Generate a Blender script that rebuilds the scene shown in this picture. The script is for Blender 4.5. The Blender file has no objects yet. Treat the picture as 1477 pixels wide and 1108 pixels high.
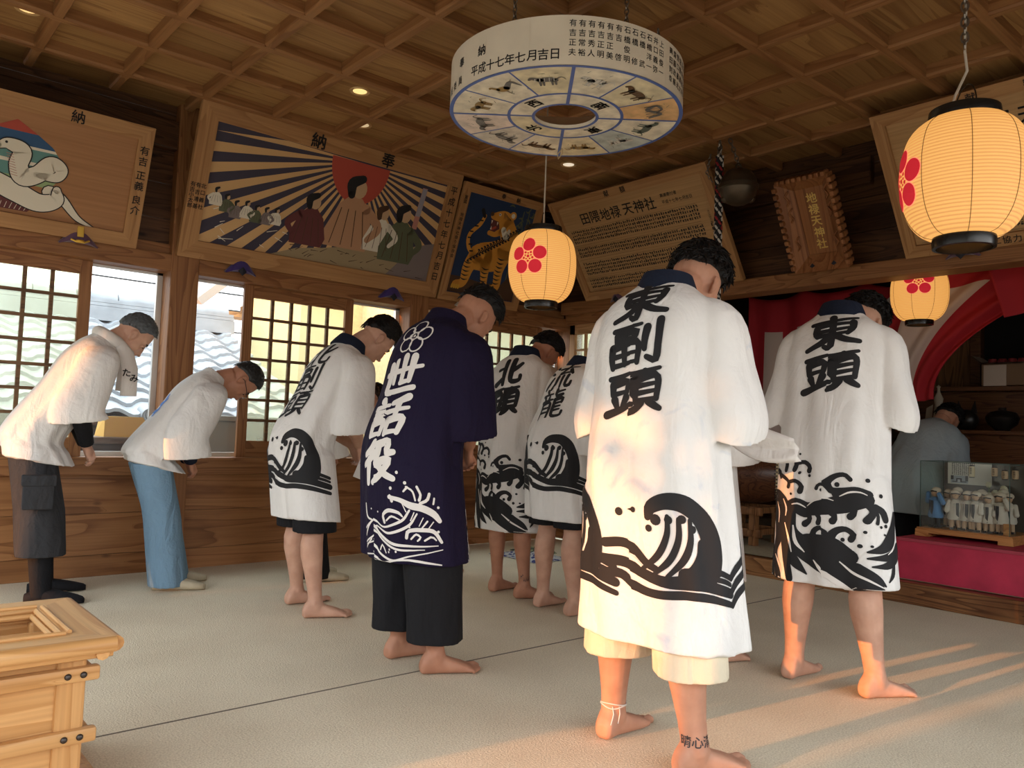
SKY, SUN, LANTERN = 4.5, 6.5, 0.85
SUN_BLOCK = [(-30, 3.42, 3.6, 'unseen house added to block the low sun, south of the gaps'), (4.29, 6.68, 3.6, 'narrow unseen house added to block the low sun between two gaps'), (7.06, 40, 3.6, 'long unseen house added to block the low sun, to the north')]
import bpy, bmesh, math, random
import numpy as np
from mathutils import Vector, Matrix, noise
from mathutils.bvhtree import BVHTree

C = bpy.context.scene.collection
PI = math.pi
rng = random.Random(7)
V3 = Vector

# ------------------------------------------------------------------ camera
cam_d = bpy.data.cameras.new('camera')
cam_d.sensor_fit = 'HORIZONTAL'
cam_d.sensor_width = 36.0
cam_d.lens = 1156.4 / 1477.0 * 36.0
cam_d.clip_start = 0.02
cam = bpy.data.objects.new('camera', cam_d)
C.objects.link(cam)
_yaw, _pitch, _roll = 0.857165, 0.0559166, -0.0367919
_f = V3((math.cos(_yaw) * math.cos(_pitch), math.sin(_yaw) * math.cos(_pitch), math.sin(_pitch)))
_r = V3((math.sin(_yaw), -math.cos(_yaw), 0))
_u = _r.cross(_f)
_r2 = math.cos(_roll) * _r - math.sin(_roll) * _u
_u2 = math.sin(_roll) * _r + math.cos(_roll) * _u
cam.matrix_world = Matrix(((_r2.x, _u2.x, -_f.x, 0.0), (_r2.y, _u2.y, -_f.y, 0.0), (_r2.z, _u2.z, -_f.z, 1.0), (0, 0, 0, 1)))
bpy.context.scene.camera = cam

# ------------------------------------------------------------------ sky, sun, exposure
sc = bpy.context.scene
sc.view_settings.view_transform = 'Standard'
sc.view_settings.look = 'None'
sc.view_settings.gamma = 1.0
sc.view_settings.use_curve_mapping = False
sc.view_settings.exposure = 0.0
sc.cycles.max_bounces = 10
sc.cycles.diffuse_bounces = 6
sc.cycles.transparent_max_bounces = 16
sc.cycles.sample_clamp_indirect = 6.0
sc.cycles.caustics_reflective = False
sc.cycles.caustics_refractive = False

world = bpy.data.worlds.new('evening_sky')
sc.world = world
world.use_nodes = True
wn, wl = world.node_tree.nodes, world.node_tree.links
wn.clear()
w_out = wn.new('ShaderNodeOutputWorld')
w_bg = wn.new('ShaderNodeBackground')
w_tc = wn.new('ShaderNodeTexCoord')
w_sep = wn.new('ShaderNodeSeparateXYZ')
w_ramp = wn.new('ShaderNodeValToRGB')
wl.new(w_tc.outputs['Generated'], w_sep.inputs[0])
wl.new(w_sep.outputs['Z'], w_ramp.inputs[0])
w_ramp.color_ramp.elements[0].position = 0.0
w_ramp.color_ramp.elements[0].color = (1.0, 0.96, 0.92, 1)
w_ramp.color_ramp.elements[1].position = 0.5
w_ramp.color_ramp.elements[1].color = (0.84, 0.93, 1.0, 1)
wl.new(w_ramp.outputs[0], w_bg.inputs['Color'])
w_bg.inputs['Strength'].default_value = SKY
wl.new(w_bg.outputs[0], w_out.inputs[0])

sun_d = bpy.data.lights.new('sun', 'SUN')
sun_d.energy = SUN
sun_d.color = (1.0, 0.36, 0.08)
sun_d.angle = math.radians(0.35)
sun = bpy.data.objects.new('sun', sun_d)
C.objects.link(sun)
SUN_DIR = V3((1.0, -0.13, -0.115)).normalized()
sun.rotation_euler = SUN_DIR.to_track_quat('-Z', 'Y').to_euler()

def portal(name, loc, direction, w, h):
    d = bpy.data.lights.new(name, 'AREA')
    d.shape = 'RECTANGLE'
    d.size = w
    d.size_y = h
    d.cycles.is_portal = True
    o = bpy.data.objects.new(name, d)
    C.objects.link(o)
    o.location = loc
    o.rotation_euler = V3(direction).to_track_quat('-Z', 'Y').to_euler()
portal('window_portal', (2.7, 5.60, 1.34), (0, -1, 0), 5.6, 1.25)
portal('entrance_portal', (-1.12, 2.6, 1.05), (1, 0, 0), 5.0, 2.1)
portal('side_portal', (2.2, -1.12, 1.3), (0, 1, 0), 4.4, 1.6)

# ------------------------------------------------------------------ materials
MATS = {}
def new_mat(name):
    m = bpy.data.materials.new(name)
    m.use_nodes = True
    nt = m.node_tree
    bs = nt.nodes['Principled BSDF']
    return m, nt, bs

def plain(name, col, rough=0.6, metal=0.0, spec=0.4, var=0.0, vscale=6.0, bump=0.0, bscale=200.0, emit=None, es=0.0, sheen=0.0, folds=0.0):
    if name in MATS: return MATS[name]
    m, nt, bs = new_mat(name)
    bs.inputs['Roughness'].default_value = rough
    bs.inputs['Metallic'].default_value = metal
    bs.inputs['Specular IOR Level'].default_value = spec
    c = (*col, 1)
    tc = nt.nodes.new('ShaderNodeTexCoord')
    if var > 0:
        n = nt.nodes.new('ShaderNodeTexNoise'); n.inputs['Scale'].default_value = vscale; n.inputs['Detail'].default_value = 4
        r = nt.nodes.new('ShaderNodeValToRGB')
        r.color_ramp.elements[0].position = 0.3; r.color_ramp.elements[1].position = 0.7
        r.color_ramp.elements[0].color = (*[x * (1 - var) for x in col], 1)
        r.color_ramp.elements[1].color = (*[min(1, x * (1 + var)) for x in col], 1)
        nt.links.new(tc.outputs['Object'], n.inputs['Vector'])
        nt.links.new(n.outputs['Fac'], r.inputs[0])
        nt.links.new(r.outputs[0], bs.inputs['Base Color'])
    else:
        bs.inputs['Base Color'].default_value = c
    if bump > 0:
        n2 = nt.nodes.new('ShaderNodeTexNoise'); n2.inputs['Scale'].default_value = bscale; n2.inputs['Detail'].default_value = 3
        b = nt.nodes.new('ShaderNodeBump'); b.inputs['Strength'].default_value = bump; b.inputs['Distance'].default_value = 0.004
        nt.links.new(tc.outputs['Object'], n2.inputs['Vector'])
        nt.links.new(n2.outputs['Fac'], b.inputs['Height'])
        nt.links.new(b.outputs[0], bs.inputs['Normal'])
    if folds > 0:
        n3 = nt.nodes.new('ShaderNodeTexNoise'); n3.inputs['Scale'].default_value = 1.0; n3.inputs['Detail'].default_value = 3; n3.inputs['Distortion'].default_value = 1.2
        mp = nt.nodes.new('ShaderNodeMapping'); mp.inputs['Scale'].default_value = (9, 9, 3.2); mp.inputs['Rotation'].default_value = (0.25, 0.1, 0.3)
        n4 = nt.nodes.new('ShaderNodeTexNoise'); n4.inputs['Scale'].default_value = 26; n4.inputs['Detail'].default_value = 3; n4.inputs['Distortion'].default_value = 1.5
        nt.links.new(tc.outputs['Object'], mp.inputs['Vector']); nt.links.new(mp.outputs[0], n3.inputs['Vector']); nt.links.new(tc.outputs['Object'], n4.inputs['Vector'])
        ad = nt.nodes.new('ShaderNodeMath'); ad.operation = 'MULTIPLY_ADD'; ad.inputs[1].default_value = 0.16
        nt.links.new(n4.outputs['Fac'], ad.inputs[0]); nt.links.new(n3.outputs['Fac'], ad.inputs[2])
        b2 = nt.nodes.new('ShaderNodeBump'); b2.inputs['Strength'].default_value = folds; b2.inputs['Distance'].default_value = 0.05
        nt.links.new(ad.outputs[0], b2.inputs['Height'])
        if bump > 0: nt.links.new(b2.outputs[0], b.inputs['Normal'])
        else: nt.links.new(b2.outputs[0], bs.inputs['Normal'])
    if sheen: bs.inputs['Sheen Weight'].default_value = sheen
    if emit:
        bs.inputs['Emission Color'].default_value = (*emit, 1)
        bs.inputs['Emission Strength'].default_value = es
    MATS[name] = m
    return m

def wood(name, dark, light, axis='X', scale=1.0, rough=0.5, rings=14.0, tile=None, knots=False, spec=0.3):
    """grain runs along AXIS; TILE = (axis index, size): every board of that size gets its own tone."""
    if name in MATS: return MATS[name]
    m, nt, bs = new_mat(name)
    N, L = nt.nodes, nt.links
    tc = N.new('ShaderNodeTexCoord')
    mp = N.new('ShaderNodeMapping')
    s = [6.0 * scale] * 3
    s['XYZ'.index(axis)] = 0.55 * scale
    mp.inputs['Scale'].default_value = s
    vec = tc.outputs['Object']
    tone = None
    if tile:
        sp = N.new('ShaderNodeSeparateXYZ'); L.new(vec, sp.inputs[0])
        idx = []
        for ax, size, off in tile:
            a = N.new('ShaderNodeMath'); a.operation = 'ADD'; a.inputs[1].default_value = off
            L.new(sp.outputs[ax], a.inputs[0])
            d = N.new('ShaderNodeMath'); d.operation = 'DIVIDE'; d.inputs[1].default_value = size
            L.new(a.outputs[0], d.inputs[0])
            fl = N.new('ShaderNodeMath'); fl.operation = 'FLOOR'; L.new(d.outputs[0], fl.inputs[0])
            idx.append(fl)
        cb = N.new('ShaderNodeCombineXYZ')
        for k, fl in enumerate(idx): L.new(fl.outputs[0], cb.inputs[k])
        wh = N.new('ShaderNodeTexWhiteNoise'); wh.noise_dimensions = '3D'; L.new(cb.outputs[0], wh.inputs['Vector'])
        tone = wh.outputs['Value']
        mu = N.new('ShaderNodeVectorMath'); mu.operation = 'SCALE'; mu.inputs['Scale'].default_value = 9.0
        L.new(wh.outputs['Color'], mu.inputs[0])
        ad = N.new('ShaderNodeVectorMath'); ad.operation = 'ADD'
        L.new(vec, ad.inputs[0]); L.new(mu.outputs[0], ad.inputs[1])
        vec = ad.outputs[0]
    L.new(vec, mp.inputs['Vector'])
    n1 = N.new('ShaderNodeTexNoise'); n1.inputs['Scale'].default_value = 1.0; n1.inputs['Detail'].default_value = 2.0
    n1.inputs['Distortion'].default_value = 0.6
    L.new(mp.outputs[0], n1.inputs['Vector'])
    mul = N.new('ShaderNodeMath'); mul.operation = 'MULTIPLY'; mul.inputs[1].default_value = rings
    L.new(n1.outputs['Fac'], mul.inputs[0])
    fr = N.new('ShaderNodeMath'); fr.operation = 'FRACT'; L.new(mul.outputs[0], fr.inputs[0])
    mp2 = N.new('ShaderNodeMapping')
    s2 = [90.0 * scale] * 3
    s2['XYZ'.index(axis)] = 2.0 * scale
    mp2.inputs['Scale'].default_value = s2
    L.new(vec, mp2.inputs['Vector'])
    n2 = N.new('ShaderNodeTexNoise'); n2.inputs['Scale'].default_value = 1.0; n2.inputs['Detail'].default_value = 3
    L.new(mp2.outputs[0], n2.inputs['Vector'])
    r1 = N.new('ShaderNodeValToRGB')
    e = r1.color_ramp.elements
    e[0].position = 0.0; e[0].color = (*light, 1)
    e[1].position = 1.0; e[1].color = (*dark, 1)
    k = e.new(0.62); k.color = (*[0.65 * a + 0.35 * b for a, b in zip(light, dark)], 1)
    k = e.new(0.96); k.color = (*dark, 1)
    k = e.new(0.99); k.color = (*light, 1)
    L.new(fr.outputs[0], r1.inputs[0])
    mx = N.new('ShaderNodeMix'); mx.data_type = 'RGBA'; mx.blend_type = 'MULTIPLY'; mx.inputs['Factor'].default_value = 0.5
    r2 = N.new('ShaderNodeValToRGB')
    r2.color_ramp.elements[0].position = 0.3; r2.color_ramp.elements[0].color = (0.62, 0.58, 0.55, 1)
    r2.color_ramp.elements[1].position = 0.65; r2.color_ramp.elements[1].color = (1, 1, 1, 1)
    L.new(n2.outputs['Fac'], r2.inputs[0])
    L.new(r1.outputs[0], mx.inputs['A']); L.new(r2.outputs[0], mx.inputs['B'])
    out = mx.outputs['Result']
    if tone is not None:
        r3 = N.new('ShaderNodeValToRGB')
        r3.color_ramp.elements[0].color = (0.72, 0.68, 0.64, 1); r3.color_ramp.elements[1].color = (1.08, 1.06, 1.04, 1)
        L.new(tone, r3.inputs[0])
        m2 = N.new('ShaderNodeMix'); m2.data_type = 'RGBA'; m2.blend_type = 'MULTIPLY'; m2.inputs['Factor'].default_value = 1.0
        L.new(out, m2.inputs['A']); L.new(r3.outputs[0], m2.inputs['B'])
        out = m2.outputs['Result']
    if knots:
        vo = N.new('ShaderNodeTexVoronoi'); vo.inputs['Scale'].default_value = 1.0
        mp3 = N.new('ShaderNodeMapping')
        s3 = [4.6] * 3; s3['XYZ'.index(axis)] = 2.2
        mp3.inputs['Scale'].default_value = s3
        L.new(vec, mp3.inputs['Vector']); L.new(mp3.outputs[0], vo.inputs['Vector'])
        r4 = N.new('ShaderNodeValToRGB')
        r4.color_ramp.elements[0].position = 0.03; r4.color_ramp.elements[0].color = (0.12, 0.06, 0.04, 1)
        r4.color_ramp.elements[1].position = 0.09; r4.color_ramp.elements[1].color = (1, 1, 1, 1)
        L.new(vo.outputs['Distance'], r4.inputs[0])
        n5 = N.new('ShaderNodeTexNoise'); n5.inputs['Scale'].default_value = 1.6; n5.inputs['Detail'].default_value = 5
        mp4 = N.new('ShaderNodeMapping'); s4 = [2.2] * 3; s4['XYZ'.index(axis)] = 0.7; mp4.inputs['Scale'].default_value = s4
        L.new(vec, mp4.inputs['Vector']); L.new(mp4.outputs[0], n5.inputs['Vector'])
        r5 = N.new('ShaderNodeValToRGB')
        r5.color_ramp.elements[0].position = 0.34; r5.color_ramp.elements[0].color = (0.34, 0.24, 0.2, 1)
        r5.color_ramp.elements[1].position = 0.5; r5.color_ramp.elements[1].color = (1, 1, 1, 1)
        L.new(n5.outputs['Fac'], r5.inputs[0])
        for r in (r4, r5):
            m3 = N.new('ShaderNodeMix'); m3.data_type = 'RGBA'; m3.blend_type = 'MULTIPLY'; m3.inputs['Factor'].default_value = 0.85
            L.new(out, m3.inputs['A']); L.new(r.outputs[0], m3.inputs['B'])
            out = m3.outputs['Result']
    L.new(out, bs.inputs['Base Color'])
    bs.inputs['Roughness'].default_value = rough
    bs.inputs['Specular IOR Level'].default_value = spec
    b = N.new('ShaderNodeBump'); b.inputs['Strength'].default_value = 0.12; b.inputs['Distance'].default_value = 0.002
    L.new(n2.outputs['Fac'], b.inputs['Height']); L.new(b.outputs[0], bs.inputs['Normal'])
    MATS[name] = m
    return m

# ------------------------------------------------------------------ objects
ROOTM = {}
def link(o): C.objects.link(o); return o
def tag(o, label=None, cat=None, group=None, kind=None):
    if label: o['label'] = label
    if cat: o['category'] = cat
    if group: o['group'] = group
    if kind: o['kind'] = kind
    return o
def thing(name, label, cat, M=None, group=None, kind=None):
    """an Empty at the thing's base that parents its parts; M = its placement"""
    o = bpy.data.objects.new(name, None); link(o)
    o.empty_display_size = 0.1
    if M is None: M = Matrix.Identity(4)
    if not isinstance(M, Matrix): M = Matrix.Translation(V3(M))
    o.matrix_world = M
    ROOTM[o] = M.copy()
    return tag(o, label, cat, group, kind)

class MB:
    def __init__(s): s.v = []; s.f = []; s.m = []; s.mats = []; s.T = None
    def mi(s, mat):
        if mat is None: return 0
        if mat not in s.mats: s.mats.append(mat)
        return s.mats.index(mat)
    def add(s, vs, fs, mat=None):
        k = len(s.v); i = s.mi(mat)
        if s.T is not None: vs = [s.T @ V3(p) for p in vs]
        s.v.extend([tuple(p) for p in vs]); s.f.extend([tuple(a + k for a in f) for f in fs]); s.m.extend([i] * len(fs))
        return s
    def box(s, a, b, mat=None, bev=0.0):
        x0, y0, z0 = [min(p, q) for p, q in zip(a, b)]; x1, y1, z1 = [max(p, q) for p, q in zip(a, b)]
        if bev > 0:
            bev = min(bev, 0.45 * min(x1 - x0, y1 - y0, z1 - z0))
            bm = bmesh.new()
            bmesh.ops.create_cube(bm, size=1.0)
            for w in bm.verts: w.co = V3(((x0 + x1) / 2 + w.co.x * (x1 - x0), (y0 + y1) / 2 + w.co.y * (y1 - y0), (z0 + z1) / 2 + w.co.z * (z1 - z0)))
            bmesh.ops.bevel(bm, geom=list(bm.edges), offset=bev, segments=2, affect='EDGES', profile=0.5)
            bm.verts.index_update()
            s.add([w.co.copy() for w in bm.verts], [[w.index for w in f.verts] for f in bm.faces], mat)
            bm.free()
            return s
        vs = [(x0, y0, z0), (x1, y0, z0), (x1, y1, z0), (x0, y1, z0), (x0, y0, z1), (x1, y0, z1), (x1, y1, z1), (x0, y1, z1)]
        return s.add(vs, [(0, 3, 2, 1), (4, 5, 6, 7), (0, 1, 5, 4), (1, 2, 6, 5), (2, 3, 7, 6), (3, 0, 4, 7)], mat)
    def loft(s, rings, mat=None, cap=True, closed=True):
        n = len(rings[0]); vs = [p for r in rings for p in r]; fs = []
        for i in range(len(rings) - 1):
            for j in range(n if closed else n - 1):
                a = i * n + j; b = i * n + (j + 1) % n
                fs.append((a, b, b + n, a + n))
        if cap:
            fs.append(tuple(range(n - 1, -1, -1))); fs.append(tuple((len(rings) - 1) * n + j for j in range(n)))
        return s.add(vs, fs, mat)
    def tube(s, pts, rad, mat=None, n=10, cap=True, flat=None):
        pts = [V3(p) for p in pts]
        if not hasattr(rad, '__len__'): rad = [rad] * len(pts)
        rings = []; prev = None
        for i, p in enumerate(pts):
            t = (pts[min(i + 1, len(pts) - 1)] - pts[max(i - 1, 0)]).normalized()
            if prev is None:
                a = V3((0, 0, 1)) if abs(t.z) < 0.9 else V3((1, 0, 0))
                u = t.cross(a).normalized()
            else: u = (prev - prev.dot(t) * t).normalized()
            prev = u; w = t.cross(u)
            r = rad[i]
            ru, rw = (r if hasattr(r, '__len__') else (r, r))
            rings.append([p + ru * math.cos(2 * PI * j / n) * u + rw * math.sin(2 * PI * j / n) * w for j in range(n)])
        return s.loft(rings, mat, cap)
    def caps(s, a, b, ra, rb, mat=None, n=12):
        """a tapered limb with round ends"""
        a, b = V3(a), V3(b); t = (b - a); L = t.length; t = t / max(L, 1e-9)
        pts, rad = [], []
        for k in (80, 55, 30, 8): pts.append(a - t * ra * math.sin(math.radians(k))); rad.append(ra * math.cos(math.radians(k)))
        for k in (8, 30, 55, 80): pts.append(b + t * rb * math.sin(math.radians(k))); rad.append(rb * math.cos(math.radians(k)))
        return s.tube(pts, rad, mat, n)
    def ell(s, c, r, mat=None, R=None, n=20, m=12):
        c = V3(c); vs = []; fs = []
        for i in range(1, m):
            th = PI * i / m
            for j in range(n):
                ph = 2 * PI * j / n
                p = V3((r[0] * math.sin(th) * math.cos(ph), r[1] * math.sin(th) * math.sin(ph), r[2] * math.cos(th)))
                if R is not None: p = R @ p
                vs.append(c + p)
        for q in ((0, 0, r[2]), (0, 0, -r[2])):
            q = V3(q)
            if R is not None: q = R @ q
            vs.append(c + q)
        for i in range(m - 2):
            for j in range(n):
                a = i * n + j; b = i * n + (j + 1) % n
                fs.append((a, a + n, b + n, b))
        t = (m - 1) * n
        for j in range(n):
            fs.append((t, j, (j + 1) % n)); k = (m - 2) * n
            fs.append((t + 1, k + (j + 1) % n, k + j))
        return s.add(vs, fs, mat)
    def lathe(s, prof, mat=None, n=32, c=(0, 0, 0), cap=True):
        rings = [[V3((c[0] + r * math.cos(2 * PI * j / n), c[1] + r * math.sin(2 * PI * j / n), c[2] + z)) for j in range(n)] for r, z in prof]
        return s.loft(rings, mat, cap)
    def prism(s, poly, z0, z1, mat=None):
        n = len(poly)
        vs = [(x, y, z0) for x, y in poly] + [(x, y, z1) for x, y in poly]
        return s.add(vs, [tuple(range(n - 1, -1, -1)), tuple(range(n, 2 * n))] + [(i, (i + 1) % n, n + (i + 1) % n, n + i) for i in range(n)], mat)
    def mesh(s, name):
        me = bpy.data.meshes.new(name)
        me.from_pydata(s.v, [], s.f)
        for mt in s.mats: me.materials.append(mt)
        if len(s.mats) > 1: me.polygons.foreach_set('material_index', s.m)
        me.validate()
        return me
    def build(s, name, mat=None, parent=None, smooth=False, world=False, label=None, angle=40):
        """link as ONE object; WORLD: the coordinates are the room's, not the parent's"""
        M = ROOTM.get(parent)
        if world and M is not None:
            Mi = M.inverted(); s.v = [tuple(Mi @ V3(p)) for p in s.v]
        me = s.mesh(name)
        if not s.mats and mat is not None: me.materials.append(mat)
        bm = bmesh.new(); bm.from_mesh(me); bmesh.ops.recalc_face_normals(bm, faces=bm.faces)
        if smooth:
            for f in bm.faces: f.smooth = True
            ca = math.radians(angle)
            for e in bm.edges:
                if len(e.link_faces) == 2 and e.calc_face_angle(0) > ca: e.smooth = False
        bm.to_mesh(me); bm.free()
        o = bpy.data.objects.new(name, me); link(o)
        if parent is not None:
            o.parent = parent; ROOTM[o] = M if M is not None else Matrix.Identity(4)
        else: ROOTM[o] = Matrix.Identity(4)
        if label: o['label'] = label
        return o

def struct(name, mb, mat=None, parent=None, **k):
    o = mb.build(name, mat, parent, **k)
    if parent is None: o['kind'] = 'structure'
    return o

def catmull(pts, n):
    pts = [np.array(p, float) for p in pts]
    if len(pts) < 3:
        return [pts[0] + (pts[-1] - pts[0]) * k / n for k in range(n + 1)]
    P = [2 * pts[0] - pts[1]] + pts + [2 * pts[-1] - pts[-2]]
    out = []
    for i in range(1, len(P) - 2):
        for k in range(n):
            t = k / n
            a, b, c, d = P[i - 1], P[i], P[i + 1], P[i + 2]
            out.append(0.5 * (2 * b + (c - a) * t + (2 * a - 5 * b + 4 * c - d) * t * t + (3 * b - a - 3 * c + d) * t ** 3))
    out.append(P[-2])
    return out

# ------------------------------------------------------------------ writing
_G = {}
def glyph(ch, bold=0.0):
    """2-D triangles of one character, its em square centred on the origin"""
    key = ch
    if key not in _G:
        cu = bpy.data.curves.new('g', 'FONT'); cu.body = ch; cu.resolution_u = 2
        o = bpy.data.objects.new('g', cu); link(o)
        dg = bpy.context.evaluated_depsgraph_get()
        me = bpy.data.meshes.new_from_object(o.evaluated_get(dg))
        v = np.array([w.co[:2] for w in me.vertices]) if len(me.vertices) else np.zeros((0, 2))
        f = [tuple(p.vertices) for p in me.polygons]
        bpy.data.objects.remove(o); bpy.data.meshes.remove(me); bpy.data.curves.remove(cu)
        if len(v):
            lo, hi = v.min(0), v.max(0)
            c = (lo + hi) / 2; e = 0.92
            if max(hi - lo) < 0.35: c = np.array([c[0], 0.36])
            v = (v - c) / e
        _G[key] = (v, f)
    return _G[key]
def put(mb, ch, fn, x, y, size, mat=None, bold=0.02, sx=1.0, rot=0.0):
    v, f = glyph(ch)
    if not f: return
    c, s = math.cos(rot), math.sin(rot)
    for dx, dy in (((0, 0),) if bold <= 0 else ((bold, 0), (-bold * .5, bold * .8), (-bold * .5, -bold * .8))):      # a thick brush: three passes
        mb.add([fn(x + size * (sx * (p[0] + dx) * c - (p[1] + dy) * s), y + size * (sx * (p[0] + dx) * s + (p[1] + dy) * c)) for p in v], f, mat)
def column(mb, text, fn, x, y, size, mat=None, pitch=1.08, bold=0.02, sx=1.0):
    for k, ch in enumerate(text):
        if ch not in ' \u3000': put(mb, ch, fn, x, y - k * size * pitch, size, mat, bold, sx)
def row(mb, text, fn, x, y, size, mat=None, pitch=1.08, bold=0.02, slope=0.0):
    for k, ch in enumerate(text):
        if ch not in ' \u3000': put(mb, ch, fn, x + k * size * pitch, y + slope * k * size * pitch, size, mat, bold)

INK = plain('ink_black', (0.012, 0.011, 0.012), 0.7)
# ------------------------------------------------------------------ timber and surfaces
T_D, T_L = (0.21, 0.083, 0.030), (0.35, 0.16, 0.062)          # reddish cedar timbers
WX = wood('cedar_along_x', T_D, T_L, 'X'); WY = wood('cedar_along_y', T_D, T_L, 'Y'); WZ = wood('cedar_along_z', T_D, T_L, 'Z')
DX = wood('old_cedar_along_x', (0.055, 0.024, 0.011), (0.135, 0.062, 0.027), 'X', tile=[(2, 0.235, 0.0)], knots=True)
DY = wood('old_cedar_along_y', (0.055, 0.024, 0.011), (0.135, 0.062, 0.027), 'Y', tile=[(2, 0.235, 0.0)], knots=True)
PX = wood('plank_along_x', (0.25, 0.105, 0.038), (0.42, 0.20, 0.080), 'X', rings=6, tile=[(2, 0.245, -0.131), (0, 1.82, 0.05)], knots=True, rough=0.42)
PY = wood('plank_along_y', (0.25, 0.105, 0.038), (0.42, 0.20, 0.080), 'Y', rings=6, tile=[(2, 0.245, -0.131)], knots=True, rough=0.42)
CEIL = wood('ceiling_board', (0.27, 0.135, 0.048), (0.42, 0.24, 0.092), 'X', scale=0.9, rings=6, tile=[(0, 0.4546, -0.796), (1, 0.4546, -4.525 + 0.4546 * 12)], rough=0.55)
BATX = wood('ceiling_batten_x', (0.24, 0.105, 0.038), (0.34, 0.165, 0.064), 'X', rings=7)
BATY = wood('ceiling_batten_y', (0.24, 0.105, 0.038), (0.34, 0.165, 0.064), 'Y', rings=7)
LX = wood('pale_wood_along_x', (0.42, 0.22, 0.09), (0.56, 0.32, 0.15), 'X', rough=0.5, rings=9)
LY = wood('pale_wood_along_y', (0.42, 0.22, 0.09), (0.56, 0.32, 0.15), 'Y', rough=0.5, rings=9)
LZ = wood('pale_wood_along_z', (0.42, 0.22, 0.09), (0.56, 0.32, 0.15), 'Z', rough=0.5, rings=9)

def carpet():
    m, nt, bs = new_mat('beige_carpet')
    N, L = nt.nodes, nt.links
    tc = N.new('ShaderNodeTexCoord')
    n1 = N.new('ShaderNodeTexNoise'); n1.inputs['Scale'].default_value = 160; n1.inputs['Detail'].default_value = 2
    n2 = N.new('ShaderNodeTexNoise'); n2.inputs['Scale'].default_value = 1.4; n2.inputs['Detail'].default_value = 4
    for n in (n1, n2): L.new(tc.outputs['Object'], n.inputs['Vector'])
    r = N.new('ShaderNodeValToRGB')
    r.color_ramp.elements[0].position = 0.30; r.color_ramp.elements[0].color = (0.62, 0.535, 0.395, 1)
    r.color_ramp.elements[1].position = 0.70; r.color_ramp.elements[1].color = (0.86, 0.77, 0.60, 1)
    L.new(n1.outputs['Fac'], r.inputs[0])
    r2 = N.new('ShaderNodeValToRGB')
    r2.color_ramp.elements[0].position = 0.32; r2.color_ramp.elements[0].color = (0.88, 0.86, 0.84, 1)
    r2.color_ramp.elements[1].position = 0.6; r2.color_ramp.elements[1].color = (1, 1, 1, 1)
    L.new(n2.outputs['Fac'], r2.inputs[0])
    mx = N.new('ShaderNodeMix'); mx.data_type = 'RGBA'; mx.blend_type = 'MULTIPLY'; mx.inputs['Factor'].default_value = 1
    L.new(r.outputs[0], mx.inputs['A']); L.new(r2.outputs[0], mx.inputs['B'])
    L.new(mx.outputs['Result'], bs.inputs['Base Color'])
    bs.inputs['Roughness'].default_value = 0.95; bs.inputs['Specular IOR Level'].default_value = 0.1
    b = N.new('ShaderNodeBump'); b.inputs['Strength'].default_value = 0.6; b.inputs['Distance'].default_value = 0.006
    L.new(n1.outputs['Fac'], b.inputs['Height']); L.new(b.outputs[0], bs.inputs['Normal'])
    return m
CARPET = carpet()
WL, WB = 5.43, 5.30                       # the window wall's face (y) and the sanctuary wall's face (x)
X0, Y0 = -1.0, -1.0

# two widths of carpet that meet in a seam
mb = MB(); mb.box((X0, 2.739, -0.05), (5.24, WL, 0.0)); mb.box((X0, Y0, -0.05), (5.24, 2.735, 0.0)); mb.box((X0, 2.70, -0.06), (5.24, 2.76, -0.004))
floor = struct('floor', mb, CARPET)
mb = MB(); mb.box((X0, 2.7335, -0.004), (5.24, 2.7375, 0.0012)); mb.box((X0, 2.7405, -0.004), (5.24, 2.7425, 0.001))
struct('carpet_seam', mb, plain('seam_thread', (0.16, 0.13, 0.10), 0.9), floor)

# ------------------------------------------------------------------ window wall
mb = MB()
for x0, x1 in ((X0, 1.68), (1.86, 3.53), (3.71, WB)):
    z = 0.0
    for z1 in (0.131, 0.385, 0.62):
        mb.box((x0, WL, z + 0.0015), (x1, WL + 0.05, z1 - 0.0015), PX)
        z = z1
mb.box((X0, WL + 0.012, 0.0), (WB, WL + 0.06, 0.62), DX)
for z in np.arange(2.05, 3.1, 0.235):
    mb.box((X0, WL, z + 0.002), (WB + 0.1, WL + 0.05, z + 0.233), DX)
wall_left = struct('wall_left', mb)
mb = MB(); mb.box((X0, WL - 0.05, 0.62), (WB, WL + 0.10, 0.735), bev=0.006); struct('trim_1', mb, WX)            # sill
mb = MB(); mb.box((X0, WL - 0.075, 1.94), (WB + 0.05, WL + 0.12, 2.05), bev=0.006); mb.box((X0, WL - 0.03, 2.05), (WB, WL + 0.02, 2.12)); struct('trim_2', mb, WX)
mb = MB(); mb.box((X0, WL - 0.06, 2.74), (WB, WL + 0.02, 2.93), bev=0.01); struct('trim_3', mb, DX)          # tie beam high on the wall
for k, xc in enumerate((-0.05, 1.77, 3.62, 5.42)):
    mb = MB(); mb.box((xc - 0.09, WL - 0.082, 0), (xc + 0.09, WL + 0.11, 3.05), bev=0.008)
    struct('trim_%d' % (k + 4), mb, WZ)

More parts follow.
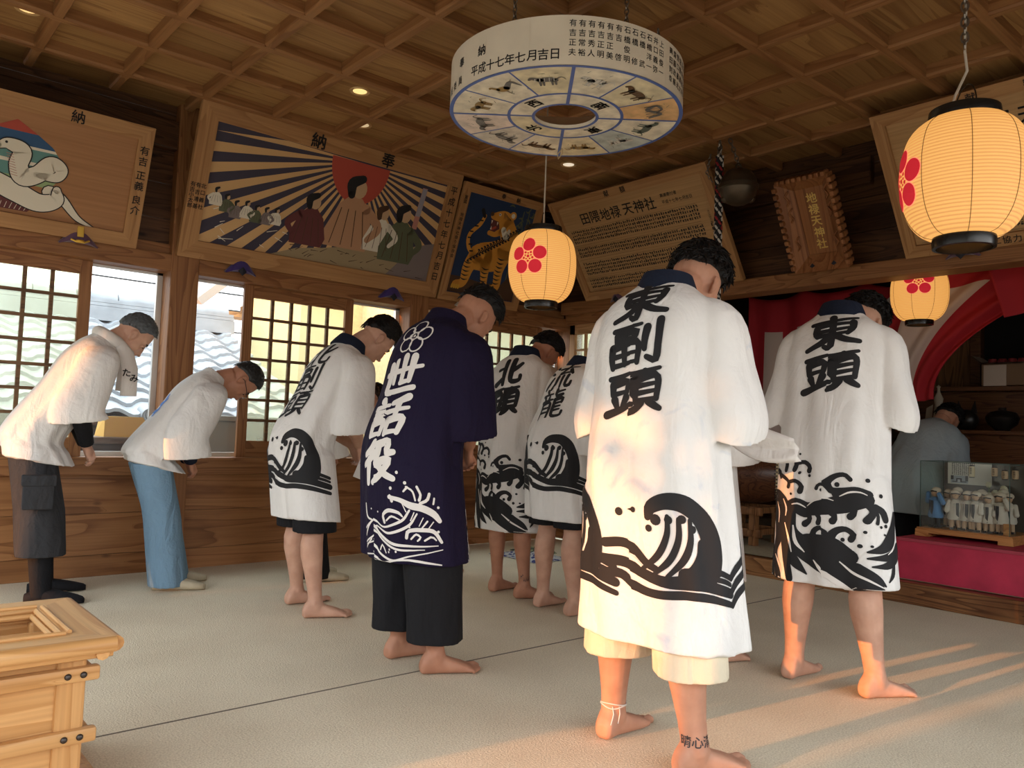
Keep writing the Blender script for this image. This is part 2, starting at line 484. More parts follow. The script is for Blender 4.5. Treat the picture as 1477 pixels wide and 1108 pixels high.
def frosted(name, tint=(0.90, 0.92, 0.70), clear=0.74):
    m, nt, bs = new_mat(name)
    N, L = nt.nodes, nt.links
    out = N['Material Output']
    tr = N.new('ShaderNodeBsdfTransparent'); tr.inputs[0].default_value = (*tint, 1)
    tl = N.new('ShaderNodeBsdfTranslucent'); tl.inputs[0].default_value = (*tint, 1)
    gl = N.new('ShaderNodeBsdfGlossy'); gl.inputs['Roughness'].default_value = 0.12
    a = N.new('ShaderNodeMixShader'); a.inputs[0].default_value = clear
    b = N.new('ShaderNodeMixShader'); b.inputs[0].default_value = 0.05
    L.new(tl.outputs[0], a.inputs[1]); L.new(tr.outputs[0], a.inputs[2])
    L.new(a.outputs[0], b.inputs[1]); L.new(gl.outputs[0], b.inputs[2])
    L.new(b.outputs[0], out.inputs['Surface'])
    return m
FROST = frosted('frosted_glass')
CLEAR = frosted('clear_glass', (0.98, 1.0, 0.99), 0.985)
ALU = plain('aluminium_sash', (0.62, 0.60, 0.56), 0.4, 0.6)
MUNT = wood('muntin_wood', (0.10, 0.05, 0.025), (0.20, 0.105, 0.05), 'X')

def lattice_window(n, x0, x1, y, cols=5, rows=7):
    z0, z1 = 0.735, 1.94
    root = thing('window_%d' % n, None, None, (x0, y, z0), kind='structure')
    st, top, bot = 0.068, 0.085, 0.115
    mb = MB()
    mb.box((x0, y - 0.016, z0), (x0 + st, y + 0.016, z1), WZ, 0.003); mb.box((x1 - st, y - 0.016, z0), (x1, y + 0.016, z1), WZ, 0.003)
    mb.box((x0 + st, y - 0.014, z1 - top), (x1 - st, y + 0.014, z1), WX); mb.box((x0 + st, y - 0.014, z0), (x1 - st, y + 0.014, z0 + bot), WX)
    mb.build('window_frame', None, root, world=True)
    a0, a1, b0, b1 = x0 + st, x1 - st, z0 + bot, z1 - top
    mb = MB()
    for c in range(1, cols):
        x = a0 + (a1 - a0) * c / cols; mb.box((x - 0.011, y - 0.013, b0), (x + 0.011, y + 0.010, b1))
    for r in range(1, rows):
        z = b0 + (b1 - b0) * r / rows; mb.box((a0, y - 0.011, z - 0.010), (a1, y + 0.008, z + 0.010))
    mb.build('muntin', MUNT, root, world=True)
    mb = MB(); mb.add([(a0, y + 0.011, b0), (a1, y + 0.011, b0), (a1, y + 0.011, b1), (a0, y + 0.011, b1)], [(0, 1, 2, 3)])
    mb.build('pane', FROST, root, world=True)
lattice_window(1, 0.38, 1.24, WL + 0.02)
lattice_window(2, 2.21, 3.07, WL + 0.02)
lattice_window(3, 4.19, 5.05, WL + 0.02)
lattice_window(4, -0.52, 0.36, WL + 0.045)
for n, (x0, x1) in enumerate(((-0.05, 1.68), (1.86, 3.53), (3.71, 5.33))):          # outer sashes with clear glass
    root = thing('window_%d' % (n + 5), None, None, (x0, WL + 0.09, 0.735), kind='structure')
    mb = MB()
    xm = (x0 + x1) / 2
    for a in (x0, x1 - 0.035): mb.box((a, WL + 0.075, 0.735), (a + 0.035, WL + 0.105, 1.94))
    mb.box((x0, WL + 0.075, 0.735), (x1, WL + 0.105, 0.765)); mb.box((x0, WL + 0.075, 1.925), (x1, WL + 0.105, 1.94))
    mb.build('window_frame', ALU, root, world=True)
    mb = MB(); y = WL + 0.09
    mb.add([(x0, y, 0.75), (x1, y, 0.75), (x1, y, 1.93), (x0, y, 1.93)], [(0, 1, 2, 3)])
    mb.build('pane', CLEAR, root, world=True)

# ------------------------------------------------------------------ sanctuary wall
mb = MB()
for z in np.arange(2.19, 3.1, 0.235):
    mb.box((WB, Y0, z + 0.002), (WB + 0.05, WL, z + 0.233), DY)
mb.box((WB, 4.34, 1.40 - 0.75), (WB + 0.05, 4.42, 2.1), WZ)
mb.box((WB + 0.01, 4.36, 0.0), (WB + 0.05, WL, 0.62), PY)
mb.box((WB, Y0, 0.13), (WB + 0.05, 0.1, 2.1), PY)
wall_back = struct('wall_back', mb)
mb = MB(); mb.box((WB - 0.09, Y0, 2.08), (WB + 0.10, 5.36, 2.19), bev=0.008); mb.box((WB - 0.02, 4.3, 1.99), (WB + 0.07, 5.36, 2.08)); struct('trim_8', mb, WY)      # long lintel
mb = MB(); mb.box((WB - 0.06, 2.46, 2.74), (WB + 0.02, WL, 2.93), bev=0.01); struct('trim_9', mb, DY)
mb = MB(); mb.box((5.22, Y0, 0.0), (5.34, 4.36, 0.132), bev=0.006); struct('trim_10', mb, wood('step_wood', (0.14, 0.055, 0.02), (0.38, 0.185, 0.075), 'Y', knots=True, rough=0.35))
mb = MB(); mb.box((WB - 0.03, 4.28, 0.0), (WB + 0.09, 4.40, 2.08), bev=0.006); struct('trim_11', mb, WZ)
# lattice door beside the corner post
root = thing('door_1', None, None, (WB, 5.30, 0.0), kind='structure')
mb = MB(); y0, y1, z0, z1 = 4.42, 5.32, 0.62, 1.99
for a in (y0, y1 - 0.07): mb.box((WB, a, z0), (WB + 0.035, a + 0.07, z1), LZ, 0.003)
mb.box((WB, y0, z1 - 0.09), (WB + 0.035, y1, z1), LY); mb.box((WB, y0, z0), (WB + 0.035, y1, z0 + 0.10), LY)
mb.build('door_frame', None, root, world=True)
mb = MB()
for k in range(1, 6): y = y0 + 0.07 + 0.76 * k / 6; mb.box((WB + 0.005, y - 0.010, z0 + 0.1), (WB + 0.03, y + 0.010, z1 - 0.09), LZ)
for k in range(1, 8): z = z0 + 0.1 + 1.18 * k / 8; mb.box((WB + 0.007, y0 + 0.07, z - 0.010), (WB + 0.028, y1 - 0.07, z + 0.010), LY)
mb.build('muntin', None, root, world=True)
mb = MB(); x = WB + 0.031; mb.add([(x, y0, z0), (x, y1, z0), (x, y1, z1), (x, y0, z1)], [(0, 1, 2, 3)]); mb.build('pane', FROST, root, world=True)
# the sanctuary behind the lintel
mb = MB(); mb.box((5.30, -0.2, 0.08), (8.0, 4.9, 0.132)); struct('floor_sanctuary', mb, plain('rush_matting', (0.42, 0.36, 0.25), 0.9, var=0.12, vscale=40))
mb = MB(); mb.box((7.9, -0.2, 0.13), (7.96, 4.9, 2.75), DY); struct('wall_sanctuary_back', mb)
mb = MB(); mb.box((5.35, 4.85, 0.13), (7.9, 4.9, 2.75), DX); struct('wall_sanctuary_left', mb)
mb = MB(); mb.box((5.35, -0.25, 0.13), (7.9, -0.2, 2.75), DX); struct('wall_sanctuary_right', mb)
mb = MB(); mb.box((5.35, -0.25, 2.75), (7.96, 4.9, 2.8), DY); struct('ceiling_sanctuary', mb)

# ------------------------------------------------------------------ walls behind and beside the camera, open towards the evening
mb = MB()
mb.box((X0 - 0.1, Y0 - 0.1, 2.1), (X0, WL + 0.1, 3.1), DY); mb.box((X0 - 0.1, 5.3, 0), (X0, WL + 0.1, 2.1), PY); mb.box((X0 - 0.1, Y0 - 0.1, 0), (X0, Y0 + 0.2, 2.1), PY)
struct('wall_front', mb)
mb = MB()
mb.box((X0, Y0 - 0.1, 2.1), (5.3, Y0, 3.1), DX); mb.box((X0, Y0 - 0.1, 0), (5.3, Y0, 0.5), PX); mb.box((4.4, Y0 - 0.1, 0.5), (5.3, Y0, 2.1), DX)
struct('wall_right', mb)

# ------------------------------------------------------------------ coffered ceiling
G0x, G0y, G = 0.796, 4.525, 0.4546
mb = MB(); mb.box((X0 - 0.1, Y0 - 0.1, 3.045), (WB + 0.1, WL + 0.1, 3.08), CEIL)
ceiling = struct('ceiling', mb)
mb = MB()
def batten(a, b, w=0.027):
    along_x = abs(a[0] - b[0]) > abs(a[1] - b[1])
    prof = [(-w, 3.05), (-w, 2.992), (-w + 0.008, 2.98), (w - 0.008, 2.98), (w, 2.992), (w, 3.05)]
    if along_x: r = [[(p[0], p[1] + q, z) for q, z in prof] for p in (a, b)]
    else: r = [[(p[0] + q, p[1], z) for q, z in prof] for p in (a, b)]
    mb.loft(r, BATX if along_x else BATY)
for i in range(-4, 11):
    x = G0x + G * i
    if x < WB - 0.05: batten((x, Y0), (x, WL - 0.16 if i % 1 == 0 else WL))
for j in range(-13, 3):
    y = G0y + G * j
    if y < WL - 0.05: batten((X0, y), (WB - 0.02, y))
for i in range(-4, 10):
    for j in range(-13, 2): x, y = G0x + G * i, G0y + G * j; mb.box((x - .0268, y - .0268, 2.9797), (x + .0268, y + .0268, 3.0), BATX)
mb.build('batten_lattice', None, ceiling)

# ------------------------------------------------------------------ outdoors
mb = MB(); mb.box((-40, -40, -0.75), (40, 60, -0.55)); struct('ground', mb, plain('packed_earth', (0.30, 0.26, 0.21), 0.95, var=0.2, vscale=3))

TILE = plain('grey_roof_tile', (0.33, 0.36, 0.39), 0.38, var=0.18, vscale=5, spec=0.5)
root = thing('neighbor_house', 'low house with a grey wave-tiled roof outside the windows', 'house', (3.0, 8.6, -0.55))
mb = MB()
ye, ze, yr, zr = 7.05, 0.98, 9.5, 2.02
nrow, pitch, res = 11, 0.30, 8
def tz(u): 
    a = (u % 1.0)
    return 0.045 * (math.cos(2 * PI * (a - 0.18)) if a < 0.68 else math.cos(2 * PI * (0.5 + (a - 0.68) / 0.64)) ) * 0.6
xs = [-3.0 + pitch * k / res for k in range(int(6.7 / pitch * res))]
for r in range(nrow):
    f0, f1 = r / nrow, (r + 1.12) / nrow
    def P(f, lift, x): return (x, ye + (yr - ye) * f, ze + (zr - ze) * f + lift + tz((x) / pitch))
    rows_ = [[P(f0, 0.018, x) for x in xs], [P(f0, 0.048, x) for x in xs], [P(f1, 0.012, x) for x in xs]]
    mb.loft(rows_, TILE, cap=False, closed=False)
mb.build('tiled_roof', None, root, smooth=True, world=True, angle=50)
mb = MB()
mb.box((-3, yr - 0.16, zr - 0.02), (3.7, yr + 0.16, zr + 0.10), TILE)
for k in range(3): mb.box((-3, yr - 0.15 + 0.02 * k, zr + 0.1 + 0.04 * k), (3.7, yr + 0.15 - 0.02 * k, zr + 0.134 + 0.04 * k), TILE)
mb.build('ridge', None, root, world=True)
for k in range(16):
    mb = MB(); x = -2.9 + 0.41 * k
    mb.tube([(x, yr, zr + 0.22), (x + 0.40, yr, zr + 0.22)], 0.085, TILE, 14)
    mb.build('ridge_tile', None, root, smooth=True, world=True)
for k in range(7):
    mb = MB(); x = -2.2 + 0.86 * k
    mb.tube([(x, ye - 0.05, ze + 0.02), (x, ye + 0.10, ze + 0.06)], 0.062, TILE, 20)
    mb.lathe([(0.001, 0.0), (0.028, 0.006), (0.045, 0.0)], TILE, 16, (x, ye - 0.055, ze + 0.02)) if False else None
    for rr in (0.046, 0.028): mb.tube([(x + rr * math.cos(a), ye - 0.052, ze + 0.02 + rr * math.sin(a)) for a in np.linspace(0, 2 * PI, 20)], 0.006, TILE, 6, cap=False)
    mb.build('eave_disc', None, root, smooth=True, world=True)
mb = MB(); mb.box((-3, ye, ze - 0.07), (3.7, ye + 0.05, ze + 0.0), DX); mb.box((-3, ye + 0.6, -0.6), (3.7, ye + 0.7, ze + 0.2), DX); mb.build('house_wall', None, root, world=True)

STUC = plain('cream_stucco', (0.78, 0.64, 0.34), 0.9, var=0.08, vscale=30, bump=0.4, bscale=90)
STUG = plain('grey_green_stucco', (0.46, 0.46, 0.36), 0.9, var=0.08, vscale=30, bump=0.4, bscale=90)
root = thing('annex_building', 'cream rendered annex with a wooden gable seen past the window posts', 'building', (6.0, 7.4, -0.55))
mb = MB(); mb.box((4.75, 6.75, -0.55), (5.12, 11.5, 3.4), STUC); mb.box((3.98, 8.2, -0.55), (4.78, 9.8, 2.5), STUC); mb.build('wall', None, root, world=True)
mb = MB(); mb.box((5.10, 6.95, -0.55), (7.6, 7.05, 3.4), STUG); mb.build('side_wall', None, root, world=True)
mb = MB(); mb.box((5.3, 6.88, 0.4), (6.3, 6.96, 1.55), plain('pale_sash', (0.55, 0.52, 0.42), 0.5)); mb.build('shutter', None, root, world=True)
GAB = wood('gable_wood', (0.30, 0.15, 0.06), (0.62, 0.36, 0.16), 'X')
mb = MB()
for k in range(6): mb.box((4.02 + 0.10 * k, 9.95, 2.34 + 0.10 * k), (5.4, 10.01, 2.435 + 0.10 * k), GAB)
mb.box((3.72, 9.85, 2.28), (5.4, 10.2, 2.34), GAB)
mb.build('gable', None, root, world=True)
mb = MB(); mb.loft([[(3.45, y, 2.36), (4.95, y, 3.75), (4.95, y, 3.87), (3.38, y, 2.43)] for y in (9.75, 12.0)], plain('gable_roof_edge', (0.42, 0.37, 0.32), 0.6)); mb.build('roof', None, root, world=True)
# veranda bench with boxes outside the windows
root = thing('outdoor_shelf', 'brown wooden shelf outside below the eave of the tiled roof', 'shelf', (2.2, 6.2, -0.55))
BR = wood('weathered_shelf', (0.10, 0.055, 0.032), (0.21, 0.12, 0.07), 'X')
mb = MB(); mb.box((0.6, 5.95, 0.80), (2.1, 6.5, 0.84), BR); mb.build('shelf_board', None, root, world=True)
for x in (0.7, 2.03):
    mb = MB(); mb.box((x - 0.04, 6.0, -0.55), (x + 0.04, 6.4, 0.80), BR); mb.build('leg', None, root, world=True)
mb = MB(); mb.box((0.66, 6.3, 0.1), (2.05, 6.34, 0.80), BR); mb.build('back_panel', None, root, world=True)
o = MB(); o.loft([[(1.52, 6.05, z), (1.86 - d, 6.05, z), (1.86 - d, 6.3, z), (1.52 + d * 0.3, 6.3, z)] for z, d in ((0.842, 0.0), (0.985, 0.09))], plain('yellow_card', (0.75, 0.45, 0.10), 0.7))
tag(o.build('yellow_box', None, None), 'yellow slant-topped box on the outdoor shelf', 'box')
for nm, xx, lab in (('paper_box', 1.88, 'small white box on the outdoor shelf beside the yellow box'), ('paper_box', 2.0, 'small white box at the outer end of the outdoor shelf')):
    o = MB(); o.box((xx, 6.05, 0.842), (xx + 0.09, 6.14, 0.955), plain('white_card', (0.7, 0.7, 0.68), 0.7), 0.004); tag(o.build(nm, None, None), lab, 'box')
root = thing('meter_cabinet', 'grey metal cabinet outside the second window bay', 'cabinet', (2.62, 6.3, -0.55))
MET = plain('grey_cabinet_paint', (0.36, 0.35, 0.31), 0.5)
mb = MB(); mb.box((2.15, 6.0, -0.55), (2.95, 6.45, 0.98), MET, 0.01); mb.build('body', None, root, world=True)
mb = MB(); mb.box((2.12, 5.96, 0.98), (2.98, 6.5, 1.02), MET, 0.006); mb.build('lid', None, root, world=True)
mb = MB(); mb.box((2.60, 5.98, 0.82), (2.66, 6.0, 0.86), plain('black_plastic', (0.02, 0.02, 0.02), 0.5)); mb.build('latch', None, root, world=True)
# overhead wires
for k, (z0, z1) in enumerate(((3.35, 3.30), (3.05, 3.02), (4.1, 3.9), (2.62, 2.66))):
    mb = MB(); mb.tube([(-4 + 1.6 * i, 14.0, z0 + (z1 - z0) * i / 10 - 0.12 * math.sin(PI * i / 10)) for i in range(11)], 0.016, plain('cable_black', (0.03, 0.03, 0.035), 0.6), 6)
    tag(mb.build('overhead_cable', None, None, smooth=True), 'thin power cable crossing the white sky beyond the tiled roof', 'cable', 'power cables beyond the tiled roof')
# unseen houses, added to block the low sun except through narrow gaps
STR = plain('sun_block_plaster', (0.55, 0.52, 0.48), 0.9, var=0.1, vscale=2)
for y0, y1, h, lab in SUN_BLOCK:
    root = thing('sun_block_house', lab, 'house', (-14, (y0 + y1) / 2, -0.55))
    mb = MB(); mb.box((-16, y0, -0.55), (-14, y1, h), STR); mb.build('house_wall', None, root, world=True)
    mb = MB(); mb.loft([[(-16.3, y, h), (-13.7, y, h), (-15, y, h + 0.4)] for y in (y0 - 0.0, y1 + 0.0)], TILE); mb.build('roof', None, root, world=True)
# ------------------------------------------------------------------ votive boards that lean out from the walls
def frame_M(o, u, v):
    u = V3(u).normalized(); v = V3(v); v = (v - v.dot(u) * u).normalized(); n = u.cross(v)
    return Matrix(((u.x, v.x, n.x, o[0]), (u.y, v.y, n.y, o[1]), (u.z, v.z, n.z, o[2]), (0, 0, 0, 1)))
def left_board(x0, lean, dz): return frame_M((x0, 5.352, 2.052), (1, 0, 0), (0, -lean, dz))
def back_board(y0, lean, dz): return frame_M((5.20, y0, 2.192), (0, -1, 0), (-lean, 0, dz))

def col(name, c, r=0.65): return plain(name, c, r)
P_WHITE = col('paint_bone', (0.72, 0.66, 0.54)); P_RED = col('paint_vermilion', (0.42, 0.065, 0.04)); P_INDIGO = col('paint_indigo', (0.045, 0.038, 0.062))
P_TAN = col('paint_tan', (0.46, 0.25, 0.14)); P_GREEN = col('paint_moss', (0.10, 0.11, 0.06)); P_GOLD = col('paint_gold', (0.65, 0.36, 0.04)); P_ROCK = col('paint_rock', (0.33, 0.25, 0.14))
P_GREY = col('paint_grey', (0.20, 0.16, 0.15)); P_TEAL = col('paint_teal', (0.12, 0.27, 0.25)); P_NAVY = col('paint_navy', (0.012, 0.03, 0.10)); P_LEAF = col('paint_pale_green', (0.30, 0.40, 0.19))
P_ORANGE = col('paint_orange', (0.62, 0.27, 0.035)); P_PINK = col('paint_pink', (0.45, 0.2, 0.16)); P_BLACK = INK; P_MAROON = col('paint_maroon', (0.12, 0.03, 0.03)); P_BROWN = col('paint_brown', (0.07, 0.032, 0.015)); P_RAY = col('paint_ray', (0.62, 0.38, 0.17))
P_MID = col('paint_midblue', (0.03, 0.09, 0.2)); P_SKIN = col('paint_skin', (0.52, 0.34, 0.2))

def tri_fan(mb, pts, z, mat, T):
    """a flat painted shape, ear-cut"""
    from mathutils.geometry import tessellate_polygon
    vs = [V3((p[0], p[1], 0)) for p in pts]
    tr = tessellate_polygon([vs])
    mb.add([T @ V3((p[0], p[1], z)) for p in pts], [tuple(t) for t in tr], mat)
def ribbon(mb, pts, z, mat, T, n=8, round_ends=True):
    """a painted stroke; control points (x, y, width)"""
    c = catmull(pts, n); L, R = [], []
    for i, p in enumerate(c):
        a = c[max(0, i - 1)]; b = c[min(len(c) - 1, i + 1)]
        d = np.array([b[0] - a[0], b[1] - a[1]]); d = d / (np.linalg.norm(d) + 1e-9); nn = np.array([-d[1], d[0]]) * max(p[2], 0.0) / 2
        L.append((p[0] + nn[0], p[1] + nn[1])); R.append((p[0] - nn[0], p[1] - nn[1]))
    k = len(c)
    mb.add([T @ V3((*q, z)) for q in L + R], [(i, i + 1, k + i + 1, k + i) for i in range(k - 1)], mat)
    if round_ends:
        for p in (c[0], c[-1]): disc(mb, p[0], p[1], p[2] / 2, z, mat, T, n=10)
def disc(mb, x, y, r, z, mat, T, n=24, sy=1.0, rot=0.0):
    c, s = math.cos(rot), math.sin(rot)
    pts = [(r * math.cos(2 * PI * k / n), r * sy * math.sin(2 * PI * k / n)) for k in range(n)]
    mb.add([T @ V3((x + a * c - b * s, y + a * s + b * c, z)) for a, b in pts], [tuple(range(n))], mat)
I4 = Matrix.Identity(4)

def board(name, label, M, w, h, fw, inner, fmat=(None, None), depth=0.05, group=None):
    root = thing(name, label, 'votive board', M, group)
    fu, fv = fmat
    mb = MB()
    def member(p, ins, mat):          # mitred frame member with a stepped inner lip
        q = [p[0], p[1], ins[1], ins[0]]
        n = 4
        low = [(*a, 0.0) for a in q]; top = [(*p[0], depth - 0.010), (*p[1], depth - 0.010), (*ins[1], depth - 0.012), (*ins[0], depth - 0.012)]
        mb.add(low + top, [(3, 2, 1, 0), (4, 5, 6, 7)] + [(i, (i + 1) % 4, 4 + (i + 1) % 4, 4 + i) for i in range(4)], mat)
    a = [(0, 0), (w, 0), (w, h), (0, h)]; b = [(fw, fw), (w - fw, fw), (w - fw, h - fw), (fw, h - fw)]
    for k, mt in enumerate((fu, fv, fu, fv)): member((a[k], a[(k + 1) % 4]), (b[k], b[(k + 1) % 4]), mt)
    mb.build('board_frame', None, root, smooth=False)
    mb = MB(); mb.box((fw * 0.6, fw * 0.6, 0.002), (w - fw * 0.6, h - fw * 0.6, 0.018), inner); mb.build('panel', None, root)
    return root
ZP = 0.0186
FT = 0.0408
fr_u = wood('frame_wood_along', (0.35, 0.17, 0.065), (0.46, 0.245, 0.10), 'X', rings=6); fr_v = wood('frame_wood_across', (0.35, 0.17, 0.065), (0.46, 0.245, 0.10), 'Y', rings=6)
pan_u = wood('panel_wood', (0.34, 0.155, 0.062), (0.42, 0.205, 0.088), 'X', rings=3, scale=0.6)
pale_u = wood('name_panel_wood', (0.42, 0.24, 0.10), (0.52, 0.31, 0.14), 'X', rings=3)

# --- white snake coiled round a striped jewel
W, H = 1.86, 0.745
R = board('snake_votive_board', 'wooden votive board painted with a white snake coiled round a striped jewel', left_board(1.45 - W, 0.262, 0.70), W, H, 0.085, pan_u, (fr_u, fr_v))
mb = MB(); cx, cy = 1.155, 0.36
jew = [(-0.25, -0.02), (-0.24, 0.06), (-0.19, 0.13), (-0.10, 0.19), (0.0, 0.245), (0.10, 0.19), (0.19, 0.13), (0.24, 0.06), (0.25, -0.02), (0.2, -0.10), (-0.2, -0.10)]
tri_fan(mb, [(cx + a, cy + b) for a, b in jew], ZP, P_LEAF, I4)
def clip_band(y0, y1, mat, z):
    pts = []
    prof = [(-0.10, 0.2), (-0.02, 0.25), (0.06, 0.24), (0.13, 0.19), (0.19, 0.10), (0.2449, 0.004)]
    wid = lambda y: np.interp(y, [p[0] for p in prof], [p[1] for p in prof])
    ys = np.linspace(y0, y1, 8)
    pts = [(cx + wid(y), cy + y - 0.0) for y in ys] + [(cx - wid(y), cy + y) for y in ys[::-1]]
    tri_fan(mb, pts, z, mat, I4)
clip_band(0.03, 0.245, P_TEAL, ZP + .0005); clip_band(0.10, 0.115, P_WHITE, ZP + .001); clip_band(0.115, 0.185, P_MID, ZP + .001); clip_band(0.185, 0.245, P_RED, ZP + .0015); clip_band(0.01, 0.03, P_WHITE, ZP + .0015); clip_band(-0.06, 0.01, P_TEAL, ZP + .0006)
tri_fan(mb, [(cx - 0.30, cy - 0.16), (cx + 0.19, cy - 0.16), (cx + 0.10, cy - 0.255), (cx - 0.20, cy - 0.255)], ZP + .0005, P_MAROON, I4)
for k in range(12): ribbon(mb, [(cx - 0.18 + 0.024 * k, cy - 0.25, 0.003), (cx - 0.185 + 0.026 * k, cy - 0.215, 0.002)], ZP + .001, P_WHITE, I4, 2, False)
for wd, mt, z in ((0.012, P_BLACK, 0), (0.0, P_WHITE, .0004)):
    ribbon(mb, [(cx + 0.20, cy - 0.12, 0.075 + wd), (cx + 0.27, cy - 0.15, 0.05 + wd), (cx + 0.36, cy - 0.24, 0.03 + wd), (cx + 0.46, cy - 0.285, 0.004 + wd)], ZP + .0016 + z, mt, I4)
    ribbon(mb, [(cx - 0.36, cy - 0.07, 0.08 + wd), (cx - 0.15, cy - 0.09, 0.10 + wd), (cx + 0.03, cy - 0.15, 0.11 + wd), (cx + 0.15, cy - 0.19, 0.10 + wd), (cx + 0.235, cy - 0.16, 0.08 + wd), (cx + 0.235, cy - 0.10, 0.04 + wd)], ZP + .0026 + z, mt, I4)
    ribbon(mb, [(cx - 0.20, cy - 0.02, 0.09 + wd), (cx - 0.28, cy + 0.03, 0.10 + wd), (cx - 0.21, cy + 0.10, 0.09 + wd), (cx - 0.13, cy + 0.05, 0.085 + wd), (cx - 0.16, cy - 0.03, 0.08 + wd), (cx - 0.24, cy - 0.06, 0.08 + wd)], ZP + .0036 + z, mt, I4)
    ribbon(mb, [(cx - 0.075, cy + 0.085, 0.03 + wd), (cx - 0.03, cy + 0.105, 0.06 + wd), (cx + 0.04, cy + 0.08, 0.085 + wd), (cx + 0.03, cy + 0.0, 0.09 + wd), (cx + 0.06, cy - 0.06, 0.10 + wd), (cx + 0.13, cy - 0.03, 0.09 + wd), (cx + 0.19, cy + 0.04, 0.085 + wd), (cx + 0.245, cy + 0.02, 0.06 + wd), (cx + 0.22, cy - 0.03, 0.05 + wd), (cx + 0.12, cy - 0.035, 0.03 + wd)], ZP + .0046 + z, mt, I4)
disc(mb, cx - 0.04, cy + 0.112, 0.007, ZP + .0056, P_BLACK, I4)
for k in range(9): ribbon(mb, [(cx - 0.035 + .004 * k, cy + 0.055 - .014 * k, 0.003), (cx + 0.0 + .004 * k, cy + 0.05 - .014 * k, 0.003)], ZP + .0056, P_PINK, I4, 2, False)
mb.build('painting', None, R)
mb = MB()
fn = lambda x, y: (x, y, FT)
put(mb, '奉', fn, 0.99, H - 0.045, 0.07); put(mb, '納', fn, 1.44, H - 0.045, 0.07)
for ch, t in zip('有吉正義良介', (0.60, 0.535, 0.45, 0.385, 0.30, 0.235)): put(mb, ch, fn, W - 0.043, t, 0.052)
fnp = lambda x, y: (x, y, ZP + .001)
column(mb, '初明', fnp, 1.515, 0.105, 0.02, bold=0); column(mb, '二〇', fnp, 1.55, 0.115, 0.014, bold=0)
mb.build('lettering', INK, R)

# --- rising sun above robed figures (plain stand-in figures)
W, H = 2.045, 1.005
R = board('sunrise_votive_board', 'largest votive board, painted with a red sun, wide rays and robed figures on rocks', left_board(1.70, 0.32, 0.95), W, H, 0.115, pan_u, (fr_u, fr_v))
mb = MB(); f = 0.117
def q(x, y): return (min(max(x, f), W - f), min(max(y, f), H - f))
sx, sy = 1.17, H - f - 0.01
tri_fan(mb, [(f, f), (W - f, f), (W - f, H - f), (f, H - f)], ZP, P_INDIGO, I4)
def to_edge(a):
    c, s = math.cos(a), math.sin(a); t = 9
    if c > 1e-6: t = min(t, (W - f - sx) / c)
    if c < -1e-6: t = min(t, (f - sx) / c)
    if s > 1e-6: t = min(t, (H - f - sy) / s)
    if s < -1e-6: t = min(t, (f - sy) / s)
    return (sx + c * t, sy + s * t)
corner = [math.atan2(f - sy, f - sx), math.atan2(f - sy, W - f - sx)]
for k in range(26):
    a0 = PI + math.radians(-1.0 + 7.1 * k); a1 = a0 + math.radians(3.5)
    if a1 > 2 * PI + .02: break
    pts = [(sx, sy), to_edge(a0)]
    for cnr in corner:
        cc = cnr % (2 * PI)
        if a0 < cc < a1: pts.append((sx + (f - sx if cc < 1.5 * PI else W - f - sx), f))
    pts.append(to_edge(a1)); tri_fan(mb, pts, ZP + .0004, P_RAY, I4)
tri_fan(mb, [(sx + 0.235 * math.cos(a), min(sy + 0.30 * math.sin(a), H - f)) for a in np.linspace(PI, 2 * PI, 30)], ZP + .0008, P_RED, I4)
# rocky foreground
tri_fan(mb, [(0.62, f), (0.80, 0.19), (0.98, 0.22), (1.15, 0.26), (1.35, 0.30), (1.5, 0.25), (1.62, 0.30), (1.78, 0.38), (W - f, 0.42), (W - f, f)], ZP + .0012, P_ROCK, I4)
tri_fan(mb, [(1.55, f), (1.62, 0.20), (1.72, 0.33), (1.85, 0.40), (W - f, 0.42), (W - f, f)], ZP + .0016, P_GREY, I4)
for k in range(26):
    x = rng.uniform(0.7, 1.85); y = rng.uniform(f + .01, 0.24)
    ribbon(mb, [(x, y, 0.006), (x + rng.uniform(.02, .08), y + rng.uniform(-.02, .04), 0.002)], ZP + .002, P_BROWN, I4, 3, False)
def robed(x, y, s, robe, hair, arm=1, z=0.0):
    Z = ZP + .0024 + z
    tri_fan(mb, [(x - .16 * s, y), (x - .17 * s, y + .10 * s), (x - .10 * s, y + .27 * s), (x - .04 * s, y + .33 * s), (x + .05 * s, y + .33 * s), (x + .12 * s, y + .26 * s), (x + .17 * s, y + .08 * s), (x + .14 * s, y)], Z, robe, I4)
    ribbon(mb, [(x + arm * .09 * s, y + .27 * s, .07 * s), (x + arm * .2 * s, y + .17 * s, .06 * s), (x + arm * .14 * s, y + .08 * s, .04 * s)], Z + .0004, robe, I4, 6)
    for k in range(4): ribbon(mb, [(x + (-.08 + .05 * k) * s, y + .25 * s, .006 * s), (x + (-.12 + .08 * k) * s, y + .02, .005 * s)], Z + .0008, P_BROWN, I4, 3, False)
    disc(mb, x + .02 * s, y + .385 * s, .05 * s, Z + .0006, P_SKIN, I4, 16, 1.2)
    ribbon(mb, [(x - .03 * s, y + .34 * s, .05 * s), (x - .035 * s, y + .41 * s, .07 * s), (x + .03 * s, y + .45 * s, .05 * s)], Z + .001, hair, I4, 5)
robed(1.17, 0.25, 1.15, P_TAN, P_BLACK, 1); robed(0.86, 0.22, 0.8, P_MAROON, P_BLACK, -1, .0003); robed(1.42, 0.27, 0.75, P_WHITE, P_BROWN, 1, .0003); robed(1.60, 0.22, 0.95, P_GREEN, P_BLACK, 1, .0006)
for k in range(7): robed(0.19 + 0.07 * k, 0.36 - 0.012 * k + rng.uniform(-.03, .03), 0.26, (P_WHITE, P_GREEN, P_GREY)[k % 3], P_BLACK, 1 if k % 2 else -1, .0002)
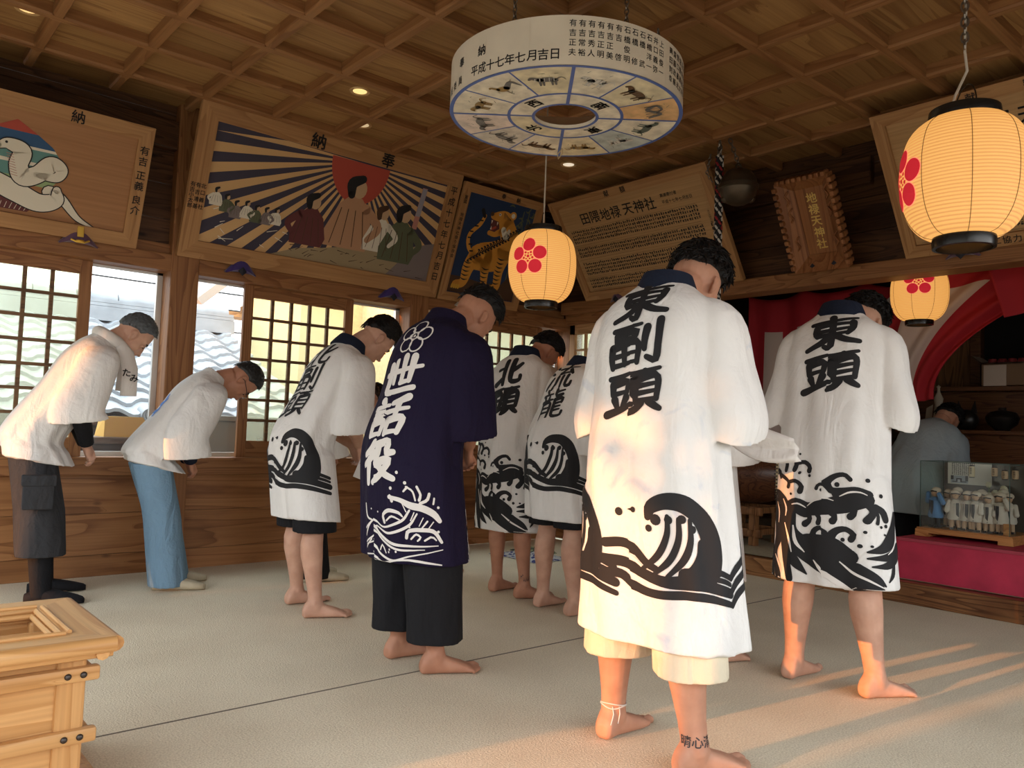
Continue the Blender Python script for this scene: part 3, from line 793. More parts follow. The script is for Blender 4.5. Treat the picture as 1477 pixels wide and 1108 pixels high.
for k in range(12): x = rng.uniform(.15, .75); y = rng.uniform(.15, .36); ribbon(mb, [(x, y, .006), (x + rng.uniform(.03, .1), y + rng.uniform(-.03, .05), .003)], ZP + .0024, P_WHITE, I4, 3, False)
tri_fan(mb, [(1.69, 0.50), (1.735, 0.50), (1.76, 0.82), (1.715, 0.82)], ZP + .003, P_PINK, I4); tri_fan(mb, [(1.70, 0.60), (1.742, 0.60), (1.758, 0.815), (1.717, 0.815)], ZP + .0034, col('paint_label', (.3, .28, .32)), I4)
mb.build('painting', None, R)
mb = MB()
put(mb, '納', fn, 0.80, H - 0.06, 0.105, bold=.03); put(mb, '奉', fn, 1.36, H - 0.06, 0.105, bold=.03)
for ch, t in zip('平成十七年七月吉日', np.linspace(0.86, 0.17, 9)): put(mb, ch, fn, W - 0.058, t, 0.062)
for x, t in ((0.092, '北口義社'), (0.058, '有吉清基'), (0.024, '有吉小太郎')): column(mb, t, fn, x, 0.47, 0.031, pitch=1.45 if len(t) < 5 else 1.1)
mb.build('lettering', INK, R)

# --- roaring tiger on blue
W, H = 0.86, 0.96
R = board('tiger_votive_board', 'narrow votive board painted with an orange tiger on dark blue, beside the corner', left_board(3.765, 0.33, 0.90), W, H, 0.07, plain('tiger_ground', (0.012, 0.032, 0.085), 0.6), (fr_u, fr_v))
mb = MB()
for k in range(28):
    x, y = rng.uniform(0.5, 0.77), rng.uniform(0.55, 0.87); ribbon(mb, [(x, y, .004), (x + .03, y + rng.uniform(-.05, .05), .016), (x + .06, y + rng.uniform(-.06, .06), .003)], ZP + .0004, P_GREEN, I4, 4, False)
for x in (0.66, 0.72): ribbon(mb, [(x, 0.25, .014), (x + .01, 0.85, .010)], ZP + .0003, P_GREEN, I4, 4, False)
tri_fan(mb, [(0.075, 0.075), (0.785, 0.075), (0.785, 0.36), (0.70, 0.30), (0.62, 0.20), (0.4, 0.19), (0.2, 0.21), (0.075, 0.21)], ZP + .0004, P_BROWN, I4)
tig = P_ORANGE
ribbon(mb, [(0.52, 0.70, .16), (0.60, 0.56, .20), (0.50, 0.44, .26), (0.34, 0.40, .24)], ZP + .0008, tig, I4)
ribbon(mb, [(0.30, 0.42, .17), (0.24, 0.30, .12), (0.22, 0.17, .08), (0.15, 0.14, .07)], ZP + .0010, tig, I4)
ribbon(mb, [(0.40, 0.38, .12), (0.42, 0.26, .08), (0.44, 0.17, .06)], ZP + .0008, tig, I4)
ribbon(mb, [(0.58, 0.50, .18), (0.56, 0.32, .10), (0.57, 0.18, .08), (0.50, 0.14, .07)], ZP + .0010, tig, I4)
ribbon(mb, [(0.26, 0.40, .03), (0.19, 0.46, .035), (0.17, 0.56, .035), (0.25, 0.66, .035), (0.28, 0.735, .03)], ZP + .0008, tig, I4)
ribbon(mb, [(0.275, 0.73, .03), (0.245, 0.775, .035)], ZP + .0011, P_BLACK, I4)
ribbon(mb, [(0.36, 0.75, .05), (0.43, 0.75, .11), (0.50, 0.745, .13), (0.545, 0.70, .12)], ZP + .0012, tig, I4)
ribbon(mb, [(0.36, 0.61, .04), (0.42, 0.61, .05), (0.48, 0.64, .06)], ZP + .0012, tig, I4)
tri_fan(mb, [(0.345, 0.725), (0.43, 0.715), (0.45, 0.66), (0.41, 0.625), (0.36, 0.63)], ZP + .0016, P_MAROON, I4)
ribbon(mb, [(0.375, 0.645, .02), (0.41, 0.665, .02)], ZP + .0020, P_RED, I4, 4)
for p in ((0.36, 0.715), (0.42, 0.71), (0.365, 0.64)): tri_fan(mb, [(p[0] - .008, p[1]), (p[0] + .008, p[1]), (p[0], p[1] + (.03 if p[1] < .65 else -.03))], ZP + .002, P_WHITE, I4)
ribbon(mb, [(0.50, 0.66, .05), (0.545, 0.60, .05), (0.56, 0.66, .03)], ZP + .0016, P_WHITE, I4, 5)
disc(mb, 0.345, 0.765, .018, ZP + .0018, P_BROWN, I4); disc(mb, 0.425, 0.775, .012, ZP + .0018, P_WHITE, I4); disc(mb, 0.423, 0.775, .006, ZP + .002, P_BLACK, I4)
disc(mb, 0.565, 0.79, .035, ZP + .0011, tig, I4); disc(mb, 0.565, 0.79, .02, ZP + .0014, P_WHITE, I4)
for k in range(15):
    t = k / 14; x = 0.62 - 0.36 * t; y = 0.64 - 0.24 * t
    for s_ in (1, -1): ribbon(mb, [(x + .03 * s_, y + .09 * s_ * .6, .014), (x + .05 * s_, y + .05 * s_, .012), (x + .01 * s_, y - .01, .002)], ZP + .0016, P_BLACK, I4, 4, False)
for lx, ly0, ly1 in ((0.23, 0.19, 0.36), (0.565, 0.2, 0.44), (0.425, 0.2, 0.32)):
    for y in np.arange(ly0, ly1, .035): ribbon(mb, [(lx - .05, y + .012, .004), (lx - .01, y, .012), (lx + .03, y + .008, .002)], ZP + .0018, P_BLACK, I4, 3, False)
for k in range(6): t = k / 5; x, y = np.interp(t, [0, .5, 1], [.225, .165, .255]), .43 + .26 * t; ribbon(mb, [(x - .018, y, .012), (x + .018, y + .004, .012)], ZP + .0014, P_BLACK, I4, 2, False)
for k in range(6): ribbon(mb, [(0.47 + .014 * k, 0.80 - .008 * k, .008), (0.475 + .016 * k, 0.745, .003)], ZP + .0018, P_BLACK, I4, 3, False)
for px_, py_ in ((0.14, 0.125), (0.49, 0.125)):
    for k in range(4): ribbon(mb, [(px_ - .02 + .022 * k, py_ - .012, .02), (px_ - .018 + .022 * k, py_ + .01, .018)], ZP + .0014, P_GOLD, I4, 2)
mb.build('painting', None, R)
mb = MB()
put(mb, '奉', fn, 0.40, H - 0.035, 0.042, bold=.03); put(mb, '納', fn, 0.56, H - 0.035, 0.042, bold=.03)
column(mb, '寅図', fn, 0.035, 0.84, 0.032); column(mb, '地禄天神社祭り保存会', fn, 0.035, 0.70, 0.031, pitch=1.2)
mb.build('lettering', INK, R)

# --- two boards with the donors' names
def small_rows(mb, fn, x0, x1, y, n_lines, size, step, gap=0.0):
    for k in range(n_lines):
        x = x0
        yy = y - k * step
        while x < x1:
            w = size * rng.uniform(0.55, 0.8)
            z = size * 0.42
            for _ in range(4):
                a = rng.uniform(0, w * .8); b = rng.uniform(-z, z)
                if rng.random() < .5: vs = [(x + a * .3, yy + b), (x + w, yy + b + .0006), (x + w, yy + b + size * .30), (x + a * .3, yy + b + size * .30)]
                else: vs = [(x + a, yy - z), (x + a + size * .26, yy - z), (x + a + size * .26, yy + z), (x + a, yy + z)]
                mb.add([fn(*p) for p in vs], [(0, 1, 2, 3)])
            x += size * 1.0
def name_board(name, label, M, W, H, title, sub, heads):
    R = board(name, label, M, W, H, 0.075, pale_u, (fr_u, fr_v))
    mb = MB()
    fb = lambda x, y: (x, y, ZP + .0008)
    for ch, x in heads: put(mb, ch, fn, x, H - 0.038, 0.05, bold=.02)
    for k, ch in enumerate(title): put(mb, ch, fb, 0.33 + 0.112 * k + (0.02 if k > 3 else 0), H - 0.205, 0.100, bold=.018)
    for k, t in enumerate(sub): row(mb, t, fb, 1.15, H - 0.165 - 0.055 * k, 0.029, pitch=1.08, bold=.02)
    mb.build('title_lettering', INK, R)
    mb = MB()
    for y, n in ((0.625, 4), (0.465, 3), (0.330, 4), (0.175, 3)):
        y = y * H / 0.93
        mb.add([fb(0.11, y + .02), fb(W - .2, y + .02), fb(W - .2, y + .0215), fb(0.11, y + .0215)], [(0, 1, 2, 3)])
        small_rows(mb, fb, 0.12, W - 0.2, y, n, 0.0215, 0.030)
        mb.add([fb(0.11, y - n * .03), fb(W - .2, y - n * .03), fb(W - .2, y - n * .03 + .0015), fb(0.11, y - n * .03 + .0015)], [(0, 1, 2, 3)])
    for k in range(5): column(mb, '大工協力棟', lambda x, y: fb(x, y), W - 0.115, H - 0.36 - 0.11 * k, 0.02, pitch=1.1, bold=0) if k == 0 else small_rows(mb, fb, W - .13, W - .10, H - .36 - .11 * k, 3, .02, .028)
    mb.build('name_rows', INK, R)
    return R
name_board('donor_board', 'long donor name board leaning out left of the carved plaque', back_board(4.992, 0.52, 0.78), 1.62, 0.93, '田隈地禄天神社', ('高速寄付者', '平成十七年七月吉日'), (('献', 0.66), ('額', 0.83)))
R = name_board('donor_board', 'long donor name board behind the large hanging lantern, right of the plaque', back_board(2.189, 0.53, 0.76), 1.62, 0.93, '田隈地禄天神社', ('十七年七月吉日', ''), (('献', 0.55), ('額', 0.83)))
mb = MB(); row(mb, '大工協力  棟大工', fn, 0.47, 0.038, 0.045, pitch=1.2); mb.build('frame_lettering', INK, R)

# --- carved plaque with gilt characters
W, H = 0.385, 0.64
M = frame_M((5.20, 2.921, 2.20), (0, -1, 0), (-0.33, 0, 0.60))
R = thing('carved_plaque', 'carved wooden shrine plaque with a notched rim and gilt characters', 'plaque', M)
plq = wood('plaque_wood', (0.22, 0.08, 0.028), (0.38, 0.16, 0.06), 'Y', rings=8)
mb = MB(); mb.box((0.08, 0.08, 0.0), (W - 0.08, H - 0.07, 0.011), plq); mb.build('panel', None, R)
mb = MB()
o_, i_ = [(0, 0), (W, 0), (W, H), (0, H)], [(0.09, 0.10), (W - 0.09, 0.10), (W - 0.09, H - 0.08), (0.09, H - 0.08)]
for k in range(4):
    a, b = o_[k], o_[(k + 1) % 4]; c, d = i_[(k + 1) % 4], i_[k]
    mb.add([(*a, 0.03), (*b, 0.03), (*c, 0.008), (*d, 0.008), (*a, 0.095), (*b, 0.095), (*c, 0.018), (*d, 0.018)], [(3, 2, 1, 0), (4, 5, 6, 7), (0, 1, 5, 4), (1, 2, 6, 5), (2, 3, 7, 6), (3, 0, 4, 7)], plq)
def lump(x, y, sx_, sy_): mb.box((x - sx_, y - sy_, 0.035), (x + sx_, y + sy_, 0.112), plq, 0.008)
for k in range(13): t = 0.04 + k * (H - 0.08) / 12; lump(-0.004, t, 0.016, 0.017); lump(W + 0.004, t, 0.016, 0.017)
for k in range(9): lump(0.03 + k * (W - 0.06) / 8, H + 0.004, 0.015, 0.016)
for x in (0.055, W - 0.055):
    for y in (0.2, 0.4, 0.52): mb.tube([(x - .015, y - .05, .055), (x + .012, y - .02, .062), (x - .012, y + .02, .062), (x + .014, y + .05, .055)], 0.007, plq, 8)
mb.build('carved_rim', None, R, smooth=True)
mb = MB(); fg = lambda x, y: (x, y, 0.0125)
column(mb, '地禄天神社', fg, W / 2 + 0.004, H - 0.150, 0.070, pitch=1.15, bold=.03); mb.build('gilt_lettering', plain('gilt', (0.92, 0.66, 0.20), 0.45, 0.15), R)

# --- three-cornered cushions under the boards
PURP = plain('purple_silk', (0.045, 0.028, 0.16), 0.45, sheen=0.3); PURD = plain('faded_purple_silk', (0.12, 0.06, 0.11), 0.5, sheen=0.3)
GOLD = plain('gold_thread', (0.85, 0.55, 0.10), 0.3, 0.7)
def cushion(p, along, out, label, mat, crest=None, s=1.0):
    """a folded triangle of padded silk that a board's lower edge rests on"""
    a, n = V3(along).normalized(), V3(out).normalized(); z = V3((0, 0, 1))
    M = Matrix(((a.x, n.x, 0, p[0]), (a.y, n.y, 0, p[1]), (0, 0, 1, p[2]), (0, 0, 0, 1)))
    R = thing('corner_cushion', label, 'cushion', M, 'cushions under the votive boards')
    mb = MB(); w, h = 0.105 * s, 0.105 * s
    def side(sgn):
        rings = []
        for t in np.linspace(0, 1, 7):
            x = sgn * w * t; top = h * (1 - t) + 0.004; y = 0.012 + 0.012 * math.sin(PI * min(1, t * 1.1)) - 0.02 * t
            rings.append([(x, y - 0.010, -0.018 * t - .012 * (1 - t) + 0.0), (x, y + 0.022, -0.03 * t + 0.01 * (1 - t)), (x, y + 0.018, top * 0.6 - .02 * t), (x, y + 0.004, top - .02 * t), (x, y - 0.012, top - .02 * t)])
        mb.loft(rings, mat)
    side(1); side(-1)
    mb.build('silk_cover', None, R, smooth=True)
    mb = MB()
    if crest: 
        mb.box((-0.018, 0.035, 0.02), (0.018, 0.047, 0.085), GOLD, 0.004); mb.tube([(-.05, .042, .0), (-.02, .048, -.012), (.02, .048, -.012), (.05, .042, .004)], .006, GOLD, 8); mb.lathe([(0.022, .018), (.026, .024), (.022, .03)], GOLD, 14, (0, .042, -.03))
    else: mb.loft([[(0, .045, .02), (.03, .036, -.01), (0, .038, -.04), (-.03, .036, -.01)], [(0, .047, .02), (.03, .039, -.01), (0, .041, -.04), (-.03, .039, -.01)]], plain('dark_lining', (0.012, 0.012, 0.02), 0.6))
    mb.build('tassel_cord' if not crest else 'gold_crest', None, R)
    return R
LW = (1, 0, 0); LN = (0, -1, 0); BW = (0, -1, 0); BN = (-1, 0, 0)
cushion((1.13, 5.335, 2.03), LW, LN, 'faded purple cushion with a gold crest under the snake board', PURD, True)
cushion((2.13, 5.335, 2.01), LW, LN, 'blue purple cushion under the sunrise board, nearer its left end', PURP)
cushion((3.34, 5.335, 2.00), LW, LN, 'blue purple cushion under the sunrise board, nearer the tiger board', PURP, s=1.05)
cushion((4.03, 5.335, 2.03), LW, LN, 'small pale cushion under the tiger board', plain('pale_silk', (0.55, 0.48, 0.38), 0.6), s=0.6)
cushion((4.60, 5.20, 2.20) if False else (5.185, 4.62, 2.16), BW, BN, 'dark purple cushion under the donor board left of the plaque', PURD, s=0.8)
cushion((5.185, 1.86, 2.16), BW, BN, 'dark purple cushion under the donor board behind the large lantern', PURD, s=0.9)
for k, y in enumerate((2.80, 2.645)):
    cushion((5.165, y, 2.195), BW, BN, ('white patterned cushion under the left corner of the carved plaque', 'white patterned cushion under the right corner of the carved plaque')[k], plain('white_brocade', (0.62, 0.55, 0.45), 0.6, var=0.5, vscale=60), s=0.5)
# ------------------------------------------------------------------ compass ring hung from the ceiling
DC, DR, DZ, DH = V3((2.495, 2.58, 2.43)), 0.525, 2.43, 0.20
R = thing('compass_ring', 'big round white ceiling ring with animal panels, compass characters and written names', 'ceiling ring', Matrix.Translation(DC))
RIMW = plain('bleached_stave', (0.80, 0.73, 0.60), 0.6, var=0.05, vscale=7)
BLUE = plain('ring_blue', (0.09, 0.15, 0.42), 0.5)
mb = MB()
for k in range(16):          # staves with thin joints
    a = [2 * PI * (k + t / 8 * 0.996) / 16 + 0.12 for t in range(9)]
    mb.loft([[(DR * math.cos(x), DR * math.sin(x), z) for x in a] for z in (0.0, DH)], RIMW, cap=False, closed=False)
mb.lathe([(DR - 0.004, 0.0), (DR - 0.004, DH), (DR - 0.02, DH), (DR - 0.02, 0.0)], RIMW, 96, cap=False)
mb.build('rim', None, R, smooth=True)
def ring_sector(mb, r0, r1, a0, a1, z, mat, n=14):
    A = np.linspace(a0, a1, n)
    vs = [(r0 * math.cos(a), r0 * math.sin(a), z) for a in A] + [(r1 * math.cos(a), r1 * math.sin(a), z) for a in A]
    mb.add(vs, [(i, i + 1, n + i + 1, n + i) for i in range(n - 1)], mat)
PAPER = [plain('ring_panel_%s' % n, c, 0.7, var=0.22, vscale=14) for n, c in (('cream', (0.78, 0.71, 0.56)), ('blue', (0.50, 0.55, 0.52)), ('ochre', (0.74, 0.46, 0.22)), ('straw', (0.74, 0.65, 0.44)), ('grey', (0.66, 0.61, 0.52)), ('rose', (0.76, 0.64, 0.55)))]
mb = MB(); mb.lathe([(0.140, 0.0), (0.140, 0.016), (DR - 0.004, 0.016), (DR - 0.004, 0.0)], RIMW, 96, cap=False); mb.build('underside', None, R, smooth=False)
mb = MB()
ANI = [('cream', 0), ('straw', 3), ('ochre', 2), ('cream', 0), ('blue', 1), ('straw', 3), ('cream', 0), ('grey', 4), ('rose', 5), ('cream', 0), ('cream', 0), ('straw', 3)]
base = math.radians(229.1)            # the joint that points to the camera's corner of the hall
for k in range(12):
    ring_sector(mb, 0.262, DR - 0.012, base + k * PI / 6, base + (k + 1) * PI / 6, -0.0012, PAPER[ANI[k][1]])
for k in range(4): ring_sector(mb, 0.152, 0.252, base + k * PI / 2, base + (k + 1) * PI / 2, -0.0012, PAPER[0 if k != 2 else 3])
for r0, r1 in ((0.1385, 0.1525), (0.250, 0.264), (DR - 0.016, DR + 0.001)): ring_sector(mb, r0, r1, 0, 2 * PI, -0.0024, BLUE, 97)
for k in range(12):
    a = base + k * PI / 6; w = 0.0075 if k % 3 == 0 else 0.004
    c, s = math.cos(a), math.sin(a); r0 = 0.145 if k % 3 == 0 else 0.255
    mb.add([(r * c - o_ * s, r * s + o_ * c, -0.0022) for r, o_ in ((r0, -w), (DR - 0.006, -w), (DR - 0.006, w), (r0, w))], [(0, 1, 2, 3)], BLUE)
mb.build('painted_panels', None, R)
mb = MB()
AN = [plain('animal_' + n, c, 0.7) for n, c in (('grey', (0.16, 0.15, 0.14)), ('brown', (0.13, 0.07, 0.03)), ('white', (0.66, 0.64, 0.58)), ('tawny', (0.34, 0.22, 0.08)), ('green', (0.12, 0.15, 0.12)))]
def beast(a, mat, kind):
    """one small painted animal; drawn upright for someone looking outwards along the radius"""
    c, s = math.cos(a), math.sin(a); rm = 0.395
    T = Matrix(((s, c, 0, rm * c), (-c, s, 0, rm * s), (0, 0, 1, 0), (0, 0, 0, 1)))
    Z = -0.0034
    if kind == 'coil':
        ribbon(mb, [(-.07, -.02, .012), (-.03, .03, .02), (.02, -.02, .022), (.06, .02, .018), (.02, .04, .012), (-.01, .02, .008)], Z, mat, T)
        for k in range(5): ribbon(mb, [(-.05 + .025 * k, -.03, .006), (-.04 + .025 * k, .045, .002)], Z, AN[0], T, 3)
    elif kind == 'bird':
        disc(mb, 0, 0, .03, Z, mat, T, 18, .75); ribbon(mb, [(.02, .01, .02), (.035, .04, .014), (.045, .035, .006)], Z, mat, T); ribbon(mb, [(-.02, 0, .03), (-.07, .03, .02), (-.085, -.02, .006)], Z, AN[0], T); ribbon(mb, [(.0, -.02, .005), (.0, -.05, .004)], Z, AN[1], T)
    else:
        L = .05 if kind == 'long' else .036
        ribbon(mb, [(-L, -.004, .028), (-L * .3, .006, .04), (L * .7, .004, .034)], Z, mat, T)
        ribbon(mb, [(L * .7, .006, .03), (L + .02, .024, .022), (L + .034, .014, .012)], Z, mat, T)
        for x in (-L, -L * .6, L * .4, L * .8): ribbon(mb, [(x, -.01, .012), (x + .004, -.045, .008)], Z - .0002, mat, T, 3)
        ribbon(mb, [(-L, .0, .008), (-L - .03, .02, .005), (-L - .045, -.004, .003)], Z, mat, T)
        for k in range(5): ribbon(mb, [(-L + .02 * k, .022, .003), (-L + .02 * k + .006, -.01, .002)], Z - .0004, AN[0] if mat is not AN[0] else AN[2], T, 3, False)
    for k in range(7):
        x, y = rng.uniform(-.08, .08), rng.uniform(-.07, .07); ribbon(mb, [(x, y, .003), (x + rng.uniform(-.02, .03), y + rng.uniform(.0, .02), .0015)], Z + .0008, AN[4], T, 3, False)
KIND = [('long', 0), ('dog', 4), ('bird', 1), ('dog', 3), ('dog', 0), ('long', 0), ('long', 1), ('dog', 3), ('dog', 2), ('coil', 4), ('bird', 0), ('dog', 1)]
KIND = [('dog', 0), ('long', 1), ('coil', 0), ('long', 4), ('dog', 2), ('dog', 3), ('long', 1), ('long', 0), ('long', 0), ('dog', 3), ('bird', 3), ('dog', 0)]
for k, (kd, mt) in enumerate(KIND): beast(base + (k + .5) * PI / 6, AN[mt] if k not in (0,) else AN[2], kd)
mb.build('animal_painting', None, R)
mb = MB()
for ch, a in (('西', 180), ('南', 270), ('東', 0), ('北', 90)):
    a = math.radians(a + 4); rm = 0.203; c, s = math.cos(a), math.sin(a)
    put(mb, ch, lambda x, y: (rm * c + x * s + y * c, rm * s - x * c + y * s, -0.0034), 0, 0, 0.068, bold=.03)
rim_fn = lambda x, y: ((DR + 0.0012) * math.cos(math.radians(226) + x / DR), (DR + 0.0012) * math.sin(math.radians(226) + x / DR), y)
deg = lambda d: math.radians(d) * DR
put(mb, '奉', rim_fn, deg(-58), 0.118, 0.042, bold=.025); put(mb, '納', rim_fn, deg(-42), 0.118, 0.044, bold=.025)
for k, ch in enumerate('建設委員'): put(mb, ch, rim_fn, deg(-79 + 6.6 * k), 0.042, 0.036, bold=.015)
for k, ch in enumerate('平成十七年七月吉日'): put(mb, ch, rim_fn, deg(-46.5 + 5.15 * k), 0.043, 0.044, bold=.02)
for k, t in enumerate(('有吉正夫', '有吉常裕', '有吉秀人', '有吉正明', '有吉正美', '有吉 啓', '石橋俊明', '石橋 修', '石橋 武', '石橋洋一', '井口義弥', '上田俊一', '', '興田則幸', '齋藤政勝', '野口藤光', '宮野蔵大', '宮寺敏男', '宮崎和宏', '石田義行')):
    if t: column(mb, t, rim_fn, deg(2 + 4.1 * k), 0.168, 0.0285, pitch=1.38, bold=.012)
mb.build('lettering', INK, R)
STEEL = plain('steel_chain', (0.22, 0.19, 0.16), 0.35, 0.9)
def chain(mb, a, b, link_l=0.028, r=0.0028, mat=None):
    a, b = V3(a), V3(b); L = (b - a).length; n = max(2, int(L / (link_l * .72))); d = (b - a).normalized()
    s1 = d.cross(V3((1, 0.3, 0.1))).normalized(); s2 = d.cross(s1)
    for k in range(n):
        c = a + (b - a) * ((k + .5) / n); s_ = s1 if k % 2 else s2
        mb.tube([c + d * (link_l / 2) * math.cos(t) + s_ * (link_l * .3) * math.sin(t) for t in np.linspace(0, 2 * PI, 11)], r, mat, 5, cap=False)
for k in range(4):
    a = math.radians(226 + 28 + 90 * k) if k != 3 else math.radians(226 - 26)
    mb = MB(); p = V3(((DR - .03) * math.cos(a), (DR - .03) * math.sin(a), DH - .01)); chain(mb, p, (p.x, p.y, 0.535), mat=STEEL); mb.build('chain', None, R)
mb = MB(); mb.tube([(0.28, 0.30, 0.0), (0.29, .31, -.02), (0.275, .325, -.05), (0.265, .32, -.03), (0.28, .30, 0.0)], 0.003, plain('string', (0.5, 0.38, 0.22), 0.8), 6); mb.build('string_loop', None, R)

# ------------------------------------------------------------------ paper lanterns with a red plum crest
def paper():
    m, nt, bs = new_mat('lantern_paper')
    N, L = nt.nodes, nt.links
    tc = N.new('ShaderNodeTexCoord'); sp = N.new('ShaderNodeSeparateXYZ'); L.new(tc.outputs['Object'], sp.inputs[0])
    mu = N.new('ShaderNodeMath'); mu.operation = 'MULTIPLY'; mu.inputs[1].default_value = 2 * PI / 0.0105; L.new(sp.outputs['Z'], mu.inputs[0])
    sn = N.new('ShaderNodeMath'); sn.operation = 'SINE'; L.new(mu.outputs[0], sn.inputs[0])
    r = N.new('ShaderNodeValToRGB'); r.color_ramp.elements[0].position = 0.0; r.color_ramp.elements[0].color = (0.66, 0.27, 0.055, 1)
    r.color_ramp.elements[1].position = 0.55; r.color_ramp.elements[1].color = (0.98, 0.46, 0.11, 1)
    ad = N.new('ShaderNodeMath'); ad.operation = 'MULTIPLY_ADD'; ad.inputs[1].default_value = 0.5; ad.inputs[2].default_value = 0.5
    L.new(sn.outputs[0], ad.inputs[0]); L.new(ad.outputs[0], r.inputs[0])
    L.new(r.outputs[0], bs.inputs['Emission Color']); bs.inputs['Emission Strength'].default_value = LANTERN
    bs.inputs['Base Color'].default_value = (0.34, 0.22, 0.11, 1); bs.inputs['Roughness'].default_value = 0.8
    b = N.new('ShaderNodeBump'); b.inputs['Strength'].default_value = 0.35; b.inputs['Distance'].default_value = 0.002
    L.new(ad.outputs[0], b.inputs['Height']); L.new(b.outputs[0], bs.inputs['Normal'])
    return m
PAPERL = paper()
LRED = plain('lantern_red', (0.55, 0.02, 0.03), 0.7, emit=(0.75, 0.015, 0.035), es=0.42)
LPINK = plain('lantern_pink', (0.8, 0.3, 0.2), 0.7, emit=(1.0, 0.30, 0.16), es=0.7)
LACQ = plain('black_lacquer', (0.010, 0.009, 0.008), 0.25)
WIRE = plain('pale_flex', (0.45, 0.40, 0.33), 0.6)
LP = [(0.088, -0.188), (0.112, -0.180), (0.140, -0.155), (0.163, -0.115), (0.177, -0.06), (0.181, 0.0), (0.178, 0.06), (0.165, 0.115), (0.145, 0.150), (0.115, 0.175), (0.096, 0.183)]
def lantern_r(z): return float(np.interp(z, [p[1] for p in LP], [p[0] for p in LP]))
def crest_mesh(mb, az, R0=0.105, zc=0.0, red=None, pink=None, lift=0.002):
    def P(x, y, l=0.0):
        z = zc + y; r = lantern_r(z) + lift + l; a = az + x / 0.178
        return (r * math.cos(a), r * math.sin(a), z)
    def blob(x, y, r, mat, l):
        n, k = 22, 5
        vs = [P(x, y, l)] + [P(x + r * q / k * math.cos(2 * PI * j / n), y + r * q / k * math.sin(2 * PI * j / n), l) for q in range(1, k + 1) for j in range(n)]
        fs = [(0, 1 + j, 1 + (j + 1) % n) for j in range(n)] + [(1 + (q - 1) * n + j, 1 + q * n + j, 1 + q * n + (j + 1) % n, 1 + (q - 1) * n + (j + 1) % n) for q in range(1, k) for j in range(n)]
        mb.add(vs, fs, mat)
    for k in range(5):
        a = PI / 2 + 2 * PI * k / 5; x, y = -R0 * 0.60 * math.cos(a), R0 * 0.60 * math.sin(a)
        blob(x, y, R0 * 0.355, pink, 0.0); blob(x, y, R0 * 0.33, red, 0.001)
        b = a; blob(-R0 * .155 * math.cos(b), R0 * .155 * math.sin(b), R0 * 0.045, red, 0.001); blob(-R0 * .235 * math.cos(b + PI / 5), R0 * .235 * math.sin(b + PI / 5), R0 * .06, red, 0.001)
    blob(0, 0, R0 * 0.075, red, 0.001)
def lantern(p, label, az, top, wire, crestz=0.0):
    R = thing('paper_lantern', label, 'lantern', p, 'paper lanterns with plum crests')
    mb = MB()
    c = catmull(LP, 6); mb.lathe([(float(a), float(b)) for a, b in c], PAPERL, 56, cap=False); mb.build('paper_shade', None, R, smooth=True)
    mb = MB()
    for k in range(8):
        a = az + 0.55 + 2 * PI * k / 8; mb.tube([((float(r) + .0006) * math.cos(a), (float(r) + .0006) * math.sin(a), float(z)) for r, z in c], 0.0011, plain('lantern_seam', (0.22, 0.12, 0.04), 0.8), 5)
    mb.build('seam_thread', None, R)
    for zz, r0, hh in ((0.181, 0.100, 0.032), (-0.222, 0.088, 0.038)):
        mb = MB(); mb.lathe([(r0 - .01, zz), (r0, zz + .001), (r0 + .002, zz + hh * .5), (r0, zz + hh - .001), (r0 - .01, zz + hh), (r0 - .012, zz + hh), (r0 - .012, zz)], LACQ, 40, cap=False); mb.build('ring_cap', None, R, smooth=True)
    mb = MB(); crest_mesh(mb, az, zc=crestz, red=LRED, pink=LPINK); mb.build('plum_crest', None, R)
    mb = MB(); mb.tube([(0.085 * math.cos(t) * .75, 0.085 * math.cos(t) * .66, 0.205 + 0.085 * math.sin(t)) for t in np.linspace(0, PI, 14)], 0.0022, LACQ, 6); mb.build('bail', None, R)
    mb = MB(); mb.ell((0, 0, 0.05), (0.028, 0.028, 0.04), plain('bulb', (1, .9, .7), .4, emit=(1, .75, .4), es=12)); mb.tube([(0, 0, .085), (0, 0, .13)], .014, LACQ); mb.tube([(0, 0, .13), (0, 0, .21)], .003, LACQ); mb.build('bulb', None, R, smooth=True)
    mb = MB(); mb.tube(wire, 0.0042, WIRE, 8); mb.build('flex', None, R, smooth=True)
    return R
tocam = lambda p: math.atan2(-p[1], -p[0])
p = (2.875, 3.11, 1.868); lantern(p, 'lit paper lantern with its plum crest, hanging in front of the tiger board', tocam(p) - 0.42, 2.98, [(0, 0, 0.205), (0.002, 0.0, 0.6), (0, 0, 1.16)], 0.02)
p = (2.64, 0.945, 1.828); R = lantern(p, 'largest-looking lit paper lantern, hanging on a chain before the right donor board', tocam(p) - 1.22, 2.98, [(-.03, .03, .205), (-.02, .02, .26), (0.005, -0.005, 0.34), (0.0, 0, 0.40), (0.01, 0.0, 0.6), (0.012, -0.012, 0.85), (0.0, 0, 1.16)], -0.01)
mb = MB(); chain(mb, (0.0, 0, 0.41), (-.005, 0.005, 1.16), 0.034, 0.0036, STEEL); mb.tube([(0.012, -.012, .75), (.03, -.03, .72), (.045, -.045, .86), (.06, -.06, .95), (.05, -.05, 1.1)], .004, WIRE, 6); mb.build('chain', None, R)
p = (5.62, 2.29, 2.025); lantern(p, 'lit paper lantern half hidden by the lintel, before the red and white curtain', tocam(p) - 0.03, 2.75, [(0, 0, 0.205), (0, 0, 0.45), (0, 0, 0.72)], 0.055)

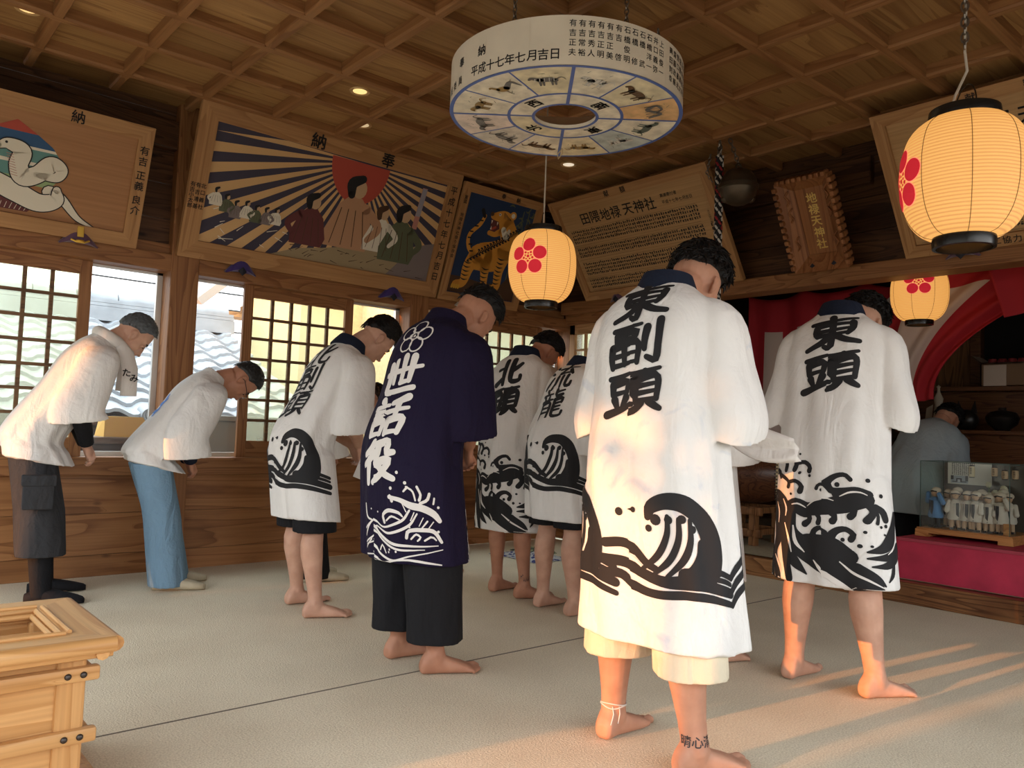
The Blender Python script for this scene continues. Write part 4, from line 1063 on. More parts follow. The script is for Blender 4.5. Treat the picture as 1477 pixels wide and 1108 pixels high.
# ------------------------------------------------------------------ downlights in the ceiling boards
def downlight(x, y, label, warm, power):
    R = thing('downlight', label, 'ceiling light', (x, y, 3.045), 'recessed ceiling downlights')
    mb = MB(); mb.lathe([(0.046, 0.0), (0.046, -0.004), (0.060, -0.006), (0.064, 0.0)], plain('downlight_trim', (0.62, 0.42, 0.20), 0.4, 0.3), 36, cap=False); mb.build('trim_ring', None, R, smooth=True)
    mb = MB(); mb.lathe([(0.047, -0.001), (0.040, 0.0), (0.046, -0.0025)], plain('downlight_well', (0.8, 0.62, 0.35), 0.2, 0.8), 36, cap=False)
    mb.lathe([(0.0005, -0.002), (0.043, -0.0015)], plain('lamp_glow_%g' % power, (0.9, 0.8, 0.6), 0.4, emit=warm, es=power), 36, cap=False); mb.build('lamp', None, R, smooth=True)
    return R
downlight(0.687, 4.666, 'recessed downlight in the ceiling above the snake board', (1.0, 0.62, 0.20), 0.9)
downlight(2.409, 4.316, 'brightest recessed downlight, in the ceiling above the sunrise board', (1.0, 0.66, 0.22), 1.05)
downlight(2.708, 4.791, 'dim recessed downlight close above the sunrise board', (1.0, 0.72, 0.4), 0.5)
downlight(4.248, 4.337, 'silvery recessed downlight in the ceiling past the compass ring', (1.0, 0.85, 0.65), 0.7)

# ------------------------------------------------------------------ shrine bell, its chains and rope
BRZ = plain('aged_bronze', (0.10, 0.075, 0.05), 0.42, 0.75, var=0.25, vscale=14)
BP = V3((4.50, 2.99, 2.645))
R = thing('shrine_bell', 'round dark bronze shrine bell hung from the ceiling beside the rope', 'bell', Matrix.Translation(BP))
prof = [(0.004, 0.125), (0.05, 0.118), (0.088, 0.095), (0.113, 0.055), (0.123, 0.018), (0.132, 0.012), (0.132, -0.012), (0.123, -0.018), (0.113, -0.055), (0.088, -0.092), (0.05, -0.113), (0.004, -0.12)]
mb = MB(); mb.lathe(prof, BRZ, 48)
for s_ in (-1, 1): mb.ell((0.09 * s_ * .62, -0.09 * s_ * .78 * 0 - .06 * s_, -.075), (.03, .03, .03), BRZ)
mb.build('bell_body', None, R, smooth=True)
mb = MB(); mb.tube([(0.03 * math.cos(t), 0, 0.13 + 0.03 * math.sin(t)) for t in np.linspace(0, 2 * PI, 16)], 0.007, BRZ, 8, cap=False); mb.build('hanger', None, R, smooth=True)
mb = MB(); chain(mb, (0, 0, 0.15), (-.02, .06, .335), .04, .005, STEEL); mb.build('chain', None, R)
RP = V3((4.47, 3.12, 2.98))
R = thing('bell_rope', 'thick red, black and white braided bell rope hanging from the ceiling hook', 'rope', Matrix.Translation(RP))
mb = MB(); L = 1.75; nseg = 70
ropes = [plain('rope_red', (0.30, 0.02, 0.025), 0.8), plain('rope_black', (0.012, 0.012, 0.014), 0.8), plain('rope_white', (0.62, 0.58, 0.52), 0.8)]
mb.tube([(0, 0, -0.10), (0, 0, -L)], 0.019, ropes[1], 10)
for k in range(6):
    d = 1 if k % 2 else -1
    mb.tube([(0.0215 * math.cos(d * 9 * t + k * PI / 3), 0.0215 * math.sin(d * 9 * t + k * PI / 3), -0.10 - (L - .1) * t / (2 * PI) ) for t in np.linspace(0, 2 * PI, 130)], 0.0075, ropes[(1, 0, 1, 2, 1, 2)[k]], 6)
mb.build('braid', None, R, smooth=True)
mb = MB(); chain(mb, (0, 0, 0.0), (0, 0, -0.13), 0.045, 0.006, STEEL); chain(mb, (0.02, .02, -.02), (0.03, 0.01, -0.2), 0.04, 0.005, STEEL)
for a, b in (((0.01, .08, -.07), (.0, .10, -.2)), ((.0, .10, -.2), (0, .05, -.27))): chain(mb, a, b, .03, .003, STEEL)
mb.build('chain', None, R)
mb = MB(); mb.tube([(0.0, 0, 0.0), (0.012, 0, -.02), (0, 0, -.034), (-.012, 0, -.02), (0, 0, 0.0)], .005, STEEL, 8); mb.build('ceiling_hook', None, R)
mb = MB(); mb.tube([(0.024, 0, -.33), (0.0, .026, -.335), (-.024, 0, -.33), (0, -.026, -.335), (.024, 0, -.33)], .008, ropes[2], 8); mb.build('tie_string', None, R)

# ------------------------------------------------------------------ offertory box
OX = wood('offertory_wood_x', (0.50, 0.25, 0.085), (0.64, 0.36, 0.145), 'X', rings=5, rough=0.42); OY = wood('offertory_wood_y', (0.50, 0.25, 0.085), (0.64, 0.36, 0.145), 'Y', rings=5, rough=0.42); OZ = wood('offertory_wood_z', (0.50, 0.25, 0.085), (0.64, 0.36, 0.145), 'Z', rings=5, rough=0.42)
xr, yf = 0.572, 2.290            # the body's right face and front face
xl, yb = -0.75, 2.71
R = thing('offertory_box', 'honey-coloured wooden offertory box with studded rails and an open slatted top', 'offertory box', ((xl + xr) / 2, (yf + yb) / 2, 0))
mb = MB(); mb.box((xl, yf + 0.012, 0.07), (xr - .012, yf + 0.03, 0.41), OX); mb.box((xl, yb - 0.03, 0.07), (xr, yb - .012, 0.41), OX); mb.box((xr - .03, yf + .03, 0.07), (xr - .012, yb - .03, 0.41), OY); mb.box((xl + .012, yf + .03, 0.07), (xl + .03, yb - .03, 0.41), OY); mb.box((xl, yf + .02, .07), (xr - .02, yb - .02, .09), OX); mb.build('side_panel', None, R, world=True)
for x in (xl, xr - .07):
    for y in (yf, yb - .07):
        mb = MB(); mb.box((x, y, 0.06), (x + .07, y + .07, 0.41), OZ, 0.009); mb.build('corner_post', None, R, world=True)
mb = MB(); mb.box((xl - .05, yf - .05, 0.0), (xr + .05, yb + .05, 0.062), OX, 0.006); mb.box((xl - .025, yf - .025, 0.062), (xr + .025, yb + .025, 0.085), OX, 0.006); mb.build('plinth', None, R, world=True)
for z in (0.165, 0.325):
    mb = MB(); mb.box((xl - .03, yf - .018, z), (xr + .028, yf + .012, z + .038), OX, 0.007); mb.build('rail', None, R, smooth=True, world=True)
    mb = MB(); mb.box((xr - .012, yf - .0, z + .002), (xr + .016, yb + .028, z + .036), OY, 0.007); mb.build('rail', None, R, smooth=True, world=True)
    for x in (xr - .048, xr - .012, xl + .05, xl + .015):
        mb = MB(); mb.ell((x, yf - .019, z + .019), (0.0085, 0.006, 0.0085), plain('iron_stud', (0.07, 0.06, 0.055), 0.4, 0.8), n=14, m=8); mb.build('stud', None, R, smooth=True, world=True)
mb = MB()
a0, a1, b0, b1 = xl - .06, xr + .048, yf - .06, yb + .05
def rimbar(p, q_, r_, s_, mat):
    lo, hi = 0.405, 0.447
    pr = [p, q_, r_, s_]
    mb.add([(*v, lo) for v in pr] + [(*v, hi) for v in (p, q_)] + [(*v, hi - 0.004) for v in (r_, s_)], [(3, 2, 1, 0), (4, 5, 6, 7)] + [(i, (i + 1) % 4, 4 + (i + 1) % 4, 4 + i) for i in range(4)], mat)
w = 0.098
O4 = [(a0, b0), (a1, b0), (a1, b1), (a0, b1)]; I_ = [(a0 + w, b0 + w), (a1 - w, b0 + w), (a1 - w, b1 - w), (a0 + w, b1 - w)]
for k, mt in enumerate((OX, OY, OX, OY)):
    rimbar(O4[k], O4[(k + 1) % 4], I_[(k + 1) % 4], I_[k], mt)
mb.build('rim', None, R, smooth=False, world=True)
mb = MB()
for k, mt in enumerate((OX, OY, OX, OY)):       # inner moulding steps and the rounded outer nose
    i0, i1 = V3((*I_[k], 0)), V3((*I_[(k + 1) % 4], 0)); c_ = V3(((a0 + a1) / 2, (b0 + b1) / 2, 0)); mid = (i0 + i1) / 2; nrm = V3((c_.x - mid.x, 0, 0)).normalized() if k % 2 else V3((0, c_.y - mid.y, 0)).normalized()
    for off, z, r in ((-0.012, .447, .006), (0.004, .437, .008), (0.016, .425, .008)): mb.tube([i0 + nrm * off + V3((0, 0, z)) - nrm * 0, i1 + nrm * off + V3((0, 0, z))], r, mt, 8)
    o0, o1 = V3((*O4[k], .426)), V3((*O4[(k + 1) % 4], .426)); mb.tube([o0, o1], .021, mt, 12)
    l0, l1 = V3((*O4[k], .402)) + nrm * .028, V3((*O4[(k + 1) % 4], .402)) + nrm * .028; mb.tube([l0, l1], .016, mt, 8)
mb.build('rim_moulding', None, R, smooth=True, world=True)
for y in (yf + .16, yf + .29):
    mb = MB(); mb.loft([[(x, y - .02, .355), (x, y + .02, .355), (x, y + .004, .395), (x, y - .004, .395)] for x in (xl, xr - .02)], OX); mb.build('slat', None, R, world=True)

R.scale = (1, 1, 0.972)
# ------------------------------------------------------------------ red box, glass case and its dolls
REDP = plain('worn_red_paint', (0.50, 0.03, 0.075), 0.55, var=0.16, vscale=7)
R = thing('red_plinth_box', 'long red painted box on the sanctuary floor under the glass case', 'box', (5.75, 1.7, 0.132))
mb = MB(); mb.box((5.36, 0.95, 0.132), (6.02, 2.335, 0.388), REDP, 0.004); mb.build('box_body', None, R, world=True)
mb = MB(); mb.box((5.355, 0.945, 0.372), (5.385, 2.34, 0.392), plain('red_edge', (0.40, 0.05, 0.08), 0.6), 0.002); mb.build('edge_strip', None, R, world=True)
CW = wood('case_base_wood', (0.38, 0.15, 0.045), (0.60, 0.29, 0.10), 'Y', rough=0.35)
cx0, cx1, cy0, cy1 = 5.60, 5.98, 1.735, 2.265
R = thing('glass_case', 'glass display case on a wooden base, full of small festival dolls', 'display case', ((cx0 + cx1) / 2, (cy0 + cy1) / 2, 0.39))
mb = MB(); mb.box((cx0 - .02, cy0 - .025, 0.415), (cx1 + .02, cy1 + .025, 0.440), CW, 0.004); mb.box((cx0 - .012, cy0 - .018, 0.44), (cx1 + .012, cy1 + .018, 0.449), CW)
mb.box((cx0 - .02, cy0 - .025, 0.392), (cx1 + .02, cy0 + .06, 0.416), CW); mb.box((cx0 - .02, cy1 - .06, 0.392), (cx1 + .02, cy1 + .025, 0.416), CW); mb.build('case_base', None, R, world=True)
GLS = frosted('case_glass', (0.90, 0.95, 0.92), 0.985)
GED = plain('glass_edge', (0.06, 0.10, 0.09), 0.2)
for nm, q4 in (('front', [(cx0, cy0, .449), (cx0, cy1, .449), (cx0, cy1, .888), (cx0, cy0, .888)]), ('side', [(cx0, cy0, .449), (cx1, cy0, .449), (cx1, cy0, .888), (cx0, cy0, .888)]), ('side', [(cx0, cy1, .449), (cx1, cy1, .449), (cx1, cy1, .888), (cx0, cy1, .888)]), ('top', [(cx0, cy0, .888), (cx1, cy0, .888), (cx1, cy1, .888), (cx0, cy1, .888)])):
    mb = MB(); mb.add(q4, [(0, 1, 2, 3)], GLS); mb.build('glass_pane', None, R, world=True)
mb = MB()
for x in (cx0, cx1):
    for y in (cy0, cy1): mb.box((x - .002, y - .002, .449), (x + .002, y + .002, .889), GED)
for a, b in (((cx0, cy0), (cx0, cy1)), ((cx1, cy0), (cx1, cy1)), ((cx0, cy0), (cx1, cy0)), ((cx0, cy1), (cx1, cy1))): mb.box((a[0] - .002, a[1] - .002, .886), (b[0] + .002, b[1] + .002, .890), GED)
mb.build('glass_edge', None, R, world=True)
mb = MB(); mb.box((cx1 - .008, cy0 + .01, .449), (cx1 - .004, cy1 - .01, .885), plain('case_back_mirror', (0.10, 0.085, 0.07), 0.12, 0.3)); mb.build('back_panel', None, R, world=True)
R = thing('notice_card', 'white card with columns of writing and a bridge photograph inside the glass case', 'card', (cx1 - .03, 2.08, .70))
mb = MB(); xk = cx1 - .03; mb.box((xk, 1.95, .735), (xk + .003, 2.225, .885), plain('card_white', (0.62, 0.60, 0.53), 0.6)); mb.build('sheet', None, R, world=True)
mb = MB(); fk = lambda x, y: (xk - .0008, 2.225 - x, .735 + y)
for k in range(12): small_rows(mb, lambda x, y: fk(y, x), .062, .140, .03 + .0125 * k + 0.0 , 1, .0085, .1)
mb.build('writing', INK, R, world=True)
mb = MB(); xz = xk - .0008
def card_rect(x, y, w_, h_, mt, l=0.0): mb.add([(xz - l, 2.225 - x, .735 + y), (xz - l, 2.225 - x - w_, .735 + y), (xz - l, 2.225 - x - w_, .735 + y + h_), (xz - l, 2.225 - x, .735 + y + h_)], [(0, 1, 2, 3)], mt)
card_rect(.02, .006, .11, .052, plain('photo_grey', (.33, .37, .42), .5)); card_rect(.02, .03, .018, .028, INK, .0004); card_rect(.112, .022, .018, .036, INK, .0004); card_rect(.03, .014, .09, .006, INK, .0004); card_rect(.055, .02, .035, .02, INK, .0005); card_rect(.063, .014, .018, .018, plain('photo_pale', (.5, .52, .55), .5), .0007)
mb.build('photograph', None, R, world=True)
# dolls
DW = plain('doll_white', (0.62, 0.56, 0.48), 0.7); DSK = plain('doll_skin', (0.55, 0.35, 0.22), 0.6); DBL = plain('doll_black', (0.02, 0.02, 0.025), 0.7); DBLUE = plain('doll_blue', (0.10, 0.24, 0.48), 0.7); DHAT = plain('doll_hood', (0.66, 0.56, 0.44), 0.7)
def make_doll(coat, trim, armsup):
    R = thing('festival_doll', 'doll', 'doll', (0, 0, 0), 'festival dolls in the glass case')
    s = 0.19
    mb = MB()
    for sg in (-1, 1): mb.caps((0, .016 * sg, .0), (0, .012 * sg, .07), .009, .012, DBL if coat is DBLUE else DSK, 8); mb.box((-.012, .016 * sg - .008, 0), (.022, .016 * sg + .008, .009), DBL)
    mb.build('legs', None, R, smooth=True)
    mb = MB(); mb.lathe([(.030, .045), (.034, .055), (.026, .10), (.028, .125), (.012, .14)], coat, 16)
    for sg in (-1, 1):
        if armsup: mb.caps((.0, .026 * sg, .127), (.004, .048 * sg, .118), .011, .012, coat, 8); mb.caps((.004, .048 * sg, .118), (.012, .034 * sg, .155), .012, .010, coat, 8)
        else: mb.caps((.0, .026 * sg, .127), (.014, .036 * sg, .09), .011, .013, coat, 8)
    mb.build('coat', None, R, smooth=True)
    mb = MB()
    for sg in (-1, 1): mb.box((.024, .004 * sg - .003, .05), (.031, .010 * sg + .003, .125), trim)
    mb.build('collar', None, R)
    mb = MB(); mb.ell((.004, 0, .160), (.017, .016, .019), DSK, n=12, m=8); mb.ell((.020, 0, .158), (.004, .003, .004), DSK, n=8, m=6); mb.build('head', None, R, smooth=True)
    mb = MB(); mb.ell((-.002, 0, .171), (.021, .021, .016), DHAT, n=12, m=8); mb.tube([(.012, -.018, .166), (.02, 0, .169), (.012, .018, .166)], .003, DBL, 6); mb.build('hood', None, R, smooth=True)
    return R
def dup(root, M, label=None, group=None):
    r = root.copy(); C.objects.link(r); r.matrix_world = M
    if label: r['label'] = label
    if group: r['group'] = group
    for ch in list(root.children):
        c = ch.copy(); C.objects.link(c); c.parent = r
        for g in ch.children:
            d = g.copy(); C.objects.link(d); d.parent = c
    return r
dolls = [make_doll(DBLUE, DBL, True), make_doll(DW, DBL, False), make_doll(DW, DBL, True)]
spots = [(5.70, 2.205, 0, 'doll in a blue coat with raised hands, at the left end of the glass case'), (5.80, 2.165, 2, 'white-coated doll with raised hands just behind the blue-coated doll'), (5.70, 2.085, 1, ''), (5.78, 2.10, 1, ''), (5.70, 2.01, 1, ''), (5.80, 2.03, 2, ''), (5.69, 1.955, 1, ''), (5.77, 1.94, 2, ''), (5.86, 1.98, 1, ''), (5.70, 1.885, 1, ''), (5.79, 1.87, 2, ''), (5.70, 1.815, 2, ''), (5.80, 1.80, 1, ''), (5.88, 1.86, 1, '')]
usedd = set()
for k, (x, y, kd, lab) in enumerate(spots):
    M = Matrix.Translation((x, y, .449)) @ Matrix.Rotation(PI + rng.uniform(-.5, .5), 4, 'Z') @ Matrix.Scale(rng.uniform(1.28, 1.52), 4)
    lab = lab or ('white-coated doll with raised hands in the crowd inside the glass case', 'white-coated doll with lowered hands in the crowd inside the glass case')[0 if kd == 2 else 1]
    if kd not in usedd: usedd.add(kd); dolls[kd].matrix_world = M; dolls[kd]['label'] = lab
    else: dup(dolls[kd], M, lab)
# flowers and hand lanterns in the case
FW = plain('flower_cream', (0.66, 0.62, 0.45), 0.7); FG = plain('stem_green', (0.10, 0.20, 0.05), 0.7)
R = thing('flower_spray', 'spray of cream paper flowers on green stems among the dolls', 'flowers', (5.88, 1.93, .449))
for k in range(14):
    x, y, z = 5.88 + rng.uniform(-.05, .05), 1.93 + rng.uniform(-.09, .08), .63 + rng.uniform(-.06, .13)
    mb = MB()
    for j in range(7): a = 2 * PI * j / 6; rr = .012 if j < 6 else 0; mb.ell((x + rr * math.cos(a) * .5, y + rr * math.cos(a), z + rr * math.sin(a)), (.009, .010, .010), FW, n=8, m=6)
    mb.build('flower', None, R, smooth=True, world=True)
    mb = MB(); mb.tube([(5.88, 1.93, .45), (5.88, (y + 1.93) / 2, z - .07), (x, y, z)], .0018, FG, 5); mb.build('stem', None, R, world=True)
HL = plain('hand_lantern_paper', (0.55, 0.38, 0.24), 0.7)
for k, (y, z, h, lab) in enumerate(((2.02, .83, .075, 'tall pale miniature lantern with writing, nearest the card'), (1.885, .835, .06, 'squat pinkish miniature lantern second from the card in the glass case'), (1.825, .82, .055, 'small brown miniature lantern third from the card in the glass case'), (1.765, .825, .06, 'brown miniature lantern at the open end of the row in the glass case'))):
    R = thing('miniature_lantern', lab, 'miniature lantern', (5.80, y, z - h / 2), 'miniature lanterns in the glass case')
    mb = MB(); mb.lathe([(.014, 0), (.018, .006), (.019, h / 2), (.018, h - .006), (.014, h)], HL if k else plain('yellowed_paper', (.6, .5, .3), .7), 18); mb.build('paper_shade', None, R, smooth=True)
    mb = MB(); mb.lathe([(.015, -.003), (.016, .002), (.015, .004)], DBL, 14); mb.lathe([(.015, h - .004), (.016, h), (.012, h + .005)], DBL, 14); mb.build('ring_cap', None, R)
    mb = MB(); mb.tube([(0, 0, h), (0, 0, .888 - z + h / 2)], .0012, DBL, 5); mb.build('cord', None, R)
    mb = MB(); column(mb, '若頭中' if k else '御神燈', lambda x, yy: (-.0198, -x, yy), 0, h * .75, .013, pitch=1.1, bold=.01); mb.build('writing', INK, R)
o = MB(); o.box((5.66, 1.755, .449), (5.69, 1.79, .52), CW, .002); tag(o.build('wooden_tablet', None, None), 'small upright wooden tablet at the front corner inside the glass case', 'tablet')

# ------------------------------------------------------------------ drum on a stand
R = thing('taiko_drum', 'dark barrel drum with a pale studded head, beyond the striding figures', 'drum', (5.95, 3.84, .45))
DB = wood('drum_wood', (0.05, 0.018, 0.010), (0.13, 0.05, 0.022), 'X', rough=0.3)
dM = Matrix.Translation((5.95, 3.80, .70)) @ Matrix.Rotation(math.radians(-62), 4, 'Z') @ Matrix.Rotation(PI / 2, 4, 'Y')
mb = MB(); mb.T = dM
mb.lathe([(.20, -.25), (.235, -.15), (.25, 0), (.235, .15), (.20, .25)], DB, 40, cap=False); mb.build('barrel', None, R, smooth=True, world=True)
for z in (-.25, .25):
    mb = MB(); mb.T = dM; mb.lathe([(.001, z), (.205, z), (.207, z - math.copysign(.03, z))], plain('drum_skin', (0.60, 0.47, 0.28), 0.6), 40, cap=False); mb.build('drum_head', None, R, smooth=True, world=True)
    mb = MB(); mb.T = dM
    for k in range(44):
        a = 2 * PI * k / 44
        for dz, o_ in ((.010, 0), (.024, .5)): a2 = a + o_ * 2 * PI / 44; mb.ell((.208 * math.cos(a2), .208 * math.sin(a2), z - math.copysign(dz, z)), (.007, .007, .007), LACQ, n=6, m=4)
    mb.build('stud_ring', None, R, world=True)
R = thing('drum_stand', 'wooden trestle stand under the barrel drum', 'stand', (5.95, 3.80, .132))
SW = wood('stand_wood', (0.12, 0.05, 0.02), (0.30, 0.14, 0.055), 'Z')
for dx in (-.17, .17):
    for dy in (-.17, .17):
        mb = MB(); mb.box((5.95 + dx - .03, 3.80 + dy - .03, .132), (5.95 + dx + .03, 3.80 + dy + .03, .445), SW, .004); mb.build('leg', None, R, world=True)
for z in (.20, .375):
    for dx in (-.17, .17): mb = MB(); mb.box((5.95 + dx - .022, 3.56, z), (5.95 + dx + .022, 4.04, z + .065), SW, .004); mb.build('rail', None, R, world=True)
    for dy in (-.17, .17): mb = MB(); mb.box((5.71, 3.8 + dy - .022, z + .01), (6.19, 3.8 + dy + .022, z + .06), SW, .004); mb.build('rail', None, R, world=True)

# ------------------------------------------------------------------ red and white curtain
CR = plain('curtain_red', (0.36, 0.012, 0.022), 0.75, bump=0.1, bscale=300); CWH = plain('curtain_white', (0.52, 0.42, 0.38), 0.75, bump=0.1, bscale=300)
def curtain(name, label, fn, nu, nv, stripes, band):
    vs, fs, ms = [], [], []
    for i in range(nu + 1):
        for j in range(nv + 1): vs.append(fn(i / nu, j / nv))
    mb = MB()
    for i in range(nu):
        for j in range(nv):
            m_ = CR
            if j / nv >= band:
                u = (i + .5) / nu
                if any(a <= u < b for a, b in stripes): m_ = CWH
            k = i * (nv + 1) + j; fs.append((k, k + 1, k + nv + 2, k + nv + 1)); ms.append(m_)
    mb.v = vs; mb.f = fs; mb.mats = [CR, CWH]; mb.m = [0 if m_ is CR else 1 for m_ in ms]
    o = mb.build(name, None, None, smooth=True)
    s_ = o.modifiers.new('cloth_thickness', 'SOLIDIFY'); s_.thickness = 0.003
    return tag(o, label, 'curtain', 'festival curtain in the sanctuary')
def c1(u, v):
    y = 4.09 - 1.62 * u; sag = 0.05 * math.sin(PI * ((u * 3) % 1.0)) * (1 - v)
    top = 2.23 - sag; fold = 0.035 * math.sin(u * 34 + 1.2 * v) * (0.35 + .65 * v)
    return (6.36 + fold + .03 * math.sin(u * 9), y, top + .05 - (1.5 - 1.1 * max(0, min(1, (u - .66) / .12))) * v)
curtain('festival_curtain', 'red and white striped curtain hanging flat behind the drum', c1, 120, 40, [(k * .2 + .10, k * .2 + .20) for k in range(5)], .20)
def c2(u, v):
    k = 1 - (1 - v) ** 2.0
    y = (2.62 - 1.5 * u) * (1 - k) + (2.78 - .34 * u) * k
    z = 2.235 - .03 * math.sin(PI * ((u * 2.0) % 1)) * (1 - v) - v * 0.95 + .05 * u * v
    return (6.0 + .26 * v + .03 * math.sin(u * 22 + v * 3) * (1 - .4 * v), y, z)
curtain('festival_curtain', 'red and white curtain drawn aside into a slanting swag behind the small lantern', c2, 90, 50, [(.12, .52)], .10)
def c3(u, v):
    y = 1.95 - 1.0 * u
    return (5.86 + .02 * math.sin(u * 15), y - .10 * v, 2.20 - .03 * math.sin(PI * u) - (.30 * (1 - u) + .05) * v - .0)
curtain('festival_curtain', 'loose red and white curtain corner hanging down over the dark alcove', c3, 60, 24, [(.45, .8)], .45)

# ------------------------------------------------------------------ altar shelves and the things on them
_before = set(C.objects)
AY = wood('altar_wood', (0.075, 0.025, 0.011), (0.17, 0.07, 0.028), 'Y', rough=0.4)
R = thing('altar_shelves', 'dark red-brown stepped altar shelves behind the glass case', 'altar', (6.8, 1.6, .132))
mb = MB(); mb.box((6.42, 0.1, .132), (6.46, 2.80, 1.09), AY); mb.build('front_panel', None, R, world=True)
mb = MB(); mb.box((6.34, 0.1, 1.09), (6.80, 2.80, 1.12), AY, .004); mb.build('lower_shelf', None, R, world=True)
mb = MB(); mb.box((6.80, 0.1, 1.12), (6.84, 2.80, 1.44), AY); mb.build('riser', None, R, world=True)
mb = MB(); mb.box((6.62, 0.1, 1.44), (7.35, 2.80, 1.475), AY, .004); mb.build('upper_shelf', None, R, world=True)
mb = MB(); mb.box((6.92, 2.42, 1.475), (6.96, 2.95, 2.7), wood('altar_panel', (0.10, 0.045, 0.018), (0.24, 0.115, 0.045), 'Z')); mb.build('side_panel', None, R, world=True)
mb = MB(); mb.box((6.88, 2.34, 1.475), (6.97, 2.42, 2.7), AY, .004); mb.build('post', None, R, world=True)
mb = MB(); mb.box((7.0, 0.1, 1.475), (7.04, 2.35, 2.7), plain('recess_shade_black', (0.006, 0.005, 0.005), 0.9)); mb.build('alcove_shade', None, R, world=True)  # near-black sheet stands in for the shade inside the alcove opening
KRAFT = plain('carton_brown', (0.22, 0.13, 0.075), 0.8); CWHT = plain('carton_label', (0.55, 0.44, 0.36), 0.7)
R = thing('open_carton', 'open cardboard carton with a pale front on the upper altar shelf', 'carton', (6.72, 2.12, 1.475))
mb = MB(); mb.box((6.60, 1.93, 1.475), (6.605, 2.24, 1.66), KRAFT); mb.box((6.85, 1.93, 1.475), (6.855, 2.24, 1.66), KRAFT); mb.box((6.60, 1.93, 1.475), (6.855, 1.935, 1.66), KRAFT); mb.box((6.60, 2.235, 1.475), (6.855, 2.24, 1.66), KRAFT); mb.box((6.60, 1.93, 1.475), (6.855, 2.24, 1.48), KRAFT); mb.build('carton_body', None, R, world=True)
mb = MB(); mb.loft([[(6.60, 1.93, 1.66), (6.60, 2.24, 1.66)], [(6.52, 1.93, 1.64), (6.52, 2.24, 1.64)]], KRAFT, cap=False, closed=False); mb.loft([[(6.60, 1.935, 1.66), (6.85, 1.935, 1.66)], [(6.60, 1.84, 1.70), (6.85, 1.84, 1.70)]], CWHT, cap=False, closed=False); mb.loft([[(6.60, 2.235, 1.66), (6.85, 2.235, 1.66)], [(6.60, 2.31, 1.72), (6.85, 2.31, 1.72)]], CWHT, cap=False, closed=False); mb.build('flap', None, R, world=True)
mb = MB(); mb.box((6.594, 2.06, 1.475), (6.599, 2.22, 1.64), CWHT); mb.build('pale_front', None, R, world=True)
for k in range(4):
    o = MB(); o.lathe([(.028, 0), (.033, .004), (.033, .10), (.028, .115)], plain('can_red', (0.30, 0.04, 0.04), 0.4, var=.5, vscale=60), 18, (6.70, 1.98 + .07 * k, 1.58)); o.lathe([(.026, .115), (.001, .118)], plain('can_top', (.6, .55, .5), .3, .6), 18, (6.70, 1.98 + .07 * k, 1.58))
    tag(o.build('drink_can', None, None, smooth=True), 'red patterned can standing in the open carton', 'can', 'cans in the open carton')
R = thing('glass_jar', 'small jar with a white lid beside the carton on the upper altar shelf', 'jar', (6.66, 1.80, 1.475))
mb = MB(); mb.lathe([(.03, 0), (.034, .005), (.034, .09), (.028, .10)], plain('jar_label', (.30, .22, .20), .4, var=.7, vscale=50), 22); mb.build('jar_body', None, R, smooth=True)
mb = MB(); mb.lathe([(.031, .10), (.032, .102), (.032, .125), (.029, .128)], plain('lid_white', (.55, .47, .42), .4), 22); mb.build('lid', None, R, smooth=True)
R = thing('paper_streamer', 'small figure draped in pale folded paper at the left end of the lower altar shelf', 'offering', (6.45, 2.50, 1.12))
mb = MB(); PL = plain('folded_paper', (0.50, 0.42, 0.32), 0.8)
mb.lathe([(.035, 0), (.05, .02), (.035, .12), (.028, .20), (.035, .25), (.012, .30), (.010, .33), (.016, .345), (.001, .36)], PL, 14); mb.build('draped_body', None, R, smooth=True)
mb = MB()
for sg in (-1, 1): mb.loft([[(-.03, sg * .03, .2), (-.03, sg * .08, .17)], [(-.035, sg * .035, .08), (-.035, sg * .09, .07)], [(-.05, sg * .06, -.02), (-.05, sg * .13, -.03)]], PL, cap=False, closed=False)
mb.build('paper_strip', None, R)
BKM = plain('black_vessel', (0.012, 0.010, 0.009), 0.35)
R = thing('lacquer_mask', 'black pointed-eared carving on the lower altar shelf', 'carving', (6.42, 2.28, 1.12))
mb = MB(); mb.ell((0, 0, .08), (.07, .085, .08), BKM); mb.build('head', None, R, smooth=True)
for sg in (-1, 1): mb = MB(); mb.loft([[(-.02, sg * .05 - .02, .13), (.02, sg * .05 - .02, .13), (.02, sg * .05 + .025, .12), (-.02, sg * .05 + .025, .12)], [(0, sg * .06, .23), (.003, sg * .06, .23), (.003, sg * .06 + .003, .23), (0, sg * .06 + .003, .23)]], BKM); mb.build('ear', None, R)
R = thing('lacquer_bowl', 'black lidded bowl on the lower altar shelf, beside the black carving', 'bowl', (6.42, 2.03, 1.12))
mb = MB(); mb.lathe([(.05, 0), (.055, .015), (.10, .05), (.115, .10), (.11, .11)], BKM, 28); mb.build('bowl_body', None, R, smooth=True)
mb = MB(); mb.lathe([(.112, .11), (.09, .14), (.03, .155), (.025, .175), (.001, .178)], BKM, 28); mb.build('lid', None, R, smooth=True)

for o in set(C.objects) - _before:          # the altar stands a step further back
    if o.parent is None: o.location.x += 0.36; o.location.y += 0.12; ROOTM[o] = Matrix.Translation(o.location)
